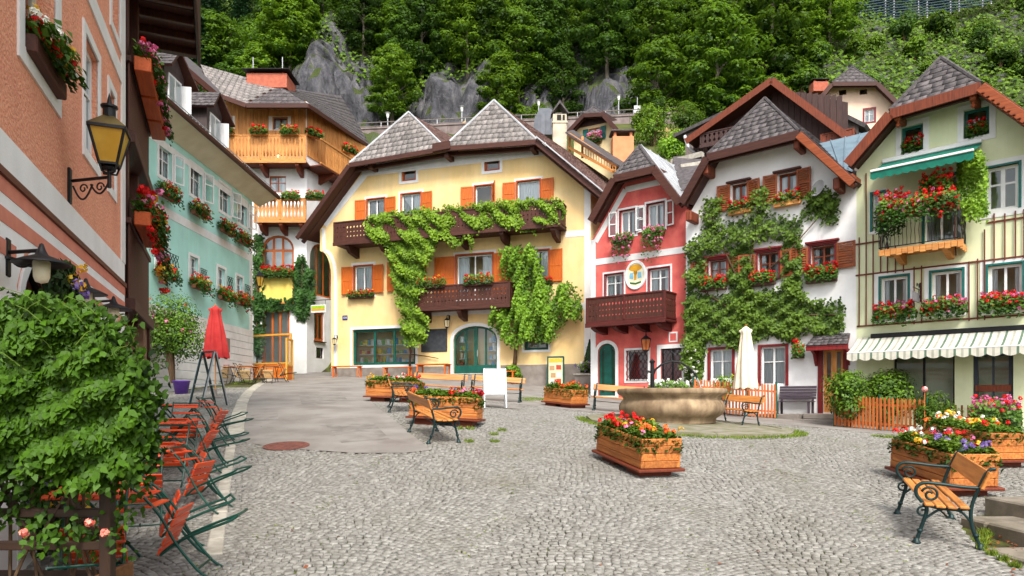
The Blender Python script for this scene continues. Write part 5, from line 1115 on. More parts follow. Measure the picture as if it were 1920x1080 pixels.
# ---------------------------------------------------------------- dark timber gallery house beyond the pink one
HD = House('timber_gallery_house', 'dark brown timber gallery building with flower boxes beyond the pink house', 239, 11.4, 277, 14.6, .4)
def gl(px, py, off=0): return HD.uz(px, py, off)
WD = HD.W
for (zt, zb2, nm) in ((7.25,6.1,'upper'),(4.55,3.3,'lower')):
    zt -= .4; zb2 -= .4; nb = int(WD/.17)
    for k in range(nb): b = MB(); b.box(k*.17+.01, k*.17+.16, -.03, 0, zb2, zt, .006); b.build('plank', M_brownz, HD.root)
    b = MB(); b.box(-.05,WD+.05,-.06,.1,zt,zt+.1,.01); b.build('rail', M_brown, HD.root); b = MB(); b.box(-.05,WD+.05,-.12,1.2,zb2-.2,zb2-.002,.01); b.build('gallery_floor', M_brown, HD.root)
    b = MB(); b.prism([(WD-.25,zb2-.2),(WD,zb2-.2),(WD,zb2-.9),(WD-.12,zb2-.75)], -.05, .1); b.build('bracket', M_brown, HD.root)
for u in (.35, WD*.55, WD-.12): b = MB(); b.box(u-.1,u+.1,.02,.2,2.6,8.84,.01); b.build('post', M_brownz, HD.root)
b = MB(); b.prism([(WD-.9,2.9),(WD+.02,2.9),(WD-.1,2.45),(WD-.3,1.9),(WD-.5,1.4),(WD-.9,1.2)], .0, .5); b.build('corbel', mat('old_stone', S(150,118,92), S(118,88,70), scale=4, rough=.9, bump=.5, bscale=20), HD.root)
b = MB(); b.box(-.5,WD,1.2,3.5,-.5,10.5); b.build('back_wall', M_brownz, HD.root)
for k in range(9):     # roof overhang boards
    b = MB(); b.box(-.8+k*.52, -.8+k*.52+.5, -.95, 2.2, 8.85, 8.9, .006); b.build('soffit_board', M_brown, HD.root)
b = MB(); b.box(-.9,WD+.4,-1.02,-.96,8.72,10.6,.01); b.build('fascia', M_brown, HD.root)
for k in range(7): b = MB(); b.box(-.6+k*.66,-.5+k*.66,-.94,2.0,8.7,8.845,.01); b.build('rafter', M_brownz, HD.root)
b = MB(); b.slab([(-.9,-1.0,10.6),(WD+.4,-1.0,10.6),(WD+.4,3.5,12.5),(-.9,3.5,12.5)], (0,0,1), .1); b.build('roof', M_slate, HD.root)
rzd = HD.root.rotation_euler.z
M_orbox = wood('orange_flower_trough', S(206,96,36), S(176,74,28), 'x')
for k in range(3): flowers('flower_box', 'orange box of pink blossoms on the upper dark gallery, %s' % ('nearest the pink wall','the middle one','nearest the teal house')[k], HD.world((.55+k*1.15,-.22,6.75)), rzd, 1.05, 'pppr', h=.32, w=.3, hang=.3, tm=M_orbox, group='flower boxes on the dark gallery', box=(.26,.24))
flowers('flower_box', 'red geraniums with trailing green on the lower dark gallery', HD.world((1.0,-.22,4.15)), rzd, 1.9, 'rrrrpy', h=.42, w=.36, hang=.9, dense=1.6, tm=M_orbox, group='flower boxes on the dark gallery', box=(.26,.24), fs=.08)
# ---------------------------------------------------------------- timber house at the head of the alley
HF = House('timber_house', 'tall white and larch timber house with curved balconies at the alley head', 392, 44, 575, 44, 3.0)
HF.casem = M_larch; M_larchwin = wood('larch_window', S(206,110,36), S(176,84,26), 'z')
HF.win(513,538,221,243, nv=2, nh=1, fm=M_redbrown, case=.06, curtain=.4); HF.win(414,434,220,240, nv=2, nh=1, fm=M_redbrown, case=.06, curtain=.4)
HF.win(505,536,330,361, nv=2, nh=2, fm=M_larchwin, curtain=.3)
HF.win(491,551,441,512, nv=3, nh=2, fm=M_larchwin, arch=.42, fw=.14, mw=.14, curtain=False)
HF.win(491,543,580,702, nv=3, nh=2, fm=M_larchwin, fw=.16, mw=.14, curtain=False, name='front_door')
zw = HF.uz(480,292)[1]; Wf = HF.W; zr = HF.uz(480,186)[1]
zr -= .45
HF.wall([(0,-.6),(Wf,-.6),(Wf,zr+.3),(0,zr+.3)], M_white, depth=9, back=Vector((0,1,0)))
HS = House('timber_side', 'x', 575, 44, 705, 53, 3.0)
HS.casem = M_larch
HS.win(581,623,458,556, nv=3, nh=1, fm=M_larchwin, arch=.42, fw=.14, mw=.12, curtain=False); HS.win(589,608,585,640, nv=2, nh=1, fm=M_larchwin, fw=.2, mw=.1, curtain=False, sill=M_brown); HS.win(593,607,652,672, nv=1, nh=1, fm=M_brown, curtain=False)
zrs = HS.uz(640,240)[1]
HS.wall([(0,-.6),(HS.W,-.6),(HS.W,zr+.2),(0,zr+.3)], M_white, depth=7, back=Vector((0,1,0)))
def clad(H, x0, x1, z0, z1):
    n = int((x1-x0)/.24)
    holes = H.holes
    for k in range(n):
        a = x0+k*.24
        segs = [(z0,z1)]
        for h in holes:
            hx0, hx1 = min(p[0] for p in h)-.1, max(p[0] for p in h)+.1; hz0, hz1 = min(p[1] for p in h)-.06, max(p[1] for p in h)+.1
            if a+.24 > hx0 and a < hx1:
                ns = []
                for s0, s1 in segs:
                    if hz1 < s0 or hz0 > s1: ns.append((s0,s1))
                    else: ns += [(s0,hz0)] if hz0 > s0 else []; ns += [(hz1,s1)] if hz1 < s1 else []
                segs = ns
        for s0, s1 in segs: b = MB(); b.box(a+.006, a+.234, -.04-.012*(k%2), -.002, s0, s1, .006); b.build('board', M_larch, H.root)
clad(HF, 0, Wf, zw, zr+.3); clad(HS, 0, HS.W, HF.uz(480,292)[1], zr+.2)
# the two balconies with baluster boards
for (ya, yb, xa, xb, xs) in ((254,300,405,573,690),(372,412,478,573,640)):
    balcony(HF, xa, xb, ya, yb, 1.2, M_larch, 'baluster', rail=M_larchx, bm=M_redbrown, plank_w=.22, brk=(.1,.5,.9), drop=.6, sideR=False, sideL=False)
    za = HF.L(500,ya,1.2).z; xs_ = xs; u0 = .35; u1 = HS.L(xs,260,1.2).x; ya2 = HOR-(za+3.0-CAMZ)/46*FPX
    z0_ = HF.L(500,yb,1.2).z
    pa, pb = Vector((u0,-1.2,0)), Vector((u1,-1.2,0)); d = pb-pa; n = int(d.length/.22)
    fl = MB(); fl.box(u0-.6,u1,-1.25,0,z0_-.14,z0_-.06); fl = fl.build('balcony', M_redbrown, HS.root)
    for k in range(n): b = MB(); b.prism(plank_shape(.22, za-z0_-.02, 'baluster'), -.012,.012); o = b.build('plank', M_larch, fl); o.location = (u0+.22*(k+.5),-1.2,z0_)
    for zz in (za, z0_+.02): b = MB(); b.box(u0-.65,u1,-1.26,-1.16,zz-.05,zz+.05,.01); b.build('rail', M_larchx, fl)
    for f in (.2,.55,.9): x = lerp(u0,u1,f); b = MB(); b.prism([(0,z0_-.142),(-1.15,z0_-.142),(-1.15,z0_-.3),(-.5,z0_-.55),(0,z0_-.75)], x-.12,x+.12); b.v = [(p[1],p[0],p[2]) for p in b.v]; b.build('bracket', M_redbrown, fl)
merge_into(HS.root, HF.root)
for i, (x, w_, lb) in enumerate(((424,28,'at the corner hidden by the teal roof'),(486,30,'left of the small white window'),(543,32,'below the small white window'))):
    wall_flowers(HF, x, 254, w_, 'flower box on the upper larch balcony '+lb, 'rr', out=1.35, h=.42, tm=M_larchx, dense=.8, group='flower boxes on the larch balconies', w=.4, ls=.14, fs=.09)
for x, d_, lb in ((588,44.2,'at the balcony bend'),(655,48.4,'near the yellow roof')): p = at(x, 258 if x < 600 else 288, d_); flowers('flower_box', 'flower box on the upper larch balcony '+lb, p, .9, 1.1, 'rr', h=.42, tm=M_larchx, w=.4, dense=.9, group='flower boxes on the larch balconies', ls=.14, fs=.09)
for x, lb in ((500,'nearest the teal house'),(545,'in the middle'),(592,'beside the yellow gable')): p = at(x, 376, 42.7); flowers('flower_box', 'green flower box on the lower larch balcony '+lb, p, 0, 1.1, 'r', h=.4, tm=M_larchx, w=.4, dense=.8, group='flower boxes on the larch balconies', ls=.14, fs=.06)
wall_flowers(HF, 520, 520, 60, 'flower box of red geraniums below the arched larch window', 'rrr', out=.25, h=.5, w=.4, hang=.2, dense=1.1, ls=.13, fs=.09, group='flower boxes on the larch balconies', tm=M_brown)
# yellow sign panel, vine around it
u0,u1,z0,z1 = HF.rect(489,550,516,568); sgn = thing('painted_sign', 'blank yellow sign panel framed by ivy over the larch door', 'sign', HF.world(((u0+u1)/2,-.02,z0)), 0)
b = MB(); b.box(-(u1-u0)/2,(u1-u0)/2,-.08,0,0,z1-z0,.02); b.build('board', mat('yellow_sign', S(246,226,120), S(240,208,96), scale=1.2, rough=.6), sgn)
b = MB()
for q in ((-(u1-u0)/2-.05,-(u1-u0)/2,0,z1-z0),((u1-u0)/2,(u1-u0)/2+.05,0,z1-z0),(-(u1-u0)/2-.05,(u1-u0)/2+.05,-.06,0),(-(u1-u0)/2-.05,(u1-u0)/2+.05,z1-z0,z1-z0+.06)): b.box(q[0],q[1],-.1,0,q[2],q[3])
b.build('frame', M_larchx, sgn)
M_ivy = leafmat('ivy_leaf', S(22,48,16), S(66,110,40), .2)
def climber(H, name, label, polys, off, thick, n, size, m, cat, stems, sm=None, **k):
    o = thing(name, label, cat, (H.A.x,H.A.y,H.zb), H.root.rotation_euler.z); region_leaves(H, 'foliage', polys, off, thick, n, size, m, o, **k)
    for st in stems:
        pts = [H.L(x, y, .12) for x, y, r in st]; b = MB(); b.tube(pts, [r for x, y, r in st], 7); b.build('stem', sm or M_bark, o, smooth=True)
    return o
M_bark = mat('bark', S(112,88,64), S(78,60,44), scale=8, stretch=(3,3,.6), rough=.95, bump=.8, bscale=12)
climber(HF, 'ivy', 'dark ivy framing the yellow sign and larch door', [[(476,440),(490,440),(490,560),(494,640),(488,670),(474,660)],[(490,562),(560,562),(560,580),(500,582),(490,580)],[(552,500),(566,478),(572,500),(588,510),(588,560),(572,600),(558,598),(550,570)]], .3, .28, 3800, .2, M_ivy, 'ivy', [[(482,700,.05),(481,600,.04),(483,470,.02)],[(556,590,.04),(566,540,.03),(567,490,.015)]])
# roof of the timber house
def rp_(px, py, d): return HF.root.matrix_world.inverted() @ at(px, py, d)
bpy.context.view_layer.update()
E1, E2, AP, E3, E0, A0, BK = rp_(462,196,42.6), rp_(578,196,42.6), rp_(524,163,46), rp_(696,276,52.5), rp_(395,172,42.6), rp_(376,121,47), rp_(640,180,58)
rf = bpy.data.objects.new('roof', None); COL.objects.link(rf); rf.parent = HF.root
deck(HF.root, [p-Vector((0,0,.14)) for p in [E1,E2,AP]], .12, M_brown, 'roof_deck')
for q in ([E2,AP,E3,BK],[E0,A0,E1,AP]): ruled(HF.root, *q, M_brown, 'roof_deck')
shingles(rf, E1, AP, E2, AP, 5, .4, M_slate, 60); shingles(rf, E2, AP, E3, BK, 12, .4, M_slate, 0, rest='roof_slope_shingles', fan=True); shingles(rf, E0, A0, E1, AP, 10, .4, M_shing, 0, rest='roof_slope_shingles', fan=True)
for a, b2 in ((E0,E1),(E1,E2),(E2,E3)): mb = MB(); o_ = Vector((0,-.02,-.08)); mb.beam(a+o_, b2+o_, .1, .3, c=.02); mb.build('eave_board', M_brown, HF.root)
def chimney(name, label, px0, px1, yt, yb, d, m, capm, style='flat', cat='chimney'):
    p = at((px0+px1)/2, yb, d); w_ = (px1-px0)/FPX*d; h_ = (yb-yt)/FPX*d; o = thing(name, label, cat, p)
    b = MB(); b.box(-w_/2,w_/2,-w_*.35,w_*.35,0,h_*.86,.02); b.build('stack', m, o)
    if style == 'flat':
        b = MB()
        for sx in (-1,1):
            for sy in (-1,1): b.box(sx*w_*.38-.08,sx*w_*.38+.08,sy*w_*.24-.08,sy*w_*.24+.08,h_*.861,h_*1.0)
        b.build('cap_support', m, o); b = MB(); b.box(-w_*.58,w_*.58,-w_*.45,w_*.45,h_*1.0,h_*1.05,.02); b.build('cap', capm, o)
    elif style == 'house':
        b = MB(); b.box(-w_*.56,w_*.56,-w_*.4,w_*.4,h_*.66,h_*.7,.02); b.build('collar', m, o)
        b = MB(); b.prism([(-w_*.62,h_*.84),(0,h_*1.08),(w_*.62,h_*.84),(w_*.62,h_*.88),(0,h_*1.14),(-w_*.62,h_*.88)], -w_*.5,w_*.5); b.build('cap', capm, o)
        b = MB(); b.box(-w_*.2,w_*.1,-w_*.36,-w_*.351,h_*.72,h_*.84); b.box(w_*.2,w_*.36,-w_*.36,-w_*.351,h_*.72,h_*.84); b.build('flue_opening', M_dark, o)
    return o
M_pbrick = mat('pinkish_chimney', S(196,112,88), S(176,96,76), scale=5, rough=.9, bump=.3)
c1 = chimney('chimney', 'wide pink chimney with black lid and two thin rods on the timber house', 472, 546, 145, 176, 46.5, M_pbrick, M_iron)
b = MB(); 
for x in (-1.25,.75): b.tube([(x,0,1.1),(x,0,2.5)], .03, 5)
b.build('rod', M_zinc, c1)
# warm lamp under the balcony (lit in the photograph)
p = at(522,294,43.2); lm_ = thing('balcony_lamp', 'small lit globe lamp under the upper larch balcony', 'lamp', p)
M_lit = bpy.data.materials.new('lit_bulb'); M_lit.use_nodes = True; e_ = M_lit.node_tree.nodes['Principled BSDF']; e_.inputs['Emission Color'].default_value = (1,.75,.35,1); e_.inputs['Emission Strength'].default_value = 6
b = MB(); b.lathe([(0,-.1),(.07,-.07),(.1,0),(.07,.07),(.03,.1)], 12); b.build('globe', M_lit, lm_, smooth=True); b = MB(); b.tube([(0,0,.1),(0,0,.2)], .03); b.build('holder', M_iron, lm_)
# big dark roof seen between teal house and timber house
DR = thing('dark_roofed_house', 'dark house with broad raftered eave rising behind the teal roof', 'house', (-17,38,3))
def dl(px, py, d): return Vector(at(px, py, d))-Vector((-17,38,3))
q = [dl(292,78,36),dl(416,184,39.5),dl(400,150,52),dl(290,60,50)]; deck(DR, q, .2, M_brown, 'roof_deck'); b = MB(); b.slab([p+Vector((0,0,.02)) for p in q], (0,0,1), .1); b.build('roof', M_slate, DR)
for k in range(9): f = (k+.5)/9; b = MB(); b.beam(lerp(q[0],q[1],f)+Vector((0,0,-.3)), lerp(q[3],q[2],f)+Vector((0,0,-.3)), .16, .2); b.build('rafter', M_redbrown, DR)
b = MB(); b.beam(q[0]+Vector((0,-.05,-.1)), q[1]+Vector((0,-.05,-.1)), .08, .35); b.build('eave_board', M_brown, DR)
b = MB(); b.box(-4,-1.2,3,9,0,14.5); b.build('wall', M_dkboard, DR)
# ---------------------------------------------------------------- houses behind the right row
M_dkgable = wood('black_brown_boards', S(84,58,54), S(58,40,38), 'z'); M_grayb = wood('grey_boards', S(140,128,122), S(112,102,98), 'z')
HB = House('dark_gable_house', 'dark boarded gable house with broad eaves behind the white house', 1290, 41, 1606, 36, 6.0)
L_, Ap_, R_ = HB.L(1286,262,1.2), HB.L(1447,147,1.2), HB.L(1602,262,1.2); L2, A2, R2 = HB.L(1268,248,-1.5), HB.L(1450,140,-1.5), HB.L(1628,232,-1.5); bk2 = HB.local_dir(.8,1)*9
for q in ([L_,Ap_,Ap_+bk2,L_+bk2],[R_,Ap_,Ap_+bk2,R_+bk2]): deck(HB.root, q, .18, M_brown, 'roof_deck'); b = MB(); n_ = (q[1]-q[0]).cross(q[3]-q[0]).normalized(); n_ = n_ if n_.z > 0 else -n_; b.slab([p+n_*.01 for p in q], n_, .08); b.build('roof', M_slate, HB.root)
for a, b2 in ((L_,Ap_),(Ap_,R_)): mb = MB(); o_ = Vector((0,-.04,-.12)); mb.beam(a+o_, b2+o_, .08, .36); mb.build('bargeboard', M_redbrown, HB.root)
wl, wr_ = HB.uz(1300,260)[0], HB.uz(1590,255)[0]; zl_ = L_.z
wz = [(wl,-5),(wr_,-5),(wr_,zl_+.6),(Ap_.x,Ap_.z-.1),(wl,zl_+.6)]; b = MB(); b.add([(x,0,z) for x,z in wz], [(0,1,2,3,4)]); b.build('wall', M_dkgable, HB.root, fix=False)
nbd = int((wr_-wl)/.3)
for k in range(nbd):
    x = wl+(k+.5)*.3; zt = lerp(zl_+.5, Ap_.z-.2, 1-abs(x-Ap_.x)/max(Ap_.x-wl, wr_-Ap_.x)); b = MB(); b.box(x-.14,x+.14,-.05,-.004,zl_-1.2,zt); b.build('board', M_dkgable, HB.root)
b = MB(); b.box(wl,HB.uz(1345,300)[0],-.03,-.001,-5,HB.uz(1320,270)[1]); b.build('white_base', M_white, HB.root)
balcony(HB, 1314, 1392, 243, 264, 1.1, M_dkgable, 'baluster', rail=M_dkgable, plank_w=.25, brk=(.1,.9)); balcony(HB, 1540, 1600, 247, 266, 1.0, M_redbrown, 'fret', rail=M_redbrown, plank_w=.25, brk=(.2,.8))
for x in (1435,): u0,u1,z0,z1 = HB.rect(1424,1446,182,200); b = MB(); b.box(u0,u1,-.09,-.06,z0,z1,.02); b.build('attic_hatch', M_dark, HB.root)
for q in ([HB.L(1262,252,-.5),HB.L(1388,192,-.5),HB.L(1400,192,-.5)+bk2*.6,HB.L(1274,252,-.5)+bk2*.6],[HB.L(1625,232,-.5),HB.L(1520,180,-.5),HB.L(1520,180,-.5)+bk2*.6,HB.L(1625,232,-.5)+bk2*.6]): deck(HB.root, q, .2, M_slate, 'side_roof')
b = MB(); b.add([(HB.L(1285,250,-.8).x,.8,-5),(HB.L(1400,250,-.8).x,.8,-5),(HB.L(1400,200,-.8).x,.8,HB.L(1400,196,-.8).z),(HB.L(1285,250,-.8).x,.8,HB.L(1285,243,-.8).z)], [(0,1,2,3)]); b.add([(HB.L(1530,250,-.8).x,.8,-5),(HB.L(1610,250,-.8).x,.8,-5),(HB.L(1610,230,-.8).x,.8,HB.L(1610,228,-.8).z),(HB.L(1530,190,-.8).x,.8,HB.L(1530,190,-.8).z)], [(0,1,2,3)]); b.build('side_wall', M_grayb, HB.root, fix=False)
b = MB(); b.tube([HB.L(1284,255,.2),HB.L(1290,275,.3),HB.L(1305,290,.3),HB.L(1307,330,.3)], .1, 8); b.build('downpipe', M_zinc, HB.root)
M_blush = mat('blush_render', S(248,220,198), S(240,206,184), scale=1.5, rough=.9)
def back_house(name, label, xl, dl_, xr, dr_, zb, L, A, B, Rr, P, wallm, poly_in, rdir, off=.9, k=1.8, cov=M_slate, wins=()):
    H = House(name, label, xl, dl_, xr, dr_, zb)
    for w_ in wins: H.win(*w_[0], **w_[1])
    pl = hip_roof(H, L, A, B, Rr, P, off, k, rdir, 6, cov, .5, 5, bh=.35, cap=30, srows=8)
    a, b2 = H.uz(poly_in[0],200)[0], H.uz(poly_in[1],200)[0]
    pl = [(a_, b_-.17) for a_, b_ in pl]; sl = (pl[1][1]-pl[0][1])/(pl[1][0]-pl[0][0]); sr = (pl[3][1]-pl[2][1])/(pl[3][0]-pl[2][0])
    H.wall([(a,-8),(b2,-8),(b2,pl[2][1]+(b2-pl[2][0])*sr),(pl[2][0],pl[2][1]),(pl[2][0]-.2,pl[2][1]+.4),(pl[1][0]+.2,pl[1][1]+.4),(pl[1][0],pl[1][1]),(a,pl[1][1]+(a-pl[1][0])*sl)], wallm, depth=5, back=H.roofpts['bk']); return H
HK = back_house('blush_house', 'pale blush house with small hipped roof on the slope behind', 1535, 58, 1690, 56, 18, (1527,195),(1560,155),(1645,154),(1690,198),(1598,126), M_blush, (1540,1682), (.4,1), wins=(((1573,1587,168,178),dict(nv=1,nh=1,fm=M_brown,curtain=False)),((1612,1626,167,177),dict(nv=1,nh=1,fm=M_brown,curtain=False)),((1621,1639,205,228),dict(nv=2,nh=2,sur=M_wine,sw=.14))))
chimney('chimney', 'brick chimney beside the blush house roof', 1521, 1549, 154, 175, 60, M_pbrick, M_iron)
HM = back_house('small_cream_house', 'small cream house with green shutters and dark gable on the slope', 1075, 60, 1160, 58, 18, (1064,246),(1094,214),(1130,212),(1176,262),(1113,201), mat('cream_wall', S(240,216,172), S(228,202,154), scale=1.4, rough=.9), (1076,1155), (.5,1), wins=(((1104,1126,240,264),dict(nv=2,nh=1,fm=M_larchwin,shut=M_teal,swd=.5,curtain=.4)),))
u0,u1,z0,z1 = HM.rect(1074,1158,213,234); b = MB(); b.prism([(u0,z0),(u1,z0),(lerp(u0,u1,.68),z1+.1),(lerp(u0,u1,.26),z1+.1)], -.06,-.003); b.build('dark_gable_boards', M_dkgable, HM.root)
wall_flowers(HM, 1115, 268, 24, 'bright pink flowers under the green shuttered window of the small cream house', 'pppp', out=.3, h=.6, w=.5, dense=1.5, fs=.14, ls=.16)
chimney('chimney', 'soot stained white chimney with a little roof behind the yellow house', 1036, 1062, 205, 292, 46, mat('sooty_white', S(222,212,190), S(180,168,150), scale=1.5, rough=.9, dirt=S(120,105,90)[:3]+(.6,)), M_slate, 'house')
chimney('chimney', 'salmon coloured chimney with grey slab lid above the red roof', 1147, 1186, 252, 312, 44, mat('salmon_chimney', S(238,156,112), S(226,140,98), scale=2, rough=.9), M_slate, 'flat')
M_hut = mat('dull_grey_sheet', S(112,116,126), S(94,98,108), scale=2, rough=.6)
mh_ = thing('metal_hut', 'grey seamed metal roof hut behind the yellow ridge', 'hut', at(1024,262,50)); b = MB(); b.prism([(-1.0,0),(.9,0),(.7,1.5),(.2,1.9),(-.5,1.9),(-.9,1.1)], -1, 1); b.build('body', M_hut, mh_)
b = MB()
for k in range(5): b.box(-.85+k*.38,-.82+k*.38,-1.05,-1.001,0,1.5)
b.build('seams', M_hut, mh_)
ob = thing('larch_balcony_stair', 'new orange larch balcony running down behind the yellow roof', 'balcony', at(1066,262,43)); bpy.context.view_layer.update()
def ol(px, py, d): return at(px, py, d)-at(1066,262,43)
b = MB(); b.beam(ol(1066,252,43), ol(1158,312,40), .2, .22); b.beam(ol(1066,276,43), ol(1150,322,40), .2, .14); b.build('rail', M_larchx, ob)
for k in range(18):
    f = k/17; p, q = lerp(ol(1070,256,43),ol(1154,312,40),f), lerp(ol(1070,284,43),ol(1154,324,40),f)
    if k > 4: b = MB(); b.beam(p, q, .13, .03); b.build('plank', M_larch, ob)
for px_ in (1068,1092): b = MB(); b.beam(ol(px_,256,43), ol(px_,296,43), .14, .14); b.build('post', M_larch, ob)
q = [ol(1060,250,42.4),ol(1166,316,39.6),ol(1178,312,43),ol(1075,246,46)]; b = MB(); b.slab(q, (0,0,1), .1); b.build('roof_strip', M_slate, ob)
# blue-grey valley roof between white and green houses
VR = thing('valley_roof', 'blue grey sheet metal roof between the white and green houses', 'roof', at(1580,300,25)); o_ = at(1580,300,25)
q = [at(1530,272,27)-o_, at(1640,246,27)-o_, at(1598,322,23.6)-o_, at(1566,312,23.8)-o_]
M_bluezinc = mat('blue_zinc', S(120,142,156), S(100,120,136), scale=2, rough=.5, metal=.2)
for k in range(4): f0, f1 = k/4, (k+1)/4; qq = [lerp(q[0],q[1],f0),lerp(q[0],q[1],f1),lerp(q[3],q[2],f1),lerp(q[3],q[2],f0)]; b = MB(); b.slab(qq, (0,0,1), .04); b.beam(qq[0]+Vector((0,0,.05)), qq[3]+Vector((0,0,.05)), .03, .06); b.build('metal_strip', M_bluezinc, VR)
# lower grey link roof left of the white house
LR = thing('link_roof', 'low grey roof and white parapet between red and white houses', 'roof', at(1290,330,29)); o_ = at(1290,330,29)
q = [at(1262,296,33)-o_, at(1318,290,33)-o_, at(1300,352,27.6)-o_, at(1268,362,27.6)-o_]; b = MB(); b.slab(q, (0,0,1), .06); b.build('sheet', M_slate, LR)
b = MB(); b.beam(at(1260,305,33)-o_, at(1318,290,32)-o_, .3, .25); b.build('parapet', M_kerb, LR); b = MB(); b.beam(at(1276,318,31)-o_, at(1316,312,31)-o_, .3, .4); b.build('parapet', M_kerb, LR)
# ================================================================ SQUARE FURNITURE
M_bwood = wood('bench_wood', S(222,152,78), S(180,106,48), 'x', rough=.5, rnd=.22); M_pine = wood('planter_pine', S(220,142,72), S(170,92,40), 'x', rough=.6, rnd=.26, dirt=S(120,78,46)[:3]+(.45,), dscale=2.5); M_skid = wood('planter_base', S(128,58,32), S(98,42,26), 'x')
M_cast = mat('cast_iron_green', S(28,58,58), S(22,46,48), scale=6, rough=.42, metal=.2)
M_soil2 = mat('potting_soil', S(70,50,36), S(50,36,26), scale=12, rough=1)
def tilt_ground(o, x, y):
    o.location = (x, y, gz(x,y)+.03)
# ---------------------------------------------------------------- fountain
FX, FY = 4.24, 18.2; FREE.append((FX+.25,FY-.7,2.62))
fz = gz(FX,FY-1)
M_fst = mat('fountain_stone', S(184,160,128), S(128,106,82), scale=3.5, stretch=(1,1,.5), rough=.85, bump=.4, bscale=22, dirt=S(104,80,58)[:3]+(.7,), dscale=1.4, streak=.4)
M_moss = mat('mossy_stone', S(148,142,130), S(116,114,84), scale=2.6, rough=.95, bump=.4, bscale=30)
fo = thing('fountain', 'round sandstone fountain basin with bent iron spout on a low step', 'fountain', (FX,FY,fz))
b = MB(); n = 14; poly = [(.25+2.6*math.cos(2*math.pi*(k+.5)/n), -.7+2.6*math.sin(2*math.pi*(k+.5)/n)) for k in range(n)]
for k in range(n):
    a, c = poly[k], poly[(k+1)%n]; sb = MB()
    i0, i1 = (a[0]*.88+.03,a[1]*.88-.084), (c[0]*.88+.03,c[1]*.88-.084); zt = .03
    def zz(p): return gz(FX+p[0],FY+p[1])-fz
    top = lambda p: max(zz(p)+.09, -.02+.6*zz(p)+.06)
    V = [(a[0],a[1],zz(a)-.2),(c[0],c[1],zz(c)-.2),(i1[0],i1[1],zz(i1)-.2),(i0[0],i0[1],zz(i0)-.2),(a[0]*.995,a[1]*.995,zz(a)+.1),(c[0]*.995,c[1]*.995,zz(c)+.1),(i1[0],i1[1],zz(i1)+.11),(i0[0],i0[1],zz(i0)+.11)]
    mid = lambda p, q, f: tuple(lerp(Vector(p),Vector(q),f))
    V = [mid(V[i], (V[1],V[0],V[3],V[2],V[5],V[4],V[7],V[6])[i], .006) for i in range(8)]
    sb.add(V, [(3,2,1,0),(4,5,6,7),(0,1,5,4),(1,2,6,5),(2,3,7,6),(3,0,4,7)]); sb.build('step_stone', M_moss, fo)
ip = [(p[0]*.885+.03,p[1]*.885-.08) for p in poly]; b.add([(p[0],p[1],gz(FX+p[0],FY+p[1])-fz+.095) for p in ip]+[(.2,-.6,gz(FX+.2,FY-.6)-fz+.1)], [(k,(k+1)%n,n) for k in range(n)]); b.build('step_paving', M_moss, fo)
def lob(r, a, amt=.035): return r*(1+amt*math.cos(8*a)*0+amt*max(0,math.cos(4*a))**6)
prof = [(1.16,.02),(1.18,.14),(1.24,.18),(1.34,.25),(1.41,.36),(1.41,.48),(1.35,.58),(1.29,.65),(1.33,.72),(1.44,.78),(1.46,.82),(1.46,.89),(1.43,.92),(1.22,.92),(1.18,.88),(1.16,.5),(0,.5)]
b = MB(); n = 64; V = []; F = []
for i, (r, z) in enumerate(prof):
    for k in range(n): a = 2*math.pi*k/n; rr = lob(r,a+.3); V.append((rr*math.cos(a),rr*math.sin(a),z+.07))
for i in range(len(prof)-1):
    for k in range(n): F.append((i*n+k,i*n+(k+1)%n,(i+1)*n+(k+1)%n,(i+1)*n+k))
V = [(x*.95,y*.95,z) for x,y,z in V]; b.add(V,F); b.build('basin', M_fst, fo, smooth=True)
b = MB(); b.lathe([(0,.86),(1.12,.86)], 40); wm = mat('fountain_water', S(60,80,80), S(50,68,66), scale=3, rough=.05, bump=.2, bscale=14); b.build('water', wm, fo)
b = MB(); b.tube([(-.5,0,.5),(-.5,0,1.55),(-.5,0,1.7)], [.06,.055,.05], 10); b.lathe([(.07,1.68),(.08,1.72),(.03,1.76),(0,1.8)], 12, (-.5,0,0)); b.tube([(-.5,-.0,1.3),(-.42,-.02,1.5),(-.25,-.05,1.64),(0,-.08,1.72),(.25,-.1,1.68),(.5,-.12,1.5),(.62,-.13,1.35),(.66,-.13,1.28)], .028, 8); b.tube([(-.5,0,1.42),(-.62,-.05,1.45),(-.66,-.06,1.38)], .03, 8); b.build('spout', M_iron, fo)
b = MB(); b.tube([(.66,-.13,1.28),(.73,-.14,1.1),(.78,-.14,.92)], [.012,.01,.014], 6); b.build('water_jet', mat('clear_water', S(200,215,220), None, rough=.1), fo)
flowers('fountain_flowers', 'white flowers growing behind the fountain spout', (FX+.1,FY+.75,fz+.86), 0, 1.1, 'www', h=.3, w=.4, dense=1.1, trough=False, cat='flowers', box=(.1,.05), group='loose flowers', ls=.1)
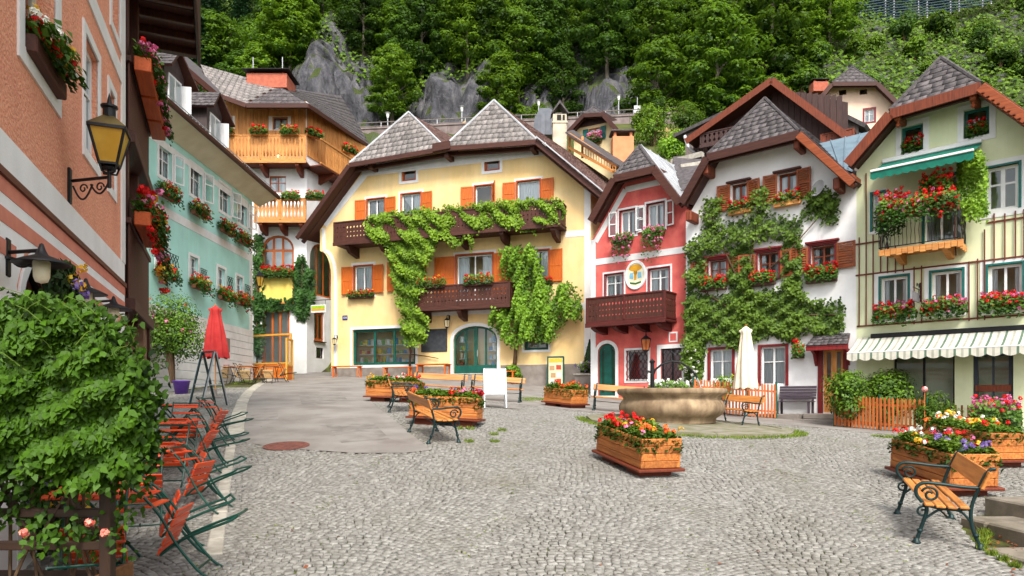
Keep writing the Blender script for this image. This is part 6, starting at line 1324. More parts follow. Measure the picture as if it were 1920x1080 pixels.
# ---------------------------------------------------------------- timber planters
def planter(label, x, y, rz, L, mix, W=.68, dense=1.0, hgt=.3, sc=1.):
    o = thing('flower_planter', label, 'planter', (x,y,gz(x,y)+.03), rz, 'timber planters on the square')
    sl = (gz(x+math.cos(rz)*.5,y+math.sin(rz)*.5)-gz(x-math.cos(rz)*.5,y-math.sin(rz)*.5)); o.rotation_euler = (0,0,rz)
    o.rotation_euler = (Matrix.Rotation(rz,4,'Z') @ Matrix.Rotation(-math.atan(sl),4,'Y')).to_euler()
    h = .115; z0 = .15; n = 4; t = .055
    for sx in (-1,1): b = MB(); b.box(sx*L*.28-.22,sx*L*.28+.22,-W/2+.06,W/2-.06,-.06,.1,.01); b.build('skid', M_skid, o)
    b = MB(); b.box(-L/2-.06,L/2+.06,-W/2-.06,W/2+.06,.102,.145,.008); b.build('base_board', M_skid, o)
    for k in range(n):
        za, zb_ = z0+k*h+.003, z0+(k+1)*h-.003; e = k % 2
        for s in (-1,1):
            b = MB(); y0 = s*W/2; xl = L/2 if e == 0 else L/2-t-.002; b.box(-xl,xl,y0-s*t,y0,za,zb_,.007); b.build('plank', M_pine, o)
            b = MB(); x0 = s*L/2; yl = W/2 if e == 1 else W/2-t-.002; b.box(x0-s*t,x0,-yl,yl,za,zb_,.007); b.build('plank', M_skid if False else M_pine, o)
    b = MB(); b.box(-L/2+t,L/2-t,-W/2+t,W/2-t,.16,z0+n*h-.06); b.build('soil', M_soil2, o)
    zt = z0+n*h-.05; nl = int(1500*L*dense); x_ = NR.uniform(-.5,.5,nl)*L*1.04; y_ = NR.uniform(-.5,.5,nl)*W*1.12
    lump = .5+.5*np.sin(x_*7+rz)*np.cos(y_*6+1); edge = 1-.6*np.maximum(np.abs(2*x_/L),np.abs(2*y_/W))**5
    z_ = zt+NR.random(nl)**.6*hgt*(.5+.6*lump)*edge; out = np.maximum(np.abs(x_)-L*.46,0)+np.maximum(np.abs(y_)-W*.46,0); z_ -= out*2.5*NR.random(nl)
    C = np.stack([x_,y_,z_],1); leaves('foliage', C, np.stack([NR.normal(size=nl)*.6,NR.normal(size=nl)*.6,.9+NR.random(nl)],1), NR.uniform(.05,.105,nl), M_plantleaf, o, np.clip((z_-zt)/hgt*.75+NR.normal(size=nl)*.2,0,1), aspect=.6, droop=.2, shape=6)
    tot = int(30*L*dense)
    for ci in sorted(set(mix)):
        k = max(4,int(tot*mix.count(ci)/len(mix))); cx = NR.uniform(-.42,.42)*L; hx = np.clip(NR.normal(size=k)*L*.25+cx,-L*.5,L*.5); hy = NR.uniform(-.52,.52,k)*W
        lp = .5+.5*np.sin(hx*7+rz)*np.cos(hy*6+1); hz = zt+hgt*(.5+.6*lp)*NR.uniform(.8,1.15,k); m_ = 9; d = unit(NR.normal(size=(k,m_,3))+np.array([0,0,.5])); r_ = NR.uniform(.028,.05,(k,1,1))
        leaves(FLN[ci], (np.stack([hx,hy,hz],1)[:,None]+d*r_).reshape(-1,3), d.reshape(-1,3), .052, FLM[ci], o, NR.random(k*m_), aspect=1.05, droop=0)
    return o
M_plantleaf = leafmat('bedding_leaf', S(58,92,24), S(142,176,52), .3)
planter('larch planter standing alone on the cobbles before the fountain', 2.02, 11.2, math.radians(108), 1.6, 'rrrrooyp', hgt=.22)
planter('timber planter behind the bench on the asphalt edge', -1.45, 15.0, math.radians(172), 1.5, 'rrrropu', hgt=.22)
planter('timber planter at the lane bend, with green and red plants', -3.5, 20.4, math.radians(170), 1.6, 'rrwy', hgt=.22)
planter('timber planter with orange flowers between menu board and fountain', 1.75, 22.5, math.radians(138), 1.15, 'oor', hgt=.26, W=.9)
planter('timber planter directly behind the iron bench by the stone steps', 6.42, 10.25, math.radians(90), 1.5, 'uuurrrwwyp', hgt=.22)
planter('timber planter with mixed flowers farther back by the shop', 8.45, 12.5, math.radians(97), 1.6, 'oorwwyy', hgt=.22, W=.8)
# ---------------------------------------------------------------- cast-iron benches
def scroll(cy, cz, r, a0, turns, n=22, f=.25): return [(0, cy+r*(1-(1-f)*k/n)*math.cos(a0+turns*2*math.pi*k/n), cz+r*(1-(1-f)*k/n)*math.sin(a0+turns*2*math.pi*k/n)) for k in range(n+1)]
def bez(p, n=10):
    out = []
    for i in range(len(p)-1):
        p0, p1, p2, p3 = p[max(i-1,0)], p[i], p[i+1], p[min(i+2,len(p)-1)]
        for k in range(n): t = k/n; out.append(tuple(.5*(2*p1[j]+(p2[j]-p0[j])*t+(2*p0[j]-5*p1[j]+4*p2[j]-p3[j])*t*t+(3*p1[j]-p0[j]-3*p2[j]+p3[j])*t**3) for j in range(len(p1))))
    return out+[tuple(p[-1])]
def make_bench(L=1.55):
    o = thing('park_bench', 'x', 'bench', (0,0,0), 0, 'iron and timber benches on the square')
    for s in (-1,1):
        f = MB(); y = lambda pts: [(0,a,b_) for a,b_ in pts]
        f.tube(bez(y([(-.28,.02),(-.235,.2),(-.2,.36),(-.22,.44)])), [.02]*31, 8)                                        # front leg
        f.tube(bez(y([(.30,.02),(.22,.22),(.20,.42),(.25,.62),(.33,.82),(.39,.85)])), .019, 8)                           # rear leg and back post
        f.tube(bez(y([(-.24,.43),(-.1,.40),(.06,.395),(.2,.42)])), .018, 8)                                              # seat bearer
        f.tube(bez(y([(.265,.64),(.1,.64),(-.1,.655),(-.24,.655),(-.305,.60),(-.30,.52),(-.245,.45)])), .019, 8)         # arm rest
        f.tube(scroll(-.175,.535,.085,math.pi*.9,-1.35), .013, 7); f.tube(scroll(-.235,.345,.06,math.pi*.4,1.2), .012, 7)
        f.tube(bez(y([(-.2,.28),(-.1,.37),(0,.395)])), .013, 7); f.tube(bez(y([(.22,.26),(.12,.37),(.03,.395)])), .013, 7)
        for yy in (-.28,.30): f.lathe([(.045,0),(.045,.015),(.03,.03),(.024,.06)], 10, (0,yy,0))
        for yy, zz in ((-.253,.14),(.255,.14)): f.lathe([(.02,-.02),(.03,-.01),(.03,.01),(.02,.02)], 8, (0,yy,zz))
        fo_ = f.build('side_frame', M_cast, o, smooth=True); fo_.location = (s*(L/2-.09),0,0)
    for k in range(4): y0 = -.235+k*.105; b = MB(); b.box(-L/2,L/2,y0,y0+.088,.425-.012*math.sin(k),.455-.012*math.sin(k),.008); b.build('seat_slat', M_bwood, o)
    b = MB(); b.M = Matrix.Translation((0,.265,.62)) @ Matrix.Rotation(math.radians(-20),4,'X'); b.box(-L/2,L/2,-.02,.012,.02,.215,.008); bk_ = b.build('backrest', M_bwood, o)
    b = MB()
    for s in (-1,1): b.M = Matrix.Translation((s*(L/2-.09),.262,.62)) @ Matrix.Rotation(math.radians(-20),4,'X'); b.box(-.025,.025,-.028,-.021,.05,.19,.004)
    b.build('plate', M_cast, bk_)
    b = MB(); b.tube([(-L/2+.09,.0,.3),(0,.0,.285),(L/2-.09,.0,.3)], .011, 6); b.build('stretcher', M_cast, o); return o
bench0 = make_bench()
def put_bench(x, y, deg, label, first=[True], sx=1.):
    o = bench0 if first[0] else copytree(bench0); first[0] = False
    rz = math.radians(deg); zx = (gz(x+.7*math.cos(rz),y+.7*math.sin(rz))-gz(x-.7*math.cos(rz),y-.7*math.sin(rz)))/1.4
    ex, ey = -math.sin(rz), math.cos(rz); zy = (gz(x+.3*ex,y+.3*ey)-gz(x-.3*ex,y-.3*ey))/.6
    o.rotation_euler = (Matrix.Rotation(rz,4,'Z') @ Matrix.Rotation(-math.atan(zx),4,'Y') @ Matrix.Rotation(math.atan(zy),4,'X')).to_euler(); o.location = (x,y,gz(x,y)+.034); o.scale = (sx,1,1); o['label'] = label
put_bench(4.85,7.85,248,'large iron bench with orange slats beside the stone steps')
put_bench(-1.52,13.2,113.5,'iron bench on the asphalt tip with its back to the lane')
put_bench(-2.85,17.5,101,'iron bench seen end-on beside the lane bend planter')
put_bench(-2.4,22.2,-4,'long iron bench facing the square below the orange table',sx=1.15)
put_bench(-.55,23.3,-6,'iron bench behind the white pavement board',sx=1.2)
put_bench(3.35,21.6,-12,'iron bench half hidden on the red house side of the fountain',sx=1.1)
put_bench(6.0,18.5,-70,'iron bench between the fountain and the picket fence')
# ---------------------------------------------------------------- boards, tables by the yellow house
M_board = mat('white_board', S(240,240,240,.82), S(230,230,232,.8), scale=3, rough=.45)
M_alu = mat('aluminium', S(205,208,212), S(180,184,190), rough=.35, metal=.6)
def a_board(name, label, x, y, rz, w_, h_, panel, frame, hh=1., fr=.03, spread=.28, top=None):
    o = thing(name, label, 'board', (x,y,gz(x,y)+.035), rz)
    for s in (-1,1):
        b = MB(); b.M = Matrix.Rotation(-s*math.atan(spread/h_),4,'X') if False else None
        y0, y1 = s*spread, s*.02
        for sx in (-1,1): b.beam((sx*w_/2,y0,0),(sx*w_/2,y1,h_),fr,fr)
        b.beam((-w_/2,y1,h_),(w_/2,y1,h_),fr,fr); f1 = 1-hh; b.beam((-w_/2,lerp(y0,y1,f1),h_*f1),(w_/2,lerp(y0,y1,f1),h_*f1),fr,fr); b.build('frame', frame, o)
        if panel:
            b = MB(); a0, a1 = lerp(y0,y1,f1+.02), lerp(y0,y1,.98); b.add([(-w_/2+.01,a0,h_*(f1+.02)),(w_/2-.01,a0,h_*(f1+.02)),(w_/2-.01,a1,h_*.98),(-w_/2+.01,a1,h_*.98)],[(0,1,2,3)]); b.add([(p[0],p[1]-s*.006,p[2]) for p in b.v[:4]],[(0,1,2,3)]); b.build('panel', panel, o, fix=False)
    return o
p = gp(927,768); a_board('pavement_board', 'white blank pavement board standing open on the cobbles', p.x, p.y+.25, .12, .62, 1.12, M_board, M_alu, hh=.66)
p = gp(398,764); a_board('easel_board', 'tall dark easel board with shiny edges before the red parasol', p.x-.1, p.y, -.5, .5, 1.5, None, M_cast, fr=.045, spread=.42)
b = MB(); ea = [o for o in bpy.data.objects if o.name == 'easel_board'][0]
for s in (-1,1):
    for sx in (-1,1): b.beam((sx*.28,s*.42,0),(sx*.28,s*.02,1.5),.03,.03)
b.build('edge_strip', M_alu, ea); b = MB(); b.beam((-.25,-.25,.6),(.25,-.25,.6),.03,.03); b.beam((-.25,.25,.6),(.25,.25,.6),.03,.03); b.build('cross_bar', M_alu, ea)
p = HY.world(HY.L(1042,738,.5)); mb_ = thing('menu_board', 'green framed menu board standing before the yellow wall', 'menu board', (p.x,p.y,gz(p.x,p.y)+.03), HY.root.rotation_euler.z)
b = MB(); w2 = .42
for q in ((-w2,-w2+.07,0,1.5),(w2-.07,w2,0,1.5),(-w2+.07,w2-.07,1.43,1.5),(-w2+.07,w2-.07,.1,.17)): b.box(q[0],q[1],-.04,.04,q[2],q[3],.008)
b.build('frame', M_green, mb_)
b = MB(); b.box(-w2+.07,w2-.07,-.02,.02,.17,1.43); b.build('panel', mat('cream_poster', S(240,226,190), S(230,212,176), rough=.5), mb_)
b = MB(); b.box(-w2+.09,w2-.09,-.024,-.0205,1.2,1.4); b.build('title_strip', WARES[3], mb_)
for k, (x, z, c) in enumerate(((-.18,.95,7),(.15,.98,4),(-.12,.6,7),(.17,.62,6),(-.16,.3,6),(.15,.32,4))): b = MB(); b.box(x-.12,x+.12,-.025,-.0206,z-.12,z+.1); b.build('picture', WARES[c], mb_)
M_ortab = wood('orange_table_wood', S(228,118,40), S(206,94,28), 'x', rough=.45)
def plain_table(name, label, px0, px1, yt, yb, dep, cat='table', off=1.5, slats=3):
    a, c = HY.L(px0,yb,off), HY.L(px1,yb,off); h_ = (yb-yt)/FPX*HY.world(a).y; L = c.x-a.x; p = HY.world(((a.x+c.x)/2,-off,0)); o = thing(name, label, cat, (p.x,p.y,gz(p.x,p.y)+.03), HY.root.rotation_euler.z, 'orange outdoor furniture by the yellow house')
    for k in range(slats): y0 = -dep/2+dep*k/slats; b = MB(); b.box(-L/2,L/2,y0+.006,y0+dep/slats-.006,h_-.045,h_,.006); b.build('slat', M_ortab, o)
    for sx in (-1,1):
        for sy in (-1,1): b = MB(); b.box(sx*(L/2-.1)-.035,sx*(L/2-.1)+.035,sy*(dep/2-.06)-.035,sy*(dep/2-.06)+.035,0,h_-.047,.006); b.build('leg', M_ortab, o)
        b = MB(); b.box(sx*(L/2-.1)-.02,sx*(L/2-.1)+.02,-dep/2+.1,dep/2-.1,h_-.13,h_-.05); b.build('apron', M_ortab, o)
    return o
plain_table('garden_bench','low orange bench at the corner of the yellow house',624,677,688,709,.4,'bench',1.0)
plain_table('garden_bench','low orange bench below the green shop window',720,772,688,708,.4,'bench',.8)
plain_table('garden_table','tall orange table before the shop window',784,842,683,712,.7,'table',1.6)
plain_table('garden_table','orange table beside the shop door steps',912,968,690,712,.6,'table',.9)
# ---------------------------------------------------------------- picket fences, bench, parasol
M_pick = wood('picket_wood', S(214,122,58), S(170,84,40), 'z'); M_post = mat('green_post', S(20,92,72), S(16,76,60), rough=.45)
def fence(name, label, pxs, h_, gap=.105, pw=.06, posts=2):
    P = [gp(*q) for q in pxs]; o = thing(name, label, 'fence', P[0]); me = None
    for a, c in zip(P[:-1], P[1:]):
        d = c-a; L = d.to_2d().length; n = int(L/gap); ang = math.atan2(d.y,d.x)
        for k in range(n):
            q = a.lerp(c,(k+.5)/n); hh = h_*R.uniform(.97,1.02)
            if me is None: b = MB(); b.prism([(-pw/2,.06),(pw/2,.06),(pw/2,h_-.05),(0,h_),(-pw/2,h_-.05)], -.011,.011); it = b.build('picket', M_pick, o); me = it.data
            else: it = bpy.data.objects.new('picket', me); COL.objects.link(it); it.parent = o
            it.location = (q.x-P[0].x,q.y-P[0].y,gz(q.x,q.y)-P[0].z); it.rotation_euler = (0,R.uniform(-.015,.015),ang+R.uniform(-.03,.03))
        nv = Vector((-d.y,d.x,0)).normalized()*.03
        for f in (.22,.78): b = MB(); b.beam(a-P[0]+nv+Vector((0,0,h_*f)), c-P[0]+nv+Vector((0,0,h_*f)), .035, .06); b.build('rail', M_pick, o)
        for k in range(posts+1):
            q = a.lerp(c,k/posts)-P[0]+nv*1.6; b = MB(); b.box(q.x-.03,q.x+.03,q.y-.03,q.y+.03,q.z-.1,q.z+h_+.06,.008); b.build('post', M_post, o)
    return o
fence('picket_fence','long orange picket fence in front of the white house garden',[(1300,776),(1456,787)],1.22,posts=3)
fence('picket_fence','brown picket fence with green posts before the shop hedge',[(1563,801),(1648,809),(1736,816)],1.0,posts=1)
M_dkb = wood('dark_bench_wood', S(78,66,78), S(58,48,58), 'x')
p = HW.world(HW.L(1490,776,.55)); db = thing('dark_garden_bench','dark purple-grey wooden bench against the white house','bench',(p.x,p.y,HW.zb+HW.L(1490,776).z),HW.root.rotation_euler.z)
for k in range(5): b = MB(); b.M = Matrix.Translation((0,.28,.5)) @ Matrix.Rotation(-.2,4,'X'); b.box(-.62,.62,-.012,.012,.02+k*.095,.105+k*.095,.006); b.build('back_slat', M_dkb, db)
for k in range(4): b = MB(); b.box(-.62,.62,-.24+k*.12,-.13+k*.12,.42,.45,.006); b.build('seat_slat', M_dkb, db)
for sx in (-1,1):
    for yy, zt in ((-.2,.42),(.25,.52)): b = MB(); b.box(sx*.52-.035,sx*.52+.035,yy-.035,yy+.035,0,zt,.008); b.build('leg', M_dkb, db)
def parasol(name, label, x, y, z, H, cloth, z0f, rmax, polem, tip=.06):
    o = thing(name, label, 'parasol', (x,y,z)); b = MB(); b.tube([(0,0,0),(0,0,H)], .022, 8); b.build('pole', polem, o)
    n = 48; prof = [(0,1.0),(.16,.985),(.34,.95),(.55,.93),(.42,.88),(.55,.7),(.72,.45),(.88,.2),(1.,.03),(.97,0)]; V = []; F = []
    for i,(r,f) in enumerate(prof):
        for k in range(n):
            a = 2*math.pi*k/n; w_ = 1+.16*math.sin(8*a+f*2.2)*min(1,r*1.4)+.05*math.sin(3*a+f*5); V.append((r*rmax*w_*math.cos(a),r*rmax*w_*math.sin(a),lerp(H*z0f,H,f)-.03*math.sin(8*a)*(f<.05)))
    for i in range(len(prof)-1):
        for k in range(n): F.append((i*n+k,i*n+(k+1)%n,(i+1)*n+(k+1)%n,(i+1)*n+k))
    b = MB(); b.add(V,F); b.build('folded_canopy', cloth, o, smooth=True)
    b = MB(); b.lathe([(.02,0),(.03,.03),(.0,.08)], 10, (0,0,H-.01)); b.build('tip', polem, o)
    b = MB(); b.lathe([(.0,0),(.24,0),(.24,.05),(.06,.09),(.035,.3),(.0,.3)], 20); b.build('base', M_plinth, o); return o
M_cloth = mat('cream_parasol_cloth', S(246,232,208), S(236,220,192), scale=4, rough=.9); M_rcloth = mat('red_parasol_cloth', S(226,70,66), S(206,52,52), scale=4, rough=.85)
p = gp(1404,790); parasol('folded_parasol','folded cream parasol standing behind the picket fence',p.x+.15,p.y+.7,gz(p.x,p.y),3.1,M_cloth,.34,.36,M_pick)
p = gp(404,748); pr_ = parasol('folded_parasol','folded red parasol behind the dark easel board',p.x,p.y,gz(p.x,p.y),3.0,M_rcloth,.44,.37,M_larch)
# ---------------------------------------------------------------- stone steps
M_step = mat('grey_step_stone', S(150,140,126), S(118,110,98), scale=4, rough=.9, bump=.4, bscale=40, dirt=S(90,84,60)[:3]+(.5,), dscale=1.5)
st = thing('stone_steps','worn grey stone steps at the corner by the iron bench','steps',(5.2,7.0,0)); st.rotation_euler = (0,0,math.radians(3))
for i,(x0,y1,zt) in enumerate(((-.28,.15,.06),(.22,1.15,.21),(.86,1.6,.38))):
    yy = -3.2
    while yy < y1-.1:
        y2 = min(y1, yy+R.uniform(1.1,1.5)); b = MB(); b.box(x0+R.uniform(-.01,.01),x0+3.2,yy+.004,y2-.004,-.3,zt+R.uniform(-.003,.003),.02); b.build('step_stone', M_step, st); yy = y2
bpy.context.view_layer.update(); FREEP.append([tuple((st.matrix_world @ Vector(q))[:2]) for q in ((-.3,-3.3,0),(-.3,.17,0),(.2,1.17,0),(.85,1.62,0),(4,1.62,0),(4,-3.3,0))])
# ---------------------------------------------------------------- folding chairs tipped against the tables
M_gtube = mat('green_tube_paint', S(20,74,62), S(14,58,50), rough=.35); M_orsl = wood('orange_red_slat', S(232,92,40), S(206,58,32), 'x', rough=.4)
def make_chair():
    o = thing('folding_chair','x','chair',(0,0,0),0,'orange slat folding chairs')
    for s in (-1,1):
        x = s*.205
        b = MB(); b.tube(bez([(x,.23,0),(x,.2,.12),(x,.06,.36),(x,-.1,.56),(x,-.2,.74),(x,-.24,.86)],6), .0125, 7); b.build('back_leg_tube', M_gtube, o)
        x2 = s*.18; b = MB(); b.tube(bez([(x2,-.33,0),(x2,-.26,.05),(x2,-.12,.2),(x2,.06,.37),(x2,.2,.445)],6), .0125, 7); b.build('leg_tube', M_gtube, o)
    for q_ in (([(-.18,-.33,0),(.18,-.33,0)]),([(-.205,.2,.12),(.205,.2,.12)]),([(-.18,.2,.445),(.18,.2,.445)]),([(-.205,-.235,.84),(.205,-.235,.84)])): b = MB(); b.tube(q_, .011, 6); b.build('cross_tube', M_gtube, o)
    for k in range(5): y0 = .2-k*.085; b = MB(); b.box(-.215,.215,y0-.068,y0,.45,.468,.004); b.build('seat_slat', M_orsl, o)
    for k in range(2): b = MB(); b.M = Matrix.Translation((0,-.165-k*.05,.65+k*.1)) @ Matrix.Rotation(-.38,4,'X'); b.box(-.22,.22,0,.016,0,.082,.005); b.build('back_slat', M_orsl, o)
    return o
def make_table(L=1.1, W=.7, m=None, lm=None, h=.74):
    o = thing('folding_table','x','table',(0,0,0),0,'orange slat tables'); n = 7
    for k in range(n): y0 = -W/2+W*k/n; b = MB(); b.box(-L/2,L/2,y0+.005,y0+W/n-.005,h-.022,h,.005); b.build('slat', m or M_orsl, o)
    for s in (-1,1):
        for t in (-1,1): b = MB(); b.tube([(s*(L/2-.15),t*(W/2-.06),0),(s*(L/2-.15),-t*(W/2-.08),h-.03)], .013, 7); b.build('leg', lm or M_gtube, o)
        b = MB(); b.box(s*(L/2-.15)-.02,s*(L/2-.15)+.02,-W/2+.03,W/2-.03,h-.05,h-.023); b.build('batten', lm or M_gtube, o)
    return o
chair0, table0 = make_chair(), make_table()
first = {'c': True, 't': True}
def tip_chair(x, y, deg, label, tilt=64, z=None, src=None, key='c', group=None):
    src = src or chair0; o = src if first[key] else copytree(src); first[key] = False
    # pivot about the front feet; local -y (back) swings up and over towards +y (the table)
    piv = Vector((0,.23,0)); T = Matrix.Translation((x,y,(gz(x,y) if z is None else z)+.035)) @ Matrix.Rotation(math.radians(deg),4,'Z') @ Matrix.Rotation(-math.radians(tilt),4,'X') @ Matrix.Translation(-piv)
    o.matrix_world = T; o['label'] = label; return o
def put_table(x, y, deg, label, src=None, key='t'):
    src = src or table0; o = src if first[key] else copytree(src); first[key] = False; o.location = (x,y,gz(x,y)+.035); o.rotation_euler = (0,0,math.radians(deg)); o['label'] = label; return o
# row of tables running up beside the pink wall; table axis follows the row
row = [((-3.62,6.0),'first'),((-4.4,8.1),'second'),((-5.2,10.2),'third'),((-6.0,12.3),'fourth')]
for i, ((tx, ty), nm) in enumerate(row):
    put_table(tx, ty, 112, 'orange slat folding table, %s of the row behind the hedge' % nm)
    dx, dy = -.37, .93; nx_, ny_ = .93, .37
    for j, sft in enumerate((-.36,.3)):
        px_, py_ = tx+nx_*R.uniform(.84,.98)+dx*sft, ty+ny_*.86+dy*sft
        tip_chair(px_, py_, 112+(-18,12)[j]+R.uniform(-9,9), 'orange chair tipped on the %s table from the hedge, %s of its pair' % (nm, ('nearer','farther')[j]), tilt=R.uniform(54,70))
    tip_chair(tx-dx*1.08+.12, ty-dy*1.08, 20+R.uniform(-10,10), 'orange chair tipped on the near end of the %s table' % nm, tilt=R.uniform(50,60))
    if i > 1: tip_chair(tx-nx_*.95, ty-ny_*.9, -68+R.uniform(-12,12), 'orange chair tipped on the wall side of the %s table' % nm, tilt=R.uniform(58,66))
# ---------------------------------------------------------------- café corner by the teal house
M_light = wood('light_chair_wood', S(232,196,140), S(206,164,108), 'x')
chair1 = copytree(chair0); chair1['group'] = 'light wooden folding chairs'
for c in chair1.children: 
    c.data = c.data.copy(); c.data.materials.clear(); c.data.materials.append(M_light if 'slat' in c.name else M_iron)
chair1.name = 'wooden_folding_chair'
table1 = make_table(.8,.7,M_ortab,M_iron); table1['group'] = 'small café tables'; table1.name = 'cafe_table'; first['c1'] = first['t1'] = True
cafe = [(425,719),(466,720),(508,719)]
for i, q in enumerate(cafe):
    g_ = gp(*q); put_table(g_.x, g_.y, 5, 'small orange café table, %s in front of the teal wall' % ('one nearest the parasol','middle one','one nearest the windbreak')[i], table1, 't1')
    for j, (dx, dy, dg) in enumerate(((-.75,-.2,-80),(.1,-.8,8),(.75,.1,95))):
        tip_chair(g_.x+dx, g_.y+dy, dg, 'light wooden chair tipped on the %s café table, %s' % (('parasol side','middle','windbreak side')[i], ('its parasol side','its front','its alley side')[j]), tilt=R.uniform(54,64), src=chair1, key='c1')
M_yframe = wood('yellow_frame_wood', S(236,176,76), S(216,150,52), 'z'); M_orpan = wood('orange_panel_wood', S(232,130,40), S(212,106,30), 'x')
def windbreak(label, p, q, h_, low):
    d = q-p; L = d.length; o = thing('windbreak', label, 'windbreak', p, math.atan2(d.y,d.x))
    b = MB(); b.box(0,.08,-.04,.04,0,h_,.008); b.box(L-.08,L,-.04,.04,0,h_,.008); b.box(.08,L-.08,-.04,.04,h_-.09,h_,.008); b.box(.08,L-.08,-.04,.04,low,low+.08,.008); b.build('frame', M_yframe, o)
    b = MB(); b.add([(.08,0,low+.08),(L-.08,0,low+.08),(L-.08,0,h_-.09),(.08,0,h_-.09)],[(0,1,2,3)]); b.build('pane', M_shopglass, o, fix=False)
    n = 4
    for k in range(n): b = MB(); b.box(.08,L-.08,-.02,.02,.06+(low-.06)*k/n+.004,.06+(low-.06)*(k+1)/n-.004,.006); b.build('board', M_orpan, o)
a_, c_ = gp(464,712), gp(547,713); windbreak('glazed windbreak with yellow frame across the café corner', a_, c_, 2.25, .75)
a2 = gp(547,713); windbreak('short glazed windbreak returning along the alley', a2+Vector((.06,-1.0,-.1)), a2+Vector((.06,-.06,0)), 2.1, .75)
# hanging alley sign
p = at(613,562,37.0); hs_ = thing('striped_shop_sign','small white sign with green and orange stripes hanging in the alley','sign',p,HY.root.rotation_euler.z)
b = MB(); b.tube([(.25,0,.0),(-1.3,0,.0)], .02); b.tube([(-1.0,0,0),(-1.0,0,-.25)], .01); b.tube([(-.1,0,0),(-.1,0,-.25)], .01); b.build('bracket', M_iron, hs_)
b = MB(); b.box(-1.02,-.08,-.03,.03,-.68,-.25,.01); b.build('board', M_board, hs_)
b = MB(); b.box(-.98,-.12,-.035,-.0305,-.47,-.3); b.build('green_stripe', mat('sign_green', S(170,205,50), None, rough=.5), hs_); b = MB(); b.box(-.98,-.12,-.035,-.0305,-.58,-.48); b.build('orange_stripe', mat('sign_orange', S(240,160,50), None, rough=.5), hs_)
wall_lantern(HY, 627, 640, 'corner_lantern', 'little iron lantern on the alley corner of the yellow house', .35, .8)
wl = House('x','x',473,34,474,34.1,2); bpy.data.objects.remove(wl.root)
lp = at(487,525,33.6); o = thing('alley_lantern','old iron lantern on the teal house corner','lantern',lp,0); b = MB(); b.lathe([(.11,-.3),(.2,.14)],6); b.build('glass', M_amber, o)
b = MB(); b.lathe([(0,.46),(.03,.42),(.22,.17),(.23,.14),(.02,.145)],6); b.lathe([(0,-.4),(.04,-.36),(.12,-.3),(.0,-.28)],6)
for k in range(6): a = math.pi/3*k; b.tube([(.115*math.cos(a),.115*math.sin(a),-.3),(.205*math.cos(a),.205*math.sin(a),.14)],.014,4)
b.tube([(0,0,.42),(-.1,0,.55),(-.42,0,.5)],.02,6); b.build('cage', M_iron, o)
# ================================================================ PLANTS ON THE HOUSES
M_vine = leafmat('vine_leaf', S(70,112,20), S(172,212,62), .38); M_pear = leafmat('pear_leaf', S(40,68,16), S(106,136,42), .25); M_wist = leafmat('tree_leaf', S(50,92,18), S(140,182,50), .33)
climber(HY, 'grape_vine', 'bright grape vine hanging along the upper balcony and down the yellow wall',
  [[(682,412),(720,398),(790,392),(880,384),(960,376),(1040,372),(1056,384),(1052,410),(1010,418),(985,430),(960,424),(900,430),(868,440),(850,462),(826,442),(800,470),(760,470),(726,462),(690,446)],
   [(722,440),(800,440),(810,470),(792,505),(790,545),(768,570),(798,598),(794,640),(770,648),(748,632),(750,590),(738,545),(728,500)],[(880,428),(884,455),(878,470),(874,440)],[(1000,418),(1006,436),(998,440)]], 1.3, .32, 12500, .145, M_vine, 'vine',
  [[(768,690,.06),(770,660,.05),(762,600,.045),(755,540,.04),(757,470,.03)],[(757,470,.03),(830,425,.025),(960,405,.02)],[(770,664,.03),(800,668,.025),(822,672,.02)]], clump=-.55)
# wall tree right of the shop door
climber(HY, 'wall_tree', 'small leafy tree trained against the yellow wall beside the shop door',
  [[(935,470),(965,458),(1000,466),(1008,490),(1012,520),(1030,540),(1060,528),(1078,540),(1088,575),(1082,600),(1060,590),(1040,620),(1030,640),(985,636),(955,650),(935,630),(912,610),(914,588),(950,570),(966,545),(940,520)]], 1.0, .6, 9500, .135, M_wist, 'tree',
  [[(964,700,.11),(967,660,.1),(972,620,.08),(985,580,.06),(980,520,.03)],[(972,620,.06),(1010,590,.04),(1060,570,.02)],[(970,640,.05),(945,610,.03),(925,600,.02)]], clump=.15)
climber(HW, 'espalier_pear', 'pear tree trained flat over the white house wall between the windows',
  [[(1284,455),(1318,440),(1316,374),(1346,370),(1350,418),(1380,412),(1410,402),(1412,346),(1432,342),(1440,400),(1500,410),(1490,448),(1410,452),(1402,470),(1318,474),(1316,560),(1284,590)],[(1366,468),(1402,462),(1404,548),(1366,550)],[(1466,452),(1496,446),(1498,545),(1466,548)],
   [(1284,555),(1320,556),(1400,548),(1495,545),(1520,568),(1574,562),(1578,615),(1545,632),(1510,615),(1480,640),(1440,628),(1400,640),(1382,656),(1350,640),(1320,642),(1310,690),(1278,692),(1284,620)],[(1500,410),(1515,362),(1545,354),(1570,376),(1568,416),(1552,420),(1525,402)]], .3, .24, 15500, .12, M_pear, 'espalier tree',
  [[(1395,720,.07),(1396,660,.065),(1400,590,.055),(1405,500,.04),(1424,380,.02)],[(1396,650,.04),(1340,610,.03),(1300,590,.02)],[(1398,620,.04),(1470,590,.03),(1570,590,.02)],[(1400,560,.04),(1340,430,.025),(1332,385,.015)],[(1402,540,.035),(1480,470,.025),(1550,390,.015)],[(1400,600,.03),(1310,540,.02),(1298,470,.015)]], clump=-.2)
cb_ = climber(HW, 'white_rose', 'climbing white rose between the red and white houses', [[(1284,660),(1312,650),(1312,700),(1300,735),(1282,730)]], .3, .28, 900, .13, M_pear, 'rose', [[(1296,750,.03),(1297,690,.02)]])
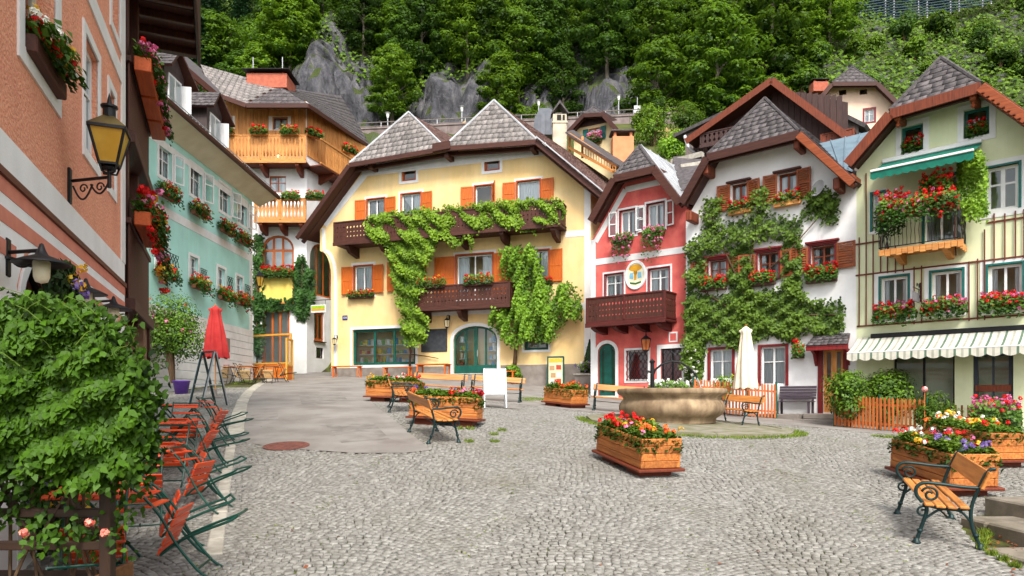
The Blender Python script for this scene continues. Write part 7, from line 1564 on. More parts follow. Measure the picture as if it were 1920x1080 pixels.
C = np.array([list(HW.L(R.uniform(1284,1312), R.uniform(655,725), .34)) for _ in range(16)]); d = unit(NR.normal(size=(16,10,3))); leaves('white_blossoms', (C[:,None]+d*.05).reshape(-1,3), d.reshape(-1,3), .06, M_whitefl, cb_, aspect=1.1)
# ---------------------------------------------------------------- bushes
def bush(name, label, x, y, z, w_, h_, m, n, ls, cat='bush', stem=True, fl=None, nf=0, fs=.04, group=None, cone=False, dep=None, low=.0, round_=.8):
    o = thing(name, label, cat, (x,y,z), 0, group); dep = dep or w_
    k = 14 if not cone else 1; C, N_, T = [], [], []
    if cone:
        t = NR.random(n)**1.4; a = NR.uniform(0,2*math.pi,n); r = (1-t)**.9*(.7+.3*NR.random(n)**.5)*w_/2*(1+.12*np.sin(5*a+t*9)); C = np.stack([r*np.cos(a),r*np.sin(a),low+t*(h_-low)],1); N_ = np.stack([np.cos(a),np.sin(a),.5+0*a],1); T = np.clip(.4+NR.normal(size=n)*.25,0,1)
    else:
        for i in range(k):
            a = R.uniform(0,2*math.pi); f = R.uniform(.15,1.); rr = R.uniform(0,.62)*math.sqrt(1-(2*f*.5-.35)**2*.9); c = np.array([rr*math.cos(a)*w_/2, rr*math.sin(a)*dep/2, low+(h_-low)*(.18+.64*f)]); R0 = np.array([w_*.27,dep*.27,(h_-low)*.24])*R.uniform(.75,1.15)
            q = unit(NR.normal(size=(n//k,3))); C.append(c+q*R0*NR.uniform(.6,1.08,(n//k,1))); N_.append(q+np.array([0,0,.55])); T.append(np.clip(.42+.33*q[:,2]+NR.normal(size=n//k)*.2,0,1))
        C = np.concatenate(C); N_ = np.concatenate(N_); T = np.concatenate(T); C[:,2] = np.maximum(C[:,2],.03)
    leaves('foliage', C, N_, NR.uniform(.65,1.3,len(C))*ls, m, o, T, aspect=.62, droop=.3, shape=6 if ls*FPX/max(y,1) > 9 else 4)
    if stem:
        b = MB()
        for i in range(5): a = R.uniform(0,6.28); b.tube([(0,0,0),(math.cos(a)*w_*.08,math.sin(a)*dep*.08,h_*.4),(math.cos(a)*w_*.25,math.sin(a)*dep*.25,h_*.8)], [.03*w_,.022*w_,.008*w_], 6)
        b.build('stem', M_bark, o)
    if fl:
        idx = NR.choice(len(C), nf); d = unit(NR.normal(size=(nf,9,3)))
        for j, ci in enumerate(sorted(set(fl))): s_ = slice(j,None,len(set(fl))); leaves(FLN[ci], (C[idx][s_][:,None]*np.array([1.04,1.04,1.0])+d[s_]*fs).reshape(-1,3), d[s_].reshape(-1,3), fs*1.1, FLM[ci], o, aspect=1.05)
    return o
def gbush(name, label, px, py, wpx, hpx, m, n, ls, push=0., **k):
    g_ = gp(px, py); s_ = g_.y/FPX; return bush(name, label, g_.x+(px-960)/FPX*push, g_.y+push, gz(g_.x,g_.y+push), wpx*s_*(1+push/g_.y), hpx*s_*(1+push/g_.y), m, n, ls, **k)
M_hed = leafmat('hedge_leaf', S(40,76,16), S(126,166,46), .3); M_con = leafmat('conifer_needle', S(22,48,22), S(62,100,46), .12)
gbush('round_bush','round dark green bush against the white alley wall',573,698,46,50,M_ivy,2600,.2,push=.3)
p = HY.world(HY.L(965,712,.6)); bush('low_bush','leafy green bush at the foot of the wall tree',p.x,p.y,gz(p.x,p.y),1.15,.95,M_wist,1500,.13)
# conifer and flowers on a stone pier at the yellow corner
p = HY.world(HY.L(1100,738,.5)); pier = thing('stone_pier','squat stone pier carrying plants at the yellow house corner','pier',(p.x,p.y,gz(p.x,p.y)),HY.root.rotation_euler.z)
b = MB(); b.box(-.5,.5,-.35,.35,-.1,.72,.02); b.build('shaft', M_plinth, pier); b = MB(); b.box(-.56,.56,-.41,.41,.722,.82,.02); b.build('cap', M_kerb, pier)
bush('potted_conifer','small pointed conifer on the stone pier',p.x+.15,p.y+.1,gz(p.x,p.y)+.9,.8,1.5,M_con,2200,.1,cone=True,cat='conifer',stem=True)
bush('white_flower_pot','round mound of white and purple flowers on the stone pier',p.x-.1,p.y-.2,gz(p.x,p.y)+.82,.9,.55,M_plantleaf,700,.09,fl='wu',nf=70,fs=.045,cat='flowers',stem=False)
# hedge and bush by the shop
for i, (px_, py_, w_, h_, lb) in enumerate(((1592,806,128,112,'rounded green hedge behind the brown fence, house door end'),(1662,806,118,106,'rounded green hedge behind the brown fence, shop end'))):
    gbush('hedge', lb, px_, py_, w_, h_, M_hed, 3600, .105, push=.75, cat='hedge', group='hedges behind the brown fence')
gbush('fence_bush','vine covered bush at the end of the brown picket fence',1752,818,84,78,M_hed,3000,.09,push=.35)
p = gp(1900,835); flowers('pot_flowers','pink and red flowers in a pot beside the shop door',(p.x,p.y+.6,gz(p.x,p.y)+.25),-.7,1.0,'pppr',h=.55,w=.6,dense=2,box=(.4,.3),cat='flower pot',group='loose flowers',tm=M_trough)
gbush('garden_plant','wispy green plant under the white house window',1352,776,60,70,M_vine,700,.1,push=1.2)
gp_ = thing('garden_gnome_ball','red and white glass ball on a stick in the shop bush','ornament',tuple(gp(1742,818)+Vector((0,.2,0)))); b = MB(); b.tube([(0,0,0),(0,0,1.25)], .012, 6); b.build('stick', M_pick, gp_)
b = MB(); b.lathe([(0,1.2),(.06,1.22),(.085,1.28),(.06,1.345),(0,1.365)], 14); b.build('ball', mat('red_glass_ball', S(200,60,50), S(230,200,200), scale=9, rough=.1), gp_, smooth=True)
p = HG.world(HG.L(1795,812,.5)); sb_ = thing('shop_bench','small brown bench below the shop window','bench',(p.x,p.y,gz(p.x,p.y)+.03),HG.root.rotation_euler.z)
for k in range(3): b = MB(); b.box(-.45,.45,-.18+k*.12,-.08+k*.12,.4,.43,.005); b.build('seat_slat', M_redbrown, sb_)
for k in range(6): b = MB(); b.box(-.42+k*.16,-.37+k*.16,.17,.2,.44,.78); b.build('back_slat', M_redbrown, sb_)
for sx in (-1,1):
    for sy in (-1,1): b = MB(); b.box(sx*.4-.03,sx*.4+.03,sy*.15-.03,sy*.15+.03,0,.4 if sy < 0 else .82); b.build('leg', M_redbrown, sb_)
# rose tree in a purple pot by the teal house
g_ = gp(340,740); pt = thing('purple_pot','purple planter pot under the rose tree','pot',(g_.x,g_.y,g_.z)); b = MB(); b.lathe([(.0,0),(.2,0),(.28,.45),(.3,.46),(.3,.5),(.26,.5),(.24,.42),(0,.42)], 20); b.build('shell', mat('purple_glaze', S(110,70,170), S(92,56,150), rough=.35), pt, smooth=True)
b = MB(); b.lathe([(0,.43),(.24,.43)], 16); b.build('soil', M_soil2, pt)
s_ = g_.y/FPX; bush('rose_tree','tall loose rose shrub with pale blooms behind the hedge',g_.x-.3,g_.y,g_.z+.42,150*s_,165*s_,M_hed,6500,.1,fl='op',nf=16,fs=.06,cat='shrub',low=.3)
# grass tufts: along the fountain step, the walls and the steps
def tufts(name, label, spots, n, h, m):
    C = []; 
    for (x, y, r) in spots: a = NR.uniform(0,6.28,n); q = np.sqrt(NR.random(n))*r; C.append(np.stack([x+q*np.cos(a),y+q*np.sin(a)],1))
    C = np.concatenate(C); k = len(C); z = gzs(C[:,0],C[:,1])+.03; hh = NR.uniform(.4,1.2,k)*h; dx = NR.normal(size=(k,2))*hh[:,None]*.45; a = NR.uniform(0,6.28,k); wv = np.stack([np.cos(a),np.sin(a)],1)*.008
    V = np.stack([np.concatenate([C-wv,z[:,None]],1),np.concatenate([C+wv,z[:,None]],1),np.concatenate([C+dx,(z+hh)[:,None]],1)],1).reshape(-1,3)
    o = fast(name, V, np.arange(k*3).reshape(k,3), m, None, np.repeat(NR.random(k),3)); return tag(o, label, 'grass', kind='stuff')
M_grass = leafmat('grass_blade', S(70,100,24), S(150,170,60), .3)
sp = [(FX+.25+2.7*math.cos(a),FY-.7+2.7*math.sin(a),.16) for a in np.linspace(math.pi*.95,math.pi*2.1,34)]
sp += [(FX+.1+1.25*math.cos(a),FY+1.25*math.sin(a),.14) for a in np.linspace(math.pi,math.pi*2,16)]
sp += [(5.05+.1*k,7.35+.12*k,.07) for k in range(6)]+[(4.88-.03*k,7.1-.2*k,.05) for k in range(4)]+[(-.6+R.uniform(-.5,.4),13.6+R.uniform(-.8,.9),.1) for _ in range(6)]
for px_, py_ in [(R.uniform(985,1030),R.uniform(748,754)) for _ in range(10)]+[(R.uniform(1650,1735),822) for _ in range(8)]+[(R.uniform(390,470),R.uniform(712,722)) for _ in range(14)]: g_ = gp(px_,py_); sp.append((g_.x,g_.y,.3))
tufts('grass','tufts of grass along the fountain step, walls and joints',sp,90,.07,M_grass)
# moss and small weeds in the cobble joints
n = 5200; X = NR.uniform(-5,9,n); Y = NR.uniform(5.6,15,n); clump = np.sin(X*3.1+1.3*np.sin(Y*1.7))*np.sin(Y*2.3+np.sin(X*2.1)); ok = (clump > .25)|(X < -2.2); X, Y = X[ok], Y[ok]; ok = ~inpolys(X,Y,ASPH); X, Y = X[ok], Y[ok]
o = leaves('moss', np.stack([X,Y,gzs(X,Y)+.027],1), np.stack([NR.normal(size=len(X))*.35,NR.normal(size=len(X))*.35,np.ones(len(X))],1), NR.uniform(.012,.032,len(X)), leafmat('moss_leaf', S(84,100,20), S(140,150,40), .2), None); tag(o,'green moss tufts in the joints between cobbles','moss',kind='stuff')
lf_ = leaves('fallen_leaves', *(lambda X,Y: (np.stack([X,Y,gzs(X,Y)+.045],1), np.stack([NR.normal(size=len(X))*.3,NR.normal(size=len(X))*.3,np.ones(len(X))],1)))(np.concatenate([NR.normal(size=150)*.16+5.0+np.linspace(-.3,.3,150),NR.uniform(-3,7,40)]),np.concatenate([6.5+np.linspace(-.9,1.1,150)+NR.normal(size=150)*.1,NR.uniform(6,13,40)])), NR.uniform(.025,.06,190), leafmat('dry_leaf', S(120,60,24), S(196,110,50), .2), None); tag(lf_,'dry brown fallen leaves at the foot of the steps','leaves',kind='stuff')
# ---------------------------------------------------------------- hedge on the trellis planter close to the camera
HH = House('trellis_planter','dark timber planter with trellis post and crossed laths close to the camera',-160,4.6,212,4.6,0,'planter')
M_dkt = wood('dark_trellis_wood', S(64,42,30), S(44,30,22), 'z'); M_dktx = wood('dark_trellis_rail', S(64,42,30), S(44,30,22), 'x'); M_boxw = wood('worn_box_wood', S(140,92,52), S(104,66,38), 'x')
wH = HH.W; 
for z0_, z1_ in ((0,.21),(.215,.42)): b = MB(); b.box(0,wH-.12,-.18,-.14,z0_,z1_,.008); b.build('box_board', M_boxw, HH.root); b = MB(); b.box(wH-.12,wH-.08,-.18,.4,z0_,z1_,.008); b.build('box_board', M_boxw, HH.root)
b = MB(); b.box(.02,wH-.13,-.135,.38,.02,.36); b.build('soil', M_soil2, HH.root)
b = MB(); b.box(wH-.075,wH+.0,-.04,.04,0,1.3,.008); b.build('post', M_dkt, HH.root)
for z in (.62,.84,1.14): b = MB(); b.box(0,wH-.076,-.02,.02,z-.03,z+.03,.006); b.build('rail', M_dktx, HH.root)
for k in range(4):
    for s in (0,1): x0_ = wH-.1-k*.42; b = MB(); b.beam((x0_-.42*s,.03-.03*s,.62),(x0_-.42*(1-s),.03-.03*s,1.3),.014,.045,up=(0,1,0)); b.build('lath', M_dkt, HH.root)
def hedge_front():
    o = thing('climbing_hedge','dense leafy climbing hedge spilling over the dark trellis planter','hedge',(HH.A.x,HH.A.y,0),HH.root.rotation_euler.z)
    P1 = [(-80,610),(10,592),(60,582),(100,596),(130,606),(158,622),(184,660),(206,690),(224,725),(236,765),(230,810),(238,845),(215,872),(190,868),(180,900),(150,880),(110,870),(50,850),(-80,860)]
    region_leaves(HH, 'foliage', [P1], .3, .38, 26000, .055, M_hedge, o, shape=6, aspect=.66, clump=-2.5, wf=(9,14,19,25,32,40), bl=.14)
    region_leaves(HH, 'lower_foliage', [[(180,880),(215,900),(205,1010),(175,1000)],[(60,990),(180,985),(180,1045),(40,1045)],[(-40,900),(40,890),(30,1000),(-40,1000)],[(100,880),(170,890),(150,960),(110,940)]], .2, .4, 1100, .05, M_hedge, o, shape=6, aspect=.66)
    b = MB()
    for k in range(11): x = R.uniform(.1,wH-.1); pts = [(x,.1,.36)]; 
    for k in range(11):
        x = R.uniform(.05,wH-.05); b.tube(bez([(x,R.uniform(.1,.25),.36),(x+R.uniform(-.15,.15),.16,.8),(x+R.uniform(-.2,.1),.18,1.25),(x+R.uniform(-.3,.0),.2,1.8)],5), [.012]*8+[.009]*8, 5)
    b.build('stem', M_bark, o)
    C = np.array([list(HH.L(x,y,.3)) for x, y in ((168,980),(196,1000),(45,1000))]); d = unit(NR.normal(size=(len(C),26,3))); leaves('pink_blossoms', (C[:,None]+d*.028*NR.uniform(.3,1,(len(C),26,1))).reshape(-1,3), d.reshape(-1,3), .03, leafmat('salmon_rose', S(226,110,100,1), S(250,170,150,1), .2), o, aspect=1.1)
    # long stray shoots
    for k in range(14):
        x0_, y0_ = R.uniform(0,300), R.uniform(575,700); a = HH.L(x0_,y0_,.35); e = a+Vector((R.uniform(-.25,.3),-R.uniform(.05,.2),R.uniform(.08,.28))); b = MB(); b.tube([a,lerp(a,e,.5)+Vector((0,0,.03)),e],[.004,.003,.002],4); b.build('shoot', M_hedge_stem, o)
        m_ = 12; t = NR.random(m_)[:,None]; C = np.array(a)[None]*(1-t)+np.array(e)[None]*t; leaves('shoot_leaves', C, NR.normal(size=(m_,3))+np.array([0,-.6,.5]), NR.uniform(.03,.055,m_), M_hedge, o, shape=6)
M_hedge = leafmat('hornbeam_leaf', S(16,38,6), S(72,110,20), .25, spec=.22); M_hedge_stem = mat('green_stem', S(110,140,50), None, rough=.7)
hedge_front()
# ================================================================ MOUNTAINSIDE
def sstep(x): x = np.clip(x,0,1); return x*x*(3-2*x)
def hillz(X, Y):
    X = np.asarray(X,float); Y = np.asarray(Y,float)
    ch = 2.6*np.exp(-((X+23)/4.)**2)+8.6*sstep((X+34)/6)*sstep((26-X)/8); ch = np.maximum(ch, 3)
    edge = 81.5+1.6*np.sin(X*.33)+.9*np.sin(X*.9+1)
    zl = np.where(Y < 73, 31-(73-Y)*1.25, 31)+ch*sstep((Y-edge)/2.6)+np.maximum(Y-edge-2,0)*1.08
    zr = 12+(Y-55)*1.12; f = sstep((X-16)/16)
    return zl*(1-f)+zr*f+1.2*np.sin(X*.21+Y*.13)*sstep((Y-84)/6)
hx_ = np.concatenate([np.arange(-120,-50,4),np.arange(-50,60,.6),np.arange(60,131,3)]); hy_ = np.concatenate([np.arange(56,78,2),np.arange(78,92,.35),np.arange(92,190,3)])
XX, YY = np.meshgrid(hx_,hy_); ZZ = hillz(XX,YY); rough_ = NR.normal(size=ZZ.shape); steep = (YY > 80)&(YY < 88)
crag = np.sin(XX*1.1+np.sin(ZZ*.5)*2)*.5+np.sin(XX*2.7+ZZ*.3)*.25+np.sin(ZZ*1.3+XX*.4)*.3; YY2 = YY+np.where(steep&(XX < 24), crag*1.3+rough_*.2+.5*np.sin(XX*5.3+ZZ*1.9)*np.sin(ZZ*2.7), rough_*.1); nx, ny = len(hx_), len(hy_); ii = np.arange(nx*ny).reshape(ny,nx)
M_hill = bpy.data.materials.new('cliff_and_forest_floor'); M_hill.use_nodes = True
def hillmat(m):
    N = m.node_tree.nodes; L = m.node_tree.links; bs = N['Principled BSDF']; bs.inputs['Roughness'].default_value = .95; tc = N.new('ShaderNodeTexCoord')
    mp = N.new('ShaderNodeMapping'); mp.inputs['Scale'].default_value = (1,1,.55); L.new(tc.outputs['Object'], mp.inputs[0])
    n1 = N.new('ShaderNodeTexNoise'); n1.inputs['Scale'].default_value = .8; n1.inputs['Detail'].default_value = 8; n1.inputs['Roughness'].default_value = .65; L.new(mp.outputs[0], n1.inputs['Vector'])
    cr = N.new('ShaderNodeValToRGB'); e = cr.color_ramp.elements; e[0].position = .3; e[0].color = S(42,42,47); e[1].position = .72; e[1].color = S(126,124,126); x = e.new(.5); x.color = S(84,84,91); L.new(n1.outputs['Fac'], cr.inputs[0])
    n2 = N.new('ShaderNodeTexNoise'); n2.inputs['Scale'].default_value = .22; n2.inputs['Detail'].default_value = 5; L.new(tc.outputs['Object'], n2.inputs['Vector'])
    g = N.new('ShaderNodeValToRGB'); g.color_ramp.elements[0].color = S(40,52,20); g.color_ramp.elements[1].color = S(84,98,36); L.new(n2.outputs['Fac'], g.inputs[0])
    ge = N.new('ShaderNodeNewGeometry'); sx = N.new('ShaderNodeSeparateXYZ'); L.new(ge.outputs['True Normal'], sx.inputs[0])
    ad = N.new('ShaderNodeMath'); ad.operation = 'MULTIPLY_ADD'; ad.inputs[1].default_value = .35; ad.inputs[2].default_value = -.17; L.new(n2.outputs['Fac'], ad.inputs[0])
    a2 = N.new('ShaderNodeMath'); L.new(sx.outputs['Z'], a2.inputs[0]); L.new(ad.outputs[0], a2.inputs[1])
    mr = N.new('ShaderNodeMapRange'); mr.inputs['From Min'].default_value = .42; mr.inputs['From Max'].default_value = .58; L.new(a2.outputs[0], mr.inputs[0])
    mx = N.new('ShaderNodeMixRGB'); L.new(mr.outputs[0], mx.inputs[0]); L.new(cr.outputs[0], mx.inputs[1]); L.new(g.outputs[0], mx.inputs[2]); L.new(mx.outputs[0], bs.inputs['Base Color'])
    bp = N.new('ShaderNodeBump'); bp.inputs['Strength'].default_value = .8; bp.inputs['Distance'].default_value = 1.1; L.new(n1.outputs['Fac'], bp.inputs['Height']); L.new(bp.outputs[0], bs.inputs['Normal'])
hillmat(M_hill)
hill = fast('mountainside', np.stack([XX,YY2,ZZ],-1).reshape(-1,3), np.stack([ii[:-1,:-1],ii[:-1,1:],ii[1:,1:],ii[1:,:-1]],-1).reshape(-1,4), M_hill); tag(hill,'steep wooded mountainside with grey limestone cliff',kind='structure')
# undergrowth
n = 70000; X = NR.uniform(-60,95,n); Y = NR.uniform(84,130,n); pxx = 960+X/Y*FPX; ok = (pxx > 200)&(pxx < 2050); X, Y = X[ok], Y[ok]
X2 = NR.uniform(14,70,16000); Y2 = NR.uniform(57,84,16000); X = np.concatenate([X,X2]); Y = np.concatenate([Y,Y2]); Z = hillz(X,Y)
M_under = leafmat('undergrowth_leaf', S(52,86,16), S(120,154,40), .33)
o = leaves('undergrowth', np.stack([X,Y,Z+NR.uniform(0,1.3,len(X))],1), np.stack([NR.normal(size=len(X))*.5,-.8+NR.normal(size=len(X))*.3,np.full(len(X),.8)],1), NR.uniform(.3,.7,len(X)), M_under, None, aspect=.8); tag(o,'low green undergrowth covering the wooded slope','undergrowth',kind='stuff')
# trees
M_beech = leafmat('beech_leaf', S(44,80,14), S(122,158,38), .42); M_maple = leafmat('maple_leaf', S(52,90,16), S(144,180,46), .44); M_dkleaf = leafmat('dark_broadleaf', S(36,68,18), S(96,132,40), .4); M_fir = leafmat('fir_needle', S(18,46,26), S(54,92,50), .18)
M_trunk = mat('grey_trunk', S(120,112,100), S(84,76,66), scale=3, stretch=(2,2,.5), rough=.95, bump=.6, bscale=10)
def broadleaf(name, H, W, m, n=8000, ls=.37, k=80, base=.08):
    o = thing(name,'x','tree',(0,0,0)); Cs = []
    for i in range(k):
        t = (i+.5)/k; z = base+(1-base)*t; prof = math.sin(math.pi*min(1,(t*.86+.14)))**.7*(1 if t < .6 else 1-(t-.6)*.55); a = i*2.4+R.uniform(-.4,.4); r = prof*R.uniform(.35,1.)*W/2; Cs.append((r*math.cos(a),r*math.sin(a),z*H*.95))
    C, N_, T = [], [], []
    for c in Cs:
        m_ = n//k; q = unit(NR.normal(size=(m_,3))); q[:,2] = q[:,2]*.8+.1; R0 = np.array([W*.14,W*.14,H*.055])*R.uniform(.6,1.4); C.append(np.array(c)+q*R0*NR.uniform(.55,1.12,(m_,1))); N_.append(q*np.array([1,1,1])+np.array([0,0,.8])); T.append(np.clip(.36+.42*q[:,2]+.12*(c[2]/H)+NR.normal(size=m_)*.15+R.uniform(-.12,.12),0,1))  # tint paints light on clump tops and shadow on their undersides
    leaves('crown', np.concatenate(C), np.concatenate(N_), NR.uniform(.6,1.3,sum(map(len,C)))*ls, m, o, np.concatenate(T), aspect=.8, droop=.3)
    b = MB(); b.tube([(0,0,-1),(.1,0,H*.25),(-.05,.1,H*.55),(.05,0,H*.85)],[.26,.2,.13,.04],7)
    for c in Cs[4:k:5]: b.tube([(0,0,c[2]*.7),(c[0]*.5,c[1]*.5,c[2]*.88),(c[0]*.95,c[1]*.95,c[2])],[.08,.05,.02],5)
    b.build('trunk', M_trunk, o); return o
def fir(name, H, W, n=4200, ls=.4):
    o = thing(name,'x','tree',(0,0,0)); C, N_, T = [], [], []; rows_ = 17
    for i in range(rows_):
        t = i/rows_; z = H*(.12+.86*t); r = W/2*(1-t)**.85+.15; kb = 9
        for j in range(kb):
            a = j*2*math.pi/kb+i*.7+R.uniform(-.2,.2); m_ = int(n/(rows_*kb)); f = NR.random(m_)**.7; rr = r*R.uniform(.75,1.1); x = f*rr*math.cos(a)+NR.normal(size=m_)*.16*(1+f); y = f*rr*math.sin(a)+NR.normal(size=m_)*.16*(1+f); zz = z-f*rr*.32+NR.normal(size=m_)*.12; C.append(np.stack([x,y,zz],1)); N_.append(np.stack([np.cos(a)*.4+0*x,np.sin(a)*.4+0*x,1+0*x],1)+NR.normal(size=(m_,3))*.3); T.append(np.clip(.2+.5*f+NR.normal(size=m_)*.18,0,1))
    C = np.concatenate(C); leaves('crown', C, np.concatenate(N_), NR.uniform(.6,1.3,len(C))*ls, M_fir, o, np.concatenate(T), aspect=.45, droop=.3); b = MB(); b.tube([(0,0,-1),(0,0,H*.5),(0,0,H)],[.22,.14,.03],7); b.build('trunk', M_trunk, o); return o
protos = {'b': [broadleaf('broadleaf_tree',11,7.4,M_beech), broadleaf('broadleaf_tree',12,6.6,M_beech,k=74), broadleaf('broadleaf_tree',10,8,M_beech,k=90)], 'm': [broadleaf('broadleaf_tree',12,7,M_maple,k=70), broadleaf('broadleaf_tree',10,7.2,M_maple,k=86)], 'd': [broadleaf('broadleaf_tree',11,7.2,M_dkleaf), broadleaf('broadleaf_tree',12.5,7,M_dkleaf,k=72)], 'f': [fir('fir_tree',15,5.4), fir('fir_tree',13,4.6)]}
used_ = set()
LABT = {'b': ('mid-green beech tree','beeches'), 'm': ('bright green tree','bright trees'), 'd': ('dark green tree','dark broadleaf trees'), 'f': ('dark fir tree','firs')}
LMK = [(400,'the dark soffit'),(480,'the timber house eave'),(560,'the wide pink chimney'),(640,'the bare cliff'),(710,'the timber house gutter end'),(760,'the first yellow peak'),(810,'the second road lamp'),(870,'the yellow valley'),(930,'the second yellow peak'),(985,'the yellow ridge'),(1040,'the sooty chimney'),(1100,'the small cream house'),(1160,'the salmon chimney'),(1215,'the road sign'),(1270,'the garden fence'),(1330,'the link roof'),(1390,'the dark house downpipe'),(1440,'the white house peak'),(1490,'the dark gable apex'),(1540,'the brick chimney'),(1590,'the blush roof tip'),(1640,'the blush house window'),(1690,'the blush house eave'),(1735,'the green house hip'),(1780,'the green house peak'),(1830,'the attic window'),(1880,'the carved bargeboard'),(9999,'the picture corner')]
def zone(px, Y): return next(n for l, n in LMK if px < l)
TIER = ['lowest','second','third','fourth','fifth','sixth','seventh','highest']
def plant(kind, x, y, sc, label=None, vi=None, dz=0, tier=0):
    pr = protos[kind][R.randrange(len(protos[kind])) if vi is None else vi]; o = pr if pr.name not in used_ else copytree(pr); used_.add(pr.name)
    o.location = (x,y,float(hillz(np.array([x]),np.array([y]))[0])-.3+dz); o.rotation_euler = (0,0,R.uniform(0,6.28)); o.scale = (sc*R.uniform(.92,1.1),sc*R.uniform(.92,1.1),sc)
    px = 960+x/y*FPX; zn = zone(px,y); o['label'] = label or '%s in the %s tier of forest over %s' % (LABT[kind][0], TIER[tier], zn); o['group'] = 'forest trees: '+LABT[kind][1]
    if label: o['group'] = 'trees at the cliff foot'
    return o
# named trees in front of the cliff
plant('m',(940-960)/FPX*80,80,.98,'tall bright tree standing before the cliff above the yellow ridge',0)
plant('m',(735-960)/FPX*81,81,.92,'bright bushy tree before the cliff beside the yellow left peak',1,dz=4)
plant('m',(1010-960)/FPX*82,82,.66,'smaller bright tree at the cliff foot right of the tall one',1)
plant('b',(1235-960)/FPX*76,76,1.1,'broad tree right of the cliff behind the small cream house',2)
plant('b',(1345-960)/FPX*72,72,1.25,'big rounded tree above the dark gable house',0)
plant('m',(1290-960)/FPX*66,66,.7,'bright tree on the garden slope beside the salmon chimney',0)
plant('b',(1450-960)/FPX*78,78,1.2,'large tree above the dark gable apex',1)
plant('m',(545-960)/FPX*84,84,1.0,'bright tree above the timber house chimney',1,dz=3)
plant('m',(480-960)/FPX*83,83,.8,'smaller bright tree at the alley end of the forest',0,dz=3)
rows_ = [(85,4.3),(87.5,4.6),(90.5,4.7),(94,4.9),(98,5.),(102.5,5.2),(107.5,5.5),(113,5.8)]
for tr_, (Yr, sp_) in enumerate(rows_):
    x = (250-960)/FPX*Yr
    while x < (1990-960)/FPX*Yr:
        y = Yr+R.uniform(-1.6,1.6); xx = x+R.uniform(-1.3,1.3); px = 960+xx/y*FPX; x += sp_*R.uniform(.85,1.2)
        if 575 < px < 665 and y < 91: continue
        if px > 1585 and y < 92: continue
        if px < 500: kd = R.choice('fffdd' if y > 91 else 'fdmb')
        elif px < 900: kd = R.choice('bmdbf' if y < 95 else 'dffdd')
        elif px < 1200: kd = R.choice('bdfmd' if y < 95 else 'dffdd')
        else: kd = R.choice('bbmdb')
        sc = R.uniform(.8,1.12)*(.62 if px > 1560 else 1.)
        plant(kd, xx, y, sc, dz=0, tier=tr_)
# lower slope on the right: shrubs one can tell apart
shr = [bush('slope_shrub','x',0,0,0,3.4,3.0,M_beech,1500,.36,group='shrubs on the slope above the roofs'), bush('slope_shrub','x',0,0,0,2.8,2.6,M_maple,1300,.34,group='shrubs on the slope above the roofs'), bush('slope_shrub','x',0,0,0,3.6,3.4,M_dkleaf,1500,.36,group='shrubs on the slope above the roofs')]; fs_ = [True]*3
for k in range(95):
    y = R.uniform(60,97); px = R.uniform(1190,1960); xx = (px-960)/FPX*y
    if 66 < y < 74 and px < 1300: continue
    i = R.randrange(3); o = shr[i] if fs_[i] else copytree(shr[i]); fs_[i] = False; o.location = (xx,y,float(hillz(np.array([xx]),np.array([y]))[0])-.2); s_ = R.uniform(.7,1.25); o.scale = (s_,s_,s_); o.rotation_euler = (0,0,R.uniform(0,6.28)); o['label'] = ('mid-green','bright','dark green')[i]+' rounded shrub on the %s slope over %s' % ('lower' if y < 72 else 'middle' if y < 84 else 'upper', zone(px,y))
# garden shrubs behind the red house
for i,(px_,py_,d_,w_,h_,lb,mm) in enumerate(((1262,300,46,2.6,2.6,'lime green shrub behind the red house roof',M_lime),(1225,270,50,3.4,3.2,'mid-green garden shrub behind the salmon chimney',M_maple),(1238,225,58,2.6,2.4,'dark round garden shrub below the road wall',M_dkleaf),(1205,240,56,2.4,2.4,'light garden shrub beside the small cream house',M_maple),(1288,250,52,3.,3.,'leafy shrub beside the dark gable house',M_beech))):
    p = at(px_,py_+14,d_); bush('garden_shrub',lb,p.x,p.y,p.z,w_,h_,mm,1500,.2,group='garden shrubs on the slope')
gs = at(1250,330,50); b = MB(); q = [at(1160,338,40),at(1330,338,40),at(1350,232,60),at(1150,232,60)]; b.add([tuple(p) for p in q],[(0,1,2,3)]); o = b.build('garden_slope', mat('garden_earth', S(92,96,44), S(66,74,30), scale=.8, rough=.95, bump=.6, bscale=3), fix=False); tag(o,'steep planted garden slope behind the red house',kind='structure')
# garden fence
gf = thing('garden_fence','pale wooden rail fence on the garden slope','fence',at(1200,265,53))
def gl_(px,py,d): return at(px,py,d)-at(1200,265,53)
for px_ in (1200,1225,1250,1272): b = MB(); b.beam(gl_(px_,270-(px_-1200)*.12,53), gl_(px_,246-(px_-1200)*.12,53), .12,.12); b.build('post', M_light, gf)
for yy in (250,260): b = MB(); b.beam(gl_(1198,yy,53), gl_(1276,yy-8,53), .08,.1); b.build('rail', M_light, gf)
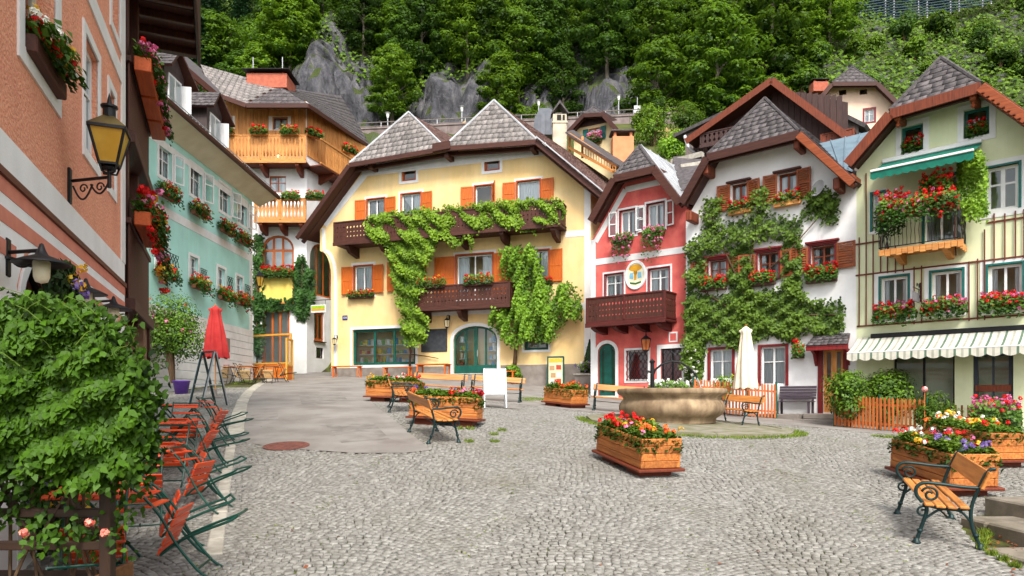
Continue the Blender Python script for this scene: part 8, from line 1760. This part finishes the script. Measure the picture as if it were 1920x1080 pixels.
# retaining wall, road rail and lamp posts below the cliff
M_rwall = mat('old_grey_wall', S(150,136,134), S(112,100,98), scale=1.2, rough=.95, bump=.5, bscale=6, dirt=S(104,92,86)[:3]+(.5,), dscale=.5)
rw = thing('retaining_wall','long pale stone retaining wall of the road below the cliff','wall',(0,72,27))
xs = np.arange(-26,24,1.6)
for k in range(len(xs)-1):
    def zt(x): return hillz0+float(.05*(x+26))
    hillz0 = 2.6
    b = MB(); b.add([(xs[k]+.01,0,-3),(xs[k+1]-.01,0,-3),(xs[k+1]-.01,0,zt(xs[k+1])),(xs[k]+.01,0,zt(xs[k])),(xs[k]+.01,.6,-3),(xs[k+1]-.01,.6,-3),(xs[k+1]-.01,.6,zt(xs[k+1])),(xs[k]+.01,.6,zt(xs[k]))],[(0,1,2,3),(7,6,5,4),(3,2,6,7),(0,4,5,1),(0,3,7,4),(1,5,6,2)]); b.build('block', M_rwall, rw)
    b = MB(); b.beam((xs[k],.3,zt(xs[k])+.1),(xs[k+1]-.02,.3,zt(xs[k+1])+.1),.8,.18); b.build('coping', M_rwall, rw)
gr = thing('guard_rail','steel guard rail running along the road below the cliff','railing',(0,73,29.5)); b = MB(); b.tube([(-26,0,1.2),(24,0,3.7)],.05,5); b.build('rail', M_grayb, gr); b = MB(); b.tube([(-26,0,.8),(24,0,3.3)],.035,5); b.build('rail', M_grayb, gr)
for k in range(17): x = -26+k*3; b = MB(); b.tube([(x,0,-.5),(x,0,1.2+.05*(x+26))],.05,5); b.build('post', M_zinc, gr)
M_lamp = mat('white_lamp_glass', S(250,250,250,.9), None, rough=.3)
for i,(px_,yt,yb) in enumerate(((727,211,246),(866,199,240),(1010,188,228),(1160,178,222))):
    d_ = 73.4; p = at(px_,yb,d_); h_ = (yb-yt)/FPX*d_; o = thing('lamp_post','white topped road lamp below the cliff, %s from the timber house' % ('first','second','third','fourth')[i],'street lamp',p,0,'road lamps below the cliff')
    b = MB(); b.tube([(0,0,-1),(0,0,h_-.55)],[.07,.05],8); b.build('pole', M_zinc, o); b = MB(); b.lathe([(.1,h_-.6),(.2,h_-.1),(.22,h_-.08),(0,h_-.08)],12); b.build('lamp_glass', M_lamp, o); b = MB(); b.lathe([(.3,h_-.08),(.32,h_-.04),(.1,h_),(0,h_+.02)],12); b.build('lamp_cap', M_zinc, o)
p = at(1195,228,73.4); o = thing('road_sign','small white square sign on a post by the road','sign',p); b = MB(); b.tube([(0,0,-.5),(0,0,2.6)],.05,6); b.build('pole', M_zinc, o); b = MB(); b.box(-.35,.35,-.08,-.04,.9,1.7); b.build('plate', M_board, o)
p = at(862,246,73); o = thing('yellow_barrier_arm','small yellow machine arm by the road wall','machine',p); b = MB(); b.beam((-.4,0,-.3),(-.4,0,.4),.2,.2); b.beam((-.4,0,.4),(.6,0,.95),.2,.2); b.build('arm', mat('machine_yellow', S(240,190,40), None, rough=.5), o); b = MB(); b.box(-.6,-.2,-.2,.2,-.9,-.31); b.build('base', M_iron, o)
# avalanche fence high on the right
av = thing('avalanche_fence','dark blue slatted avalanche fence high on the mountainside','fence',at(1750,40,90.5)); o_ = at(1750,40,90.5); M_avb = mat('blue_steel', S(58,80,98), S(44,64,82), rough=.5, metal=.3)
for (xa,ya,xb,yb) in ((1605,48,1668,38),(1668,36,1730,30),(1730,28,1790,20),(1790,16,1850,8),(1850,2,1910,-8)):
    for k in range(9): b = MB(); b.tube([at(xa,ya-k*5,90.5)-o_, at(xb,yb-k*5,90.5)-o_], .09, 5); b.build('slat', M_avb, av)
    for xx,yy in ((xa+8,ya),(xb-8,yb)): b = MB(); b.tube([at(xx,yy+6,90.8)-o_, at(xx,yy-44,90.8)-o_], .12, 6); b.build('post', M_zinc, av)
# ================================================================ cobbles last (they keep clear of everything set on the square), then plain telling-apart of look-alike trees
cobbles()
_by = {}
for o in bpy.data.objects:
    if o.parent is None and o.get('label') and ('tree' in o['label'] or 'shrub' in o['label']): _by.setdefault(o['label'], []).append(o)
for lb, os_ in _by.items():
    if len(os_) < 2: continue
    os_.sort(key=lambda o: o.location.x/max(o.location.y, 1)); w_ = {2: ['left','right'], 3: ['left','middle','right'], 4: ['leftmost','second','third','rightmost']}.get(len(os_))
    for k, o in enumerate(os_): o['label'] = lb+(', %s one' % w_[k] if w_ else ', number %d from the left' % (k+1))
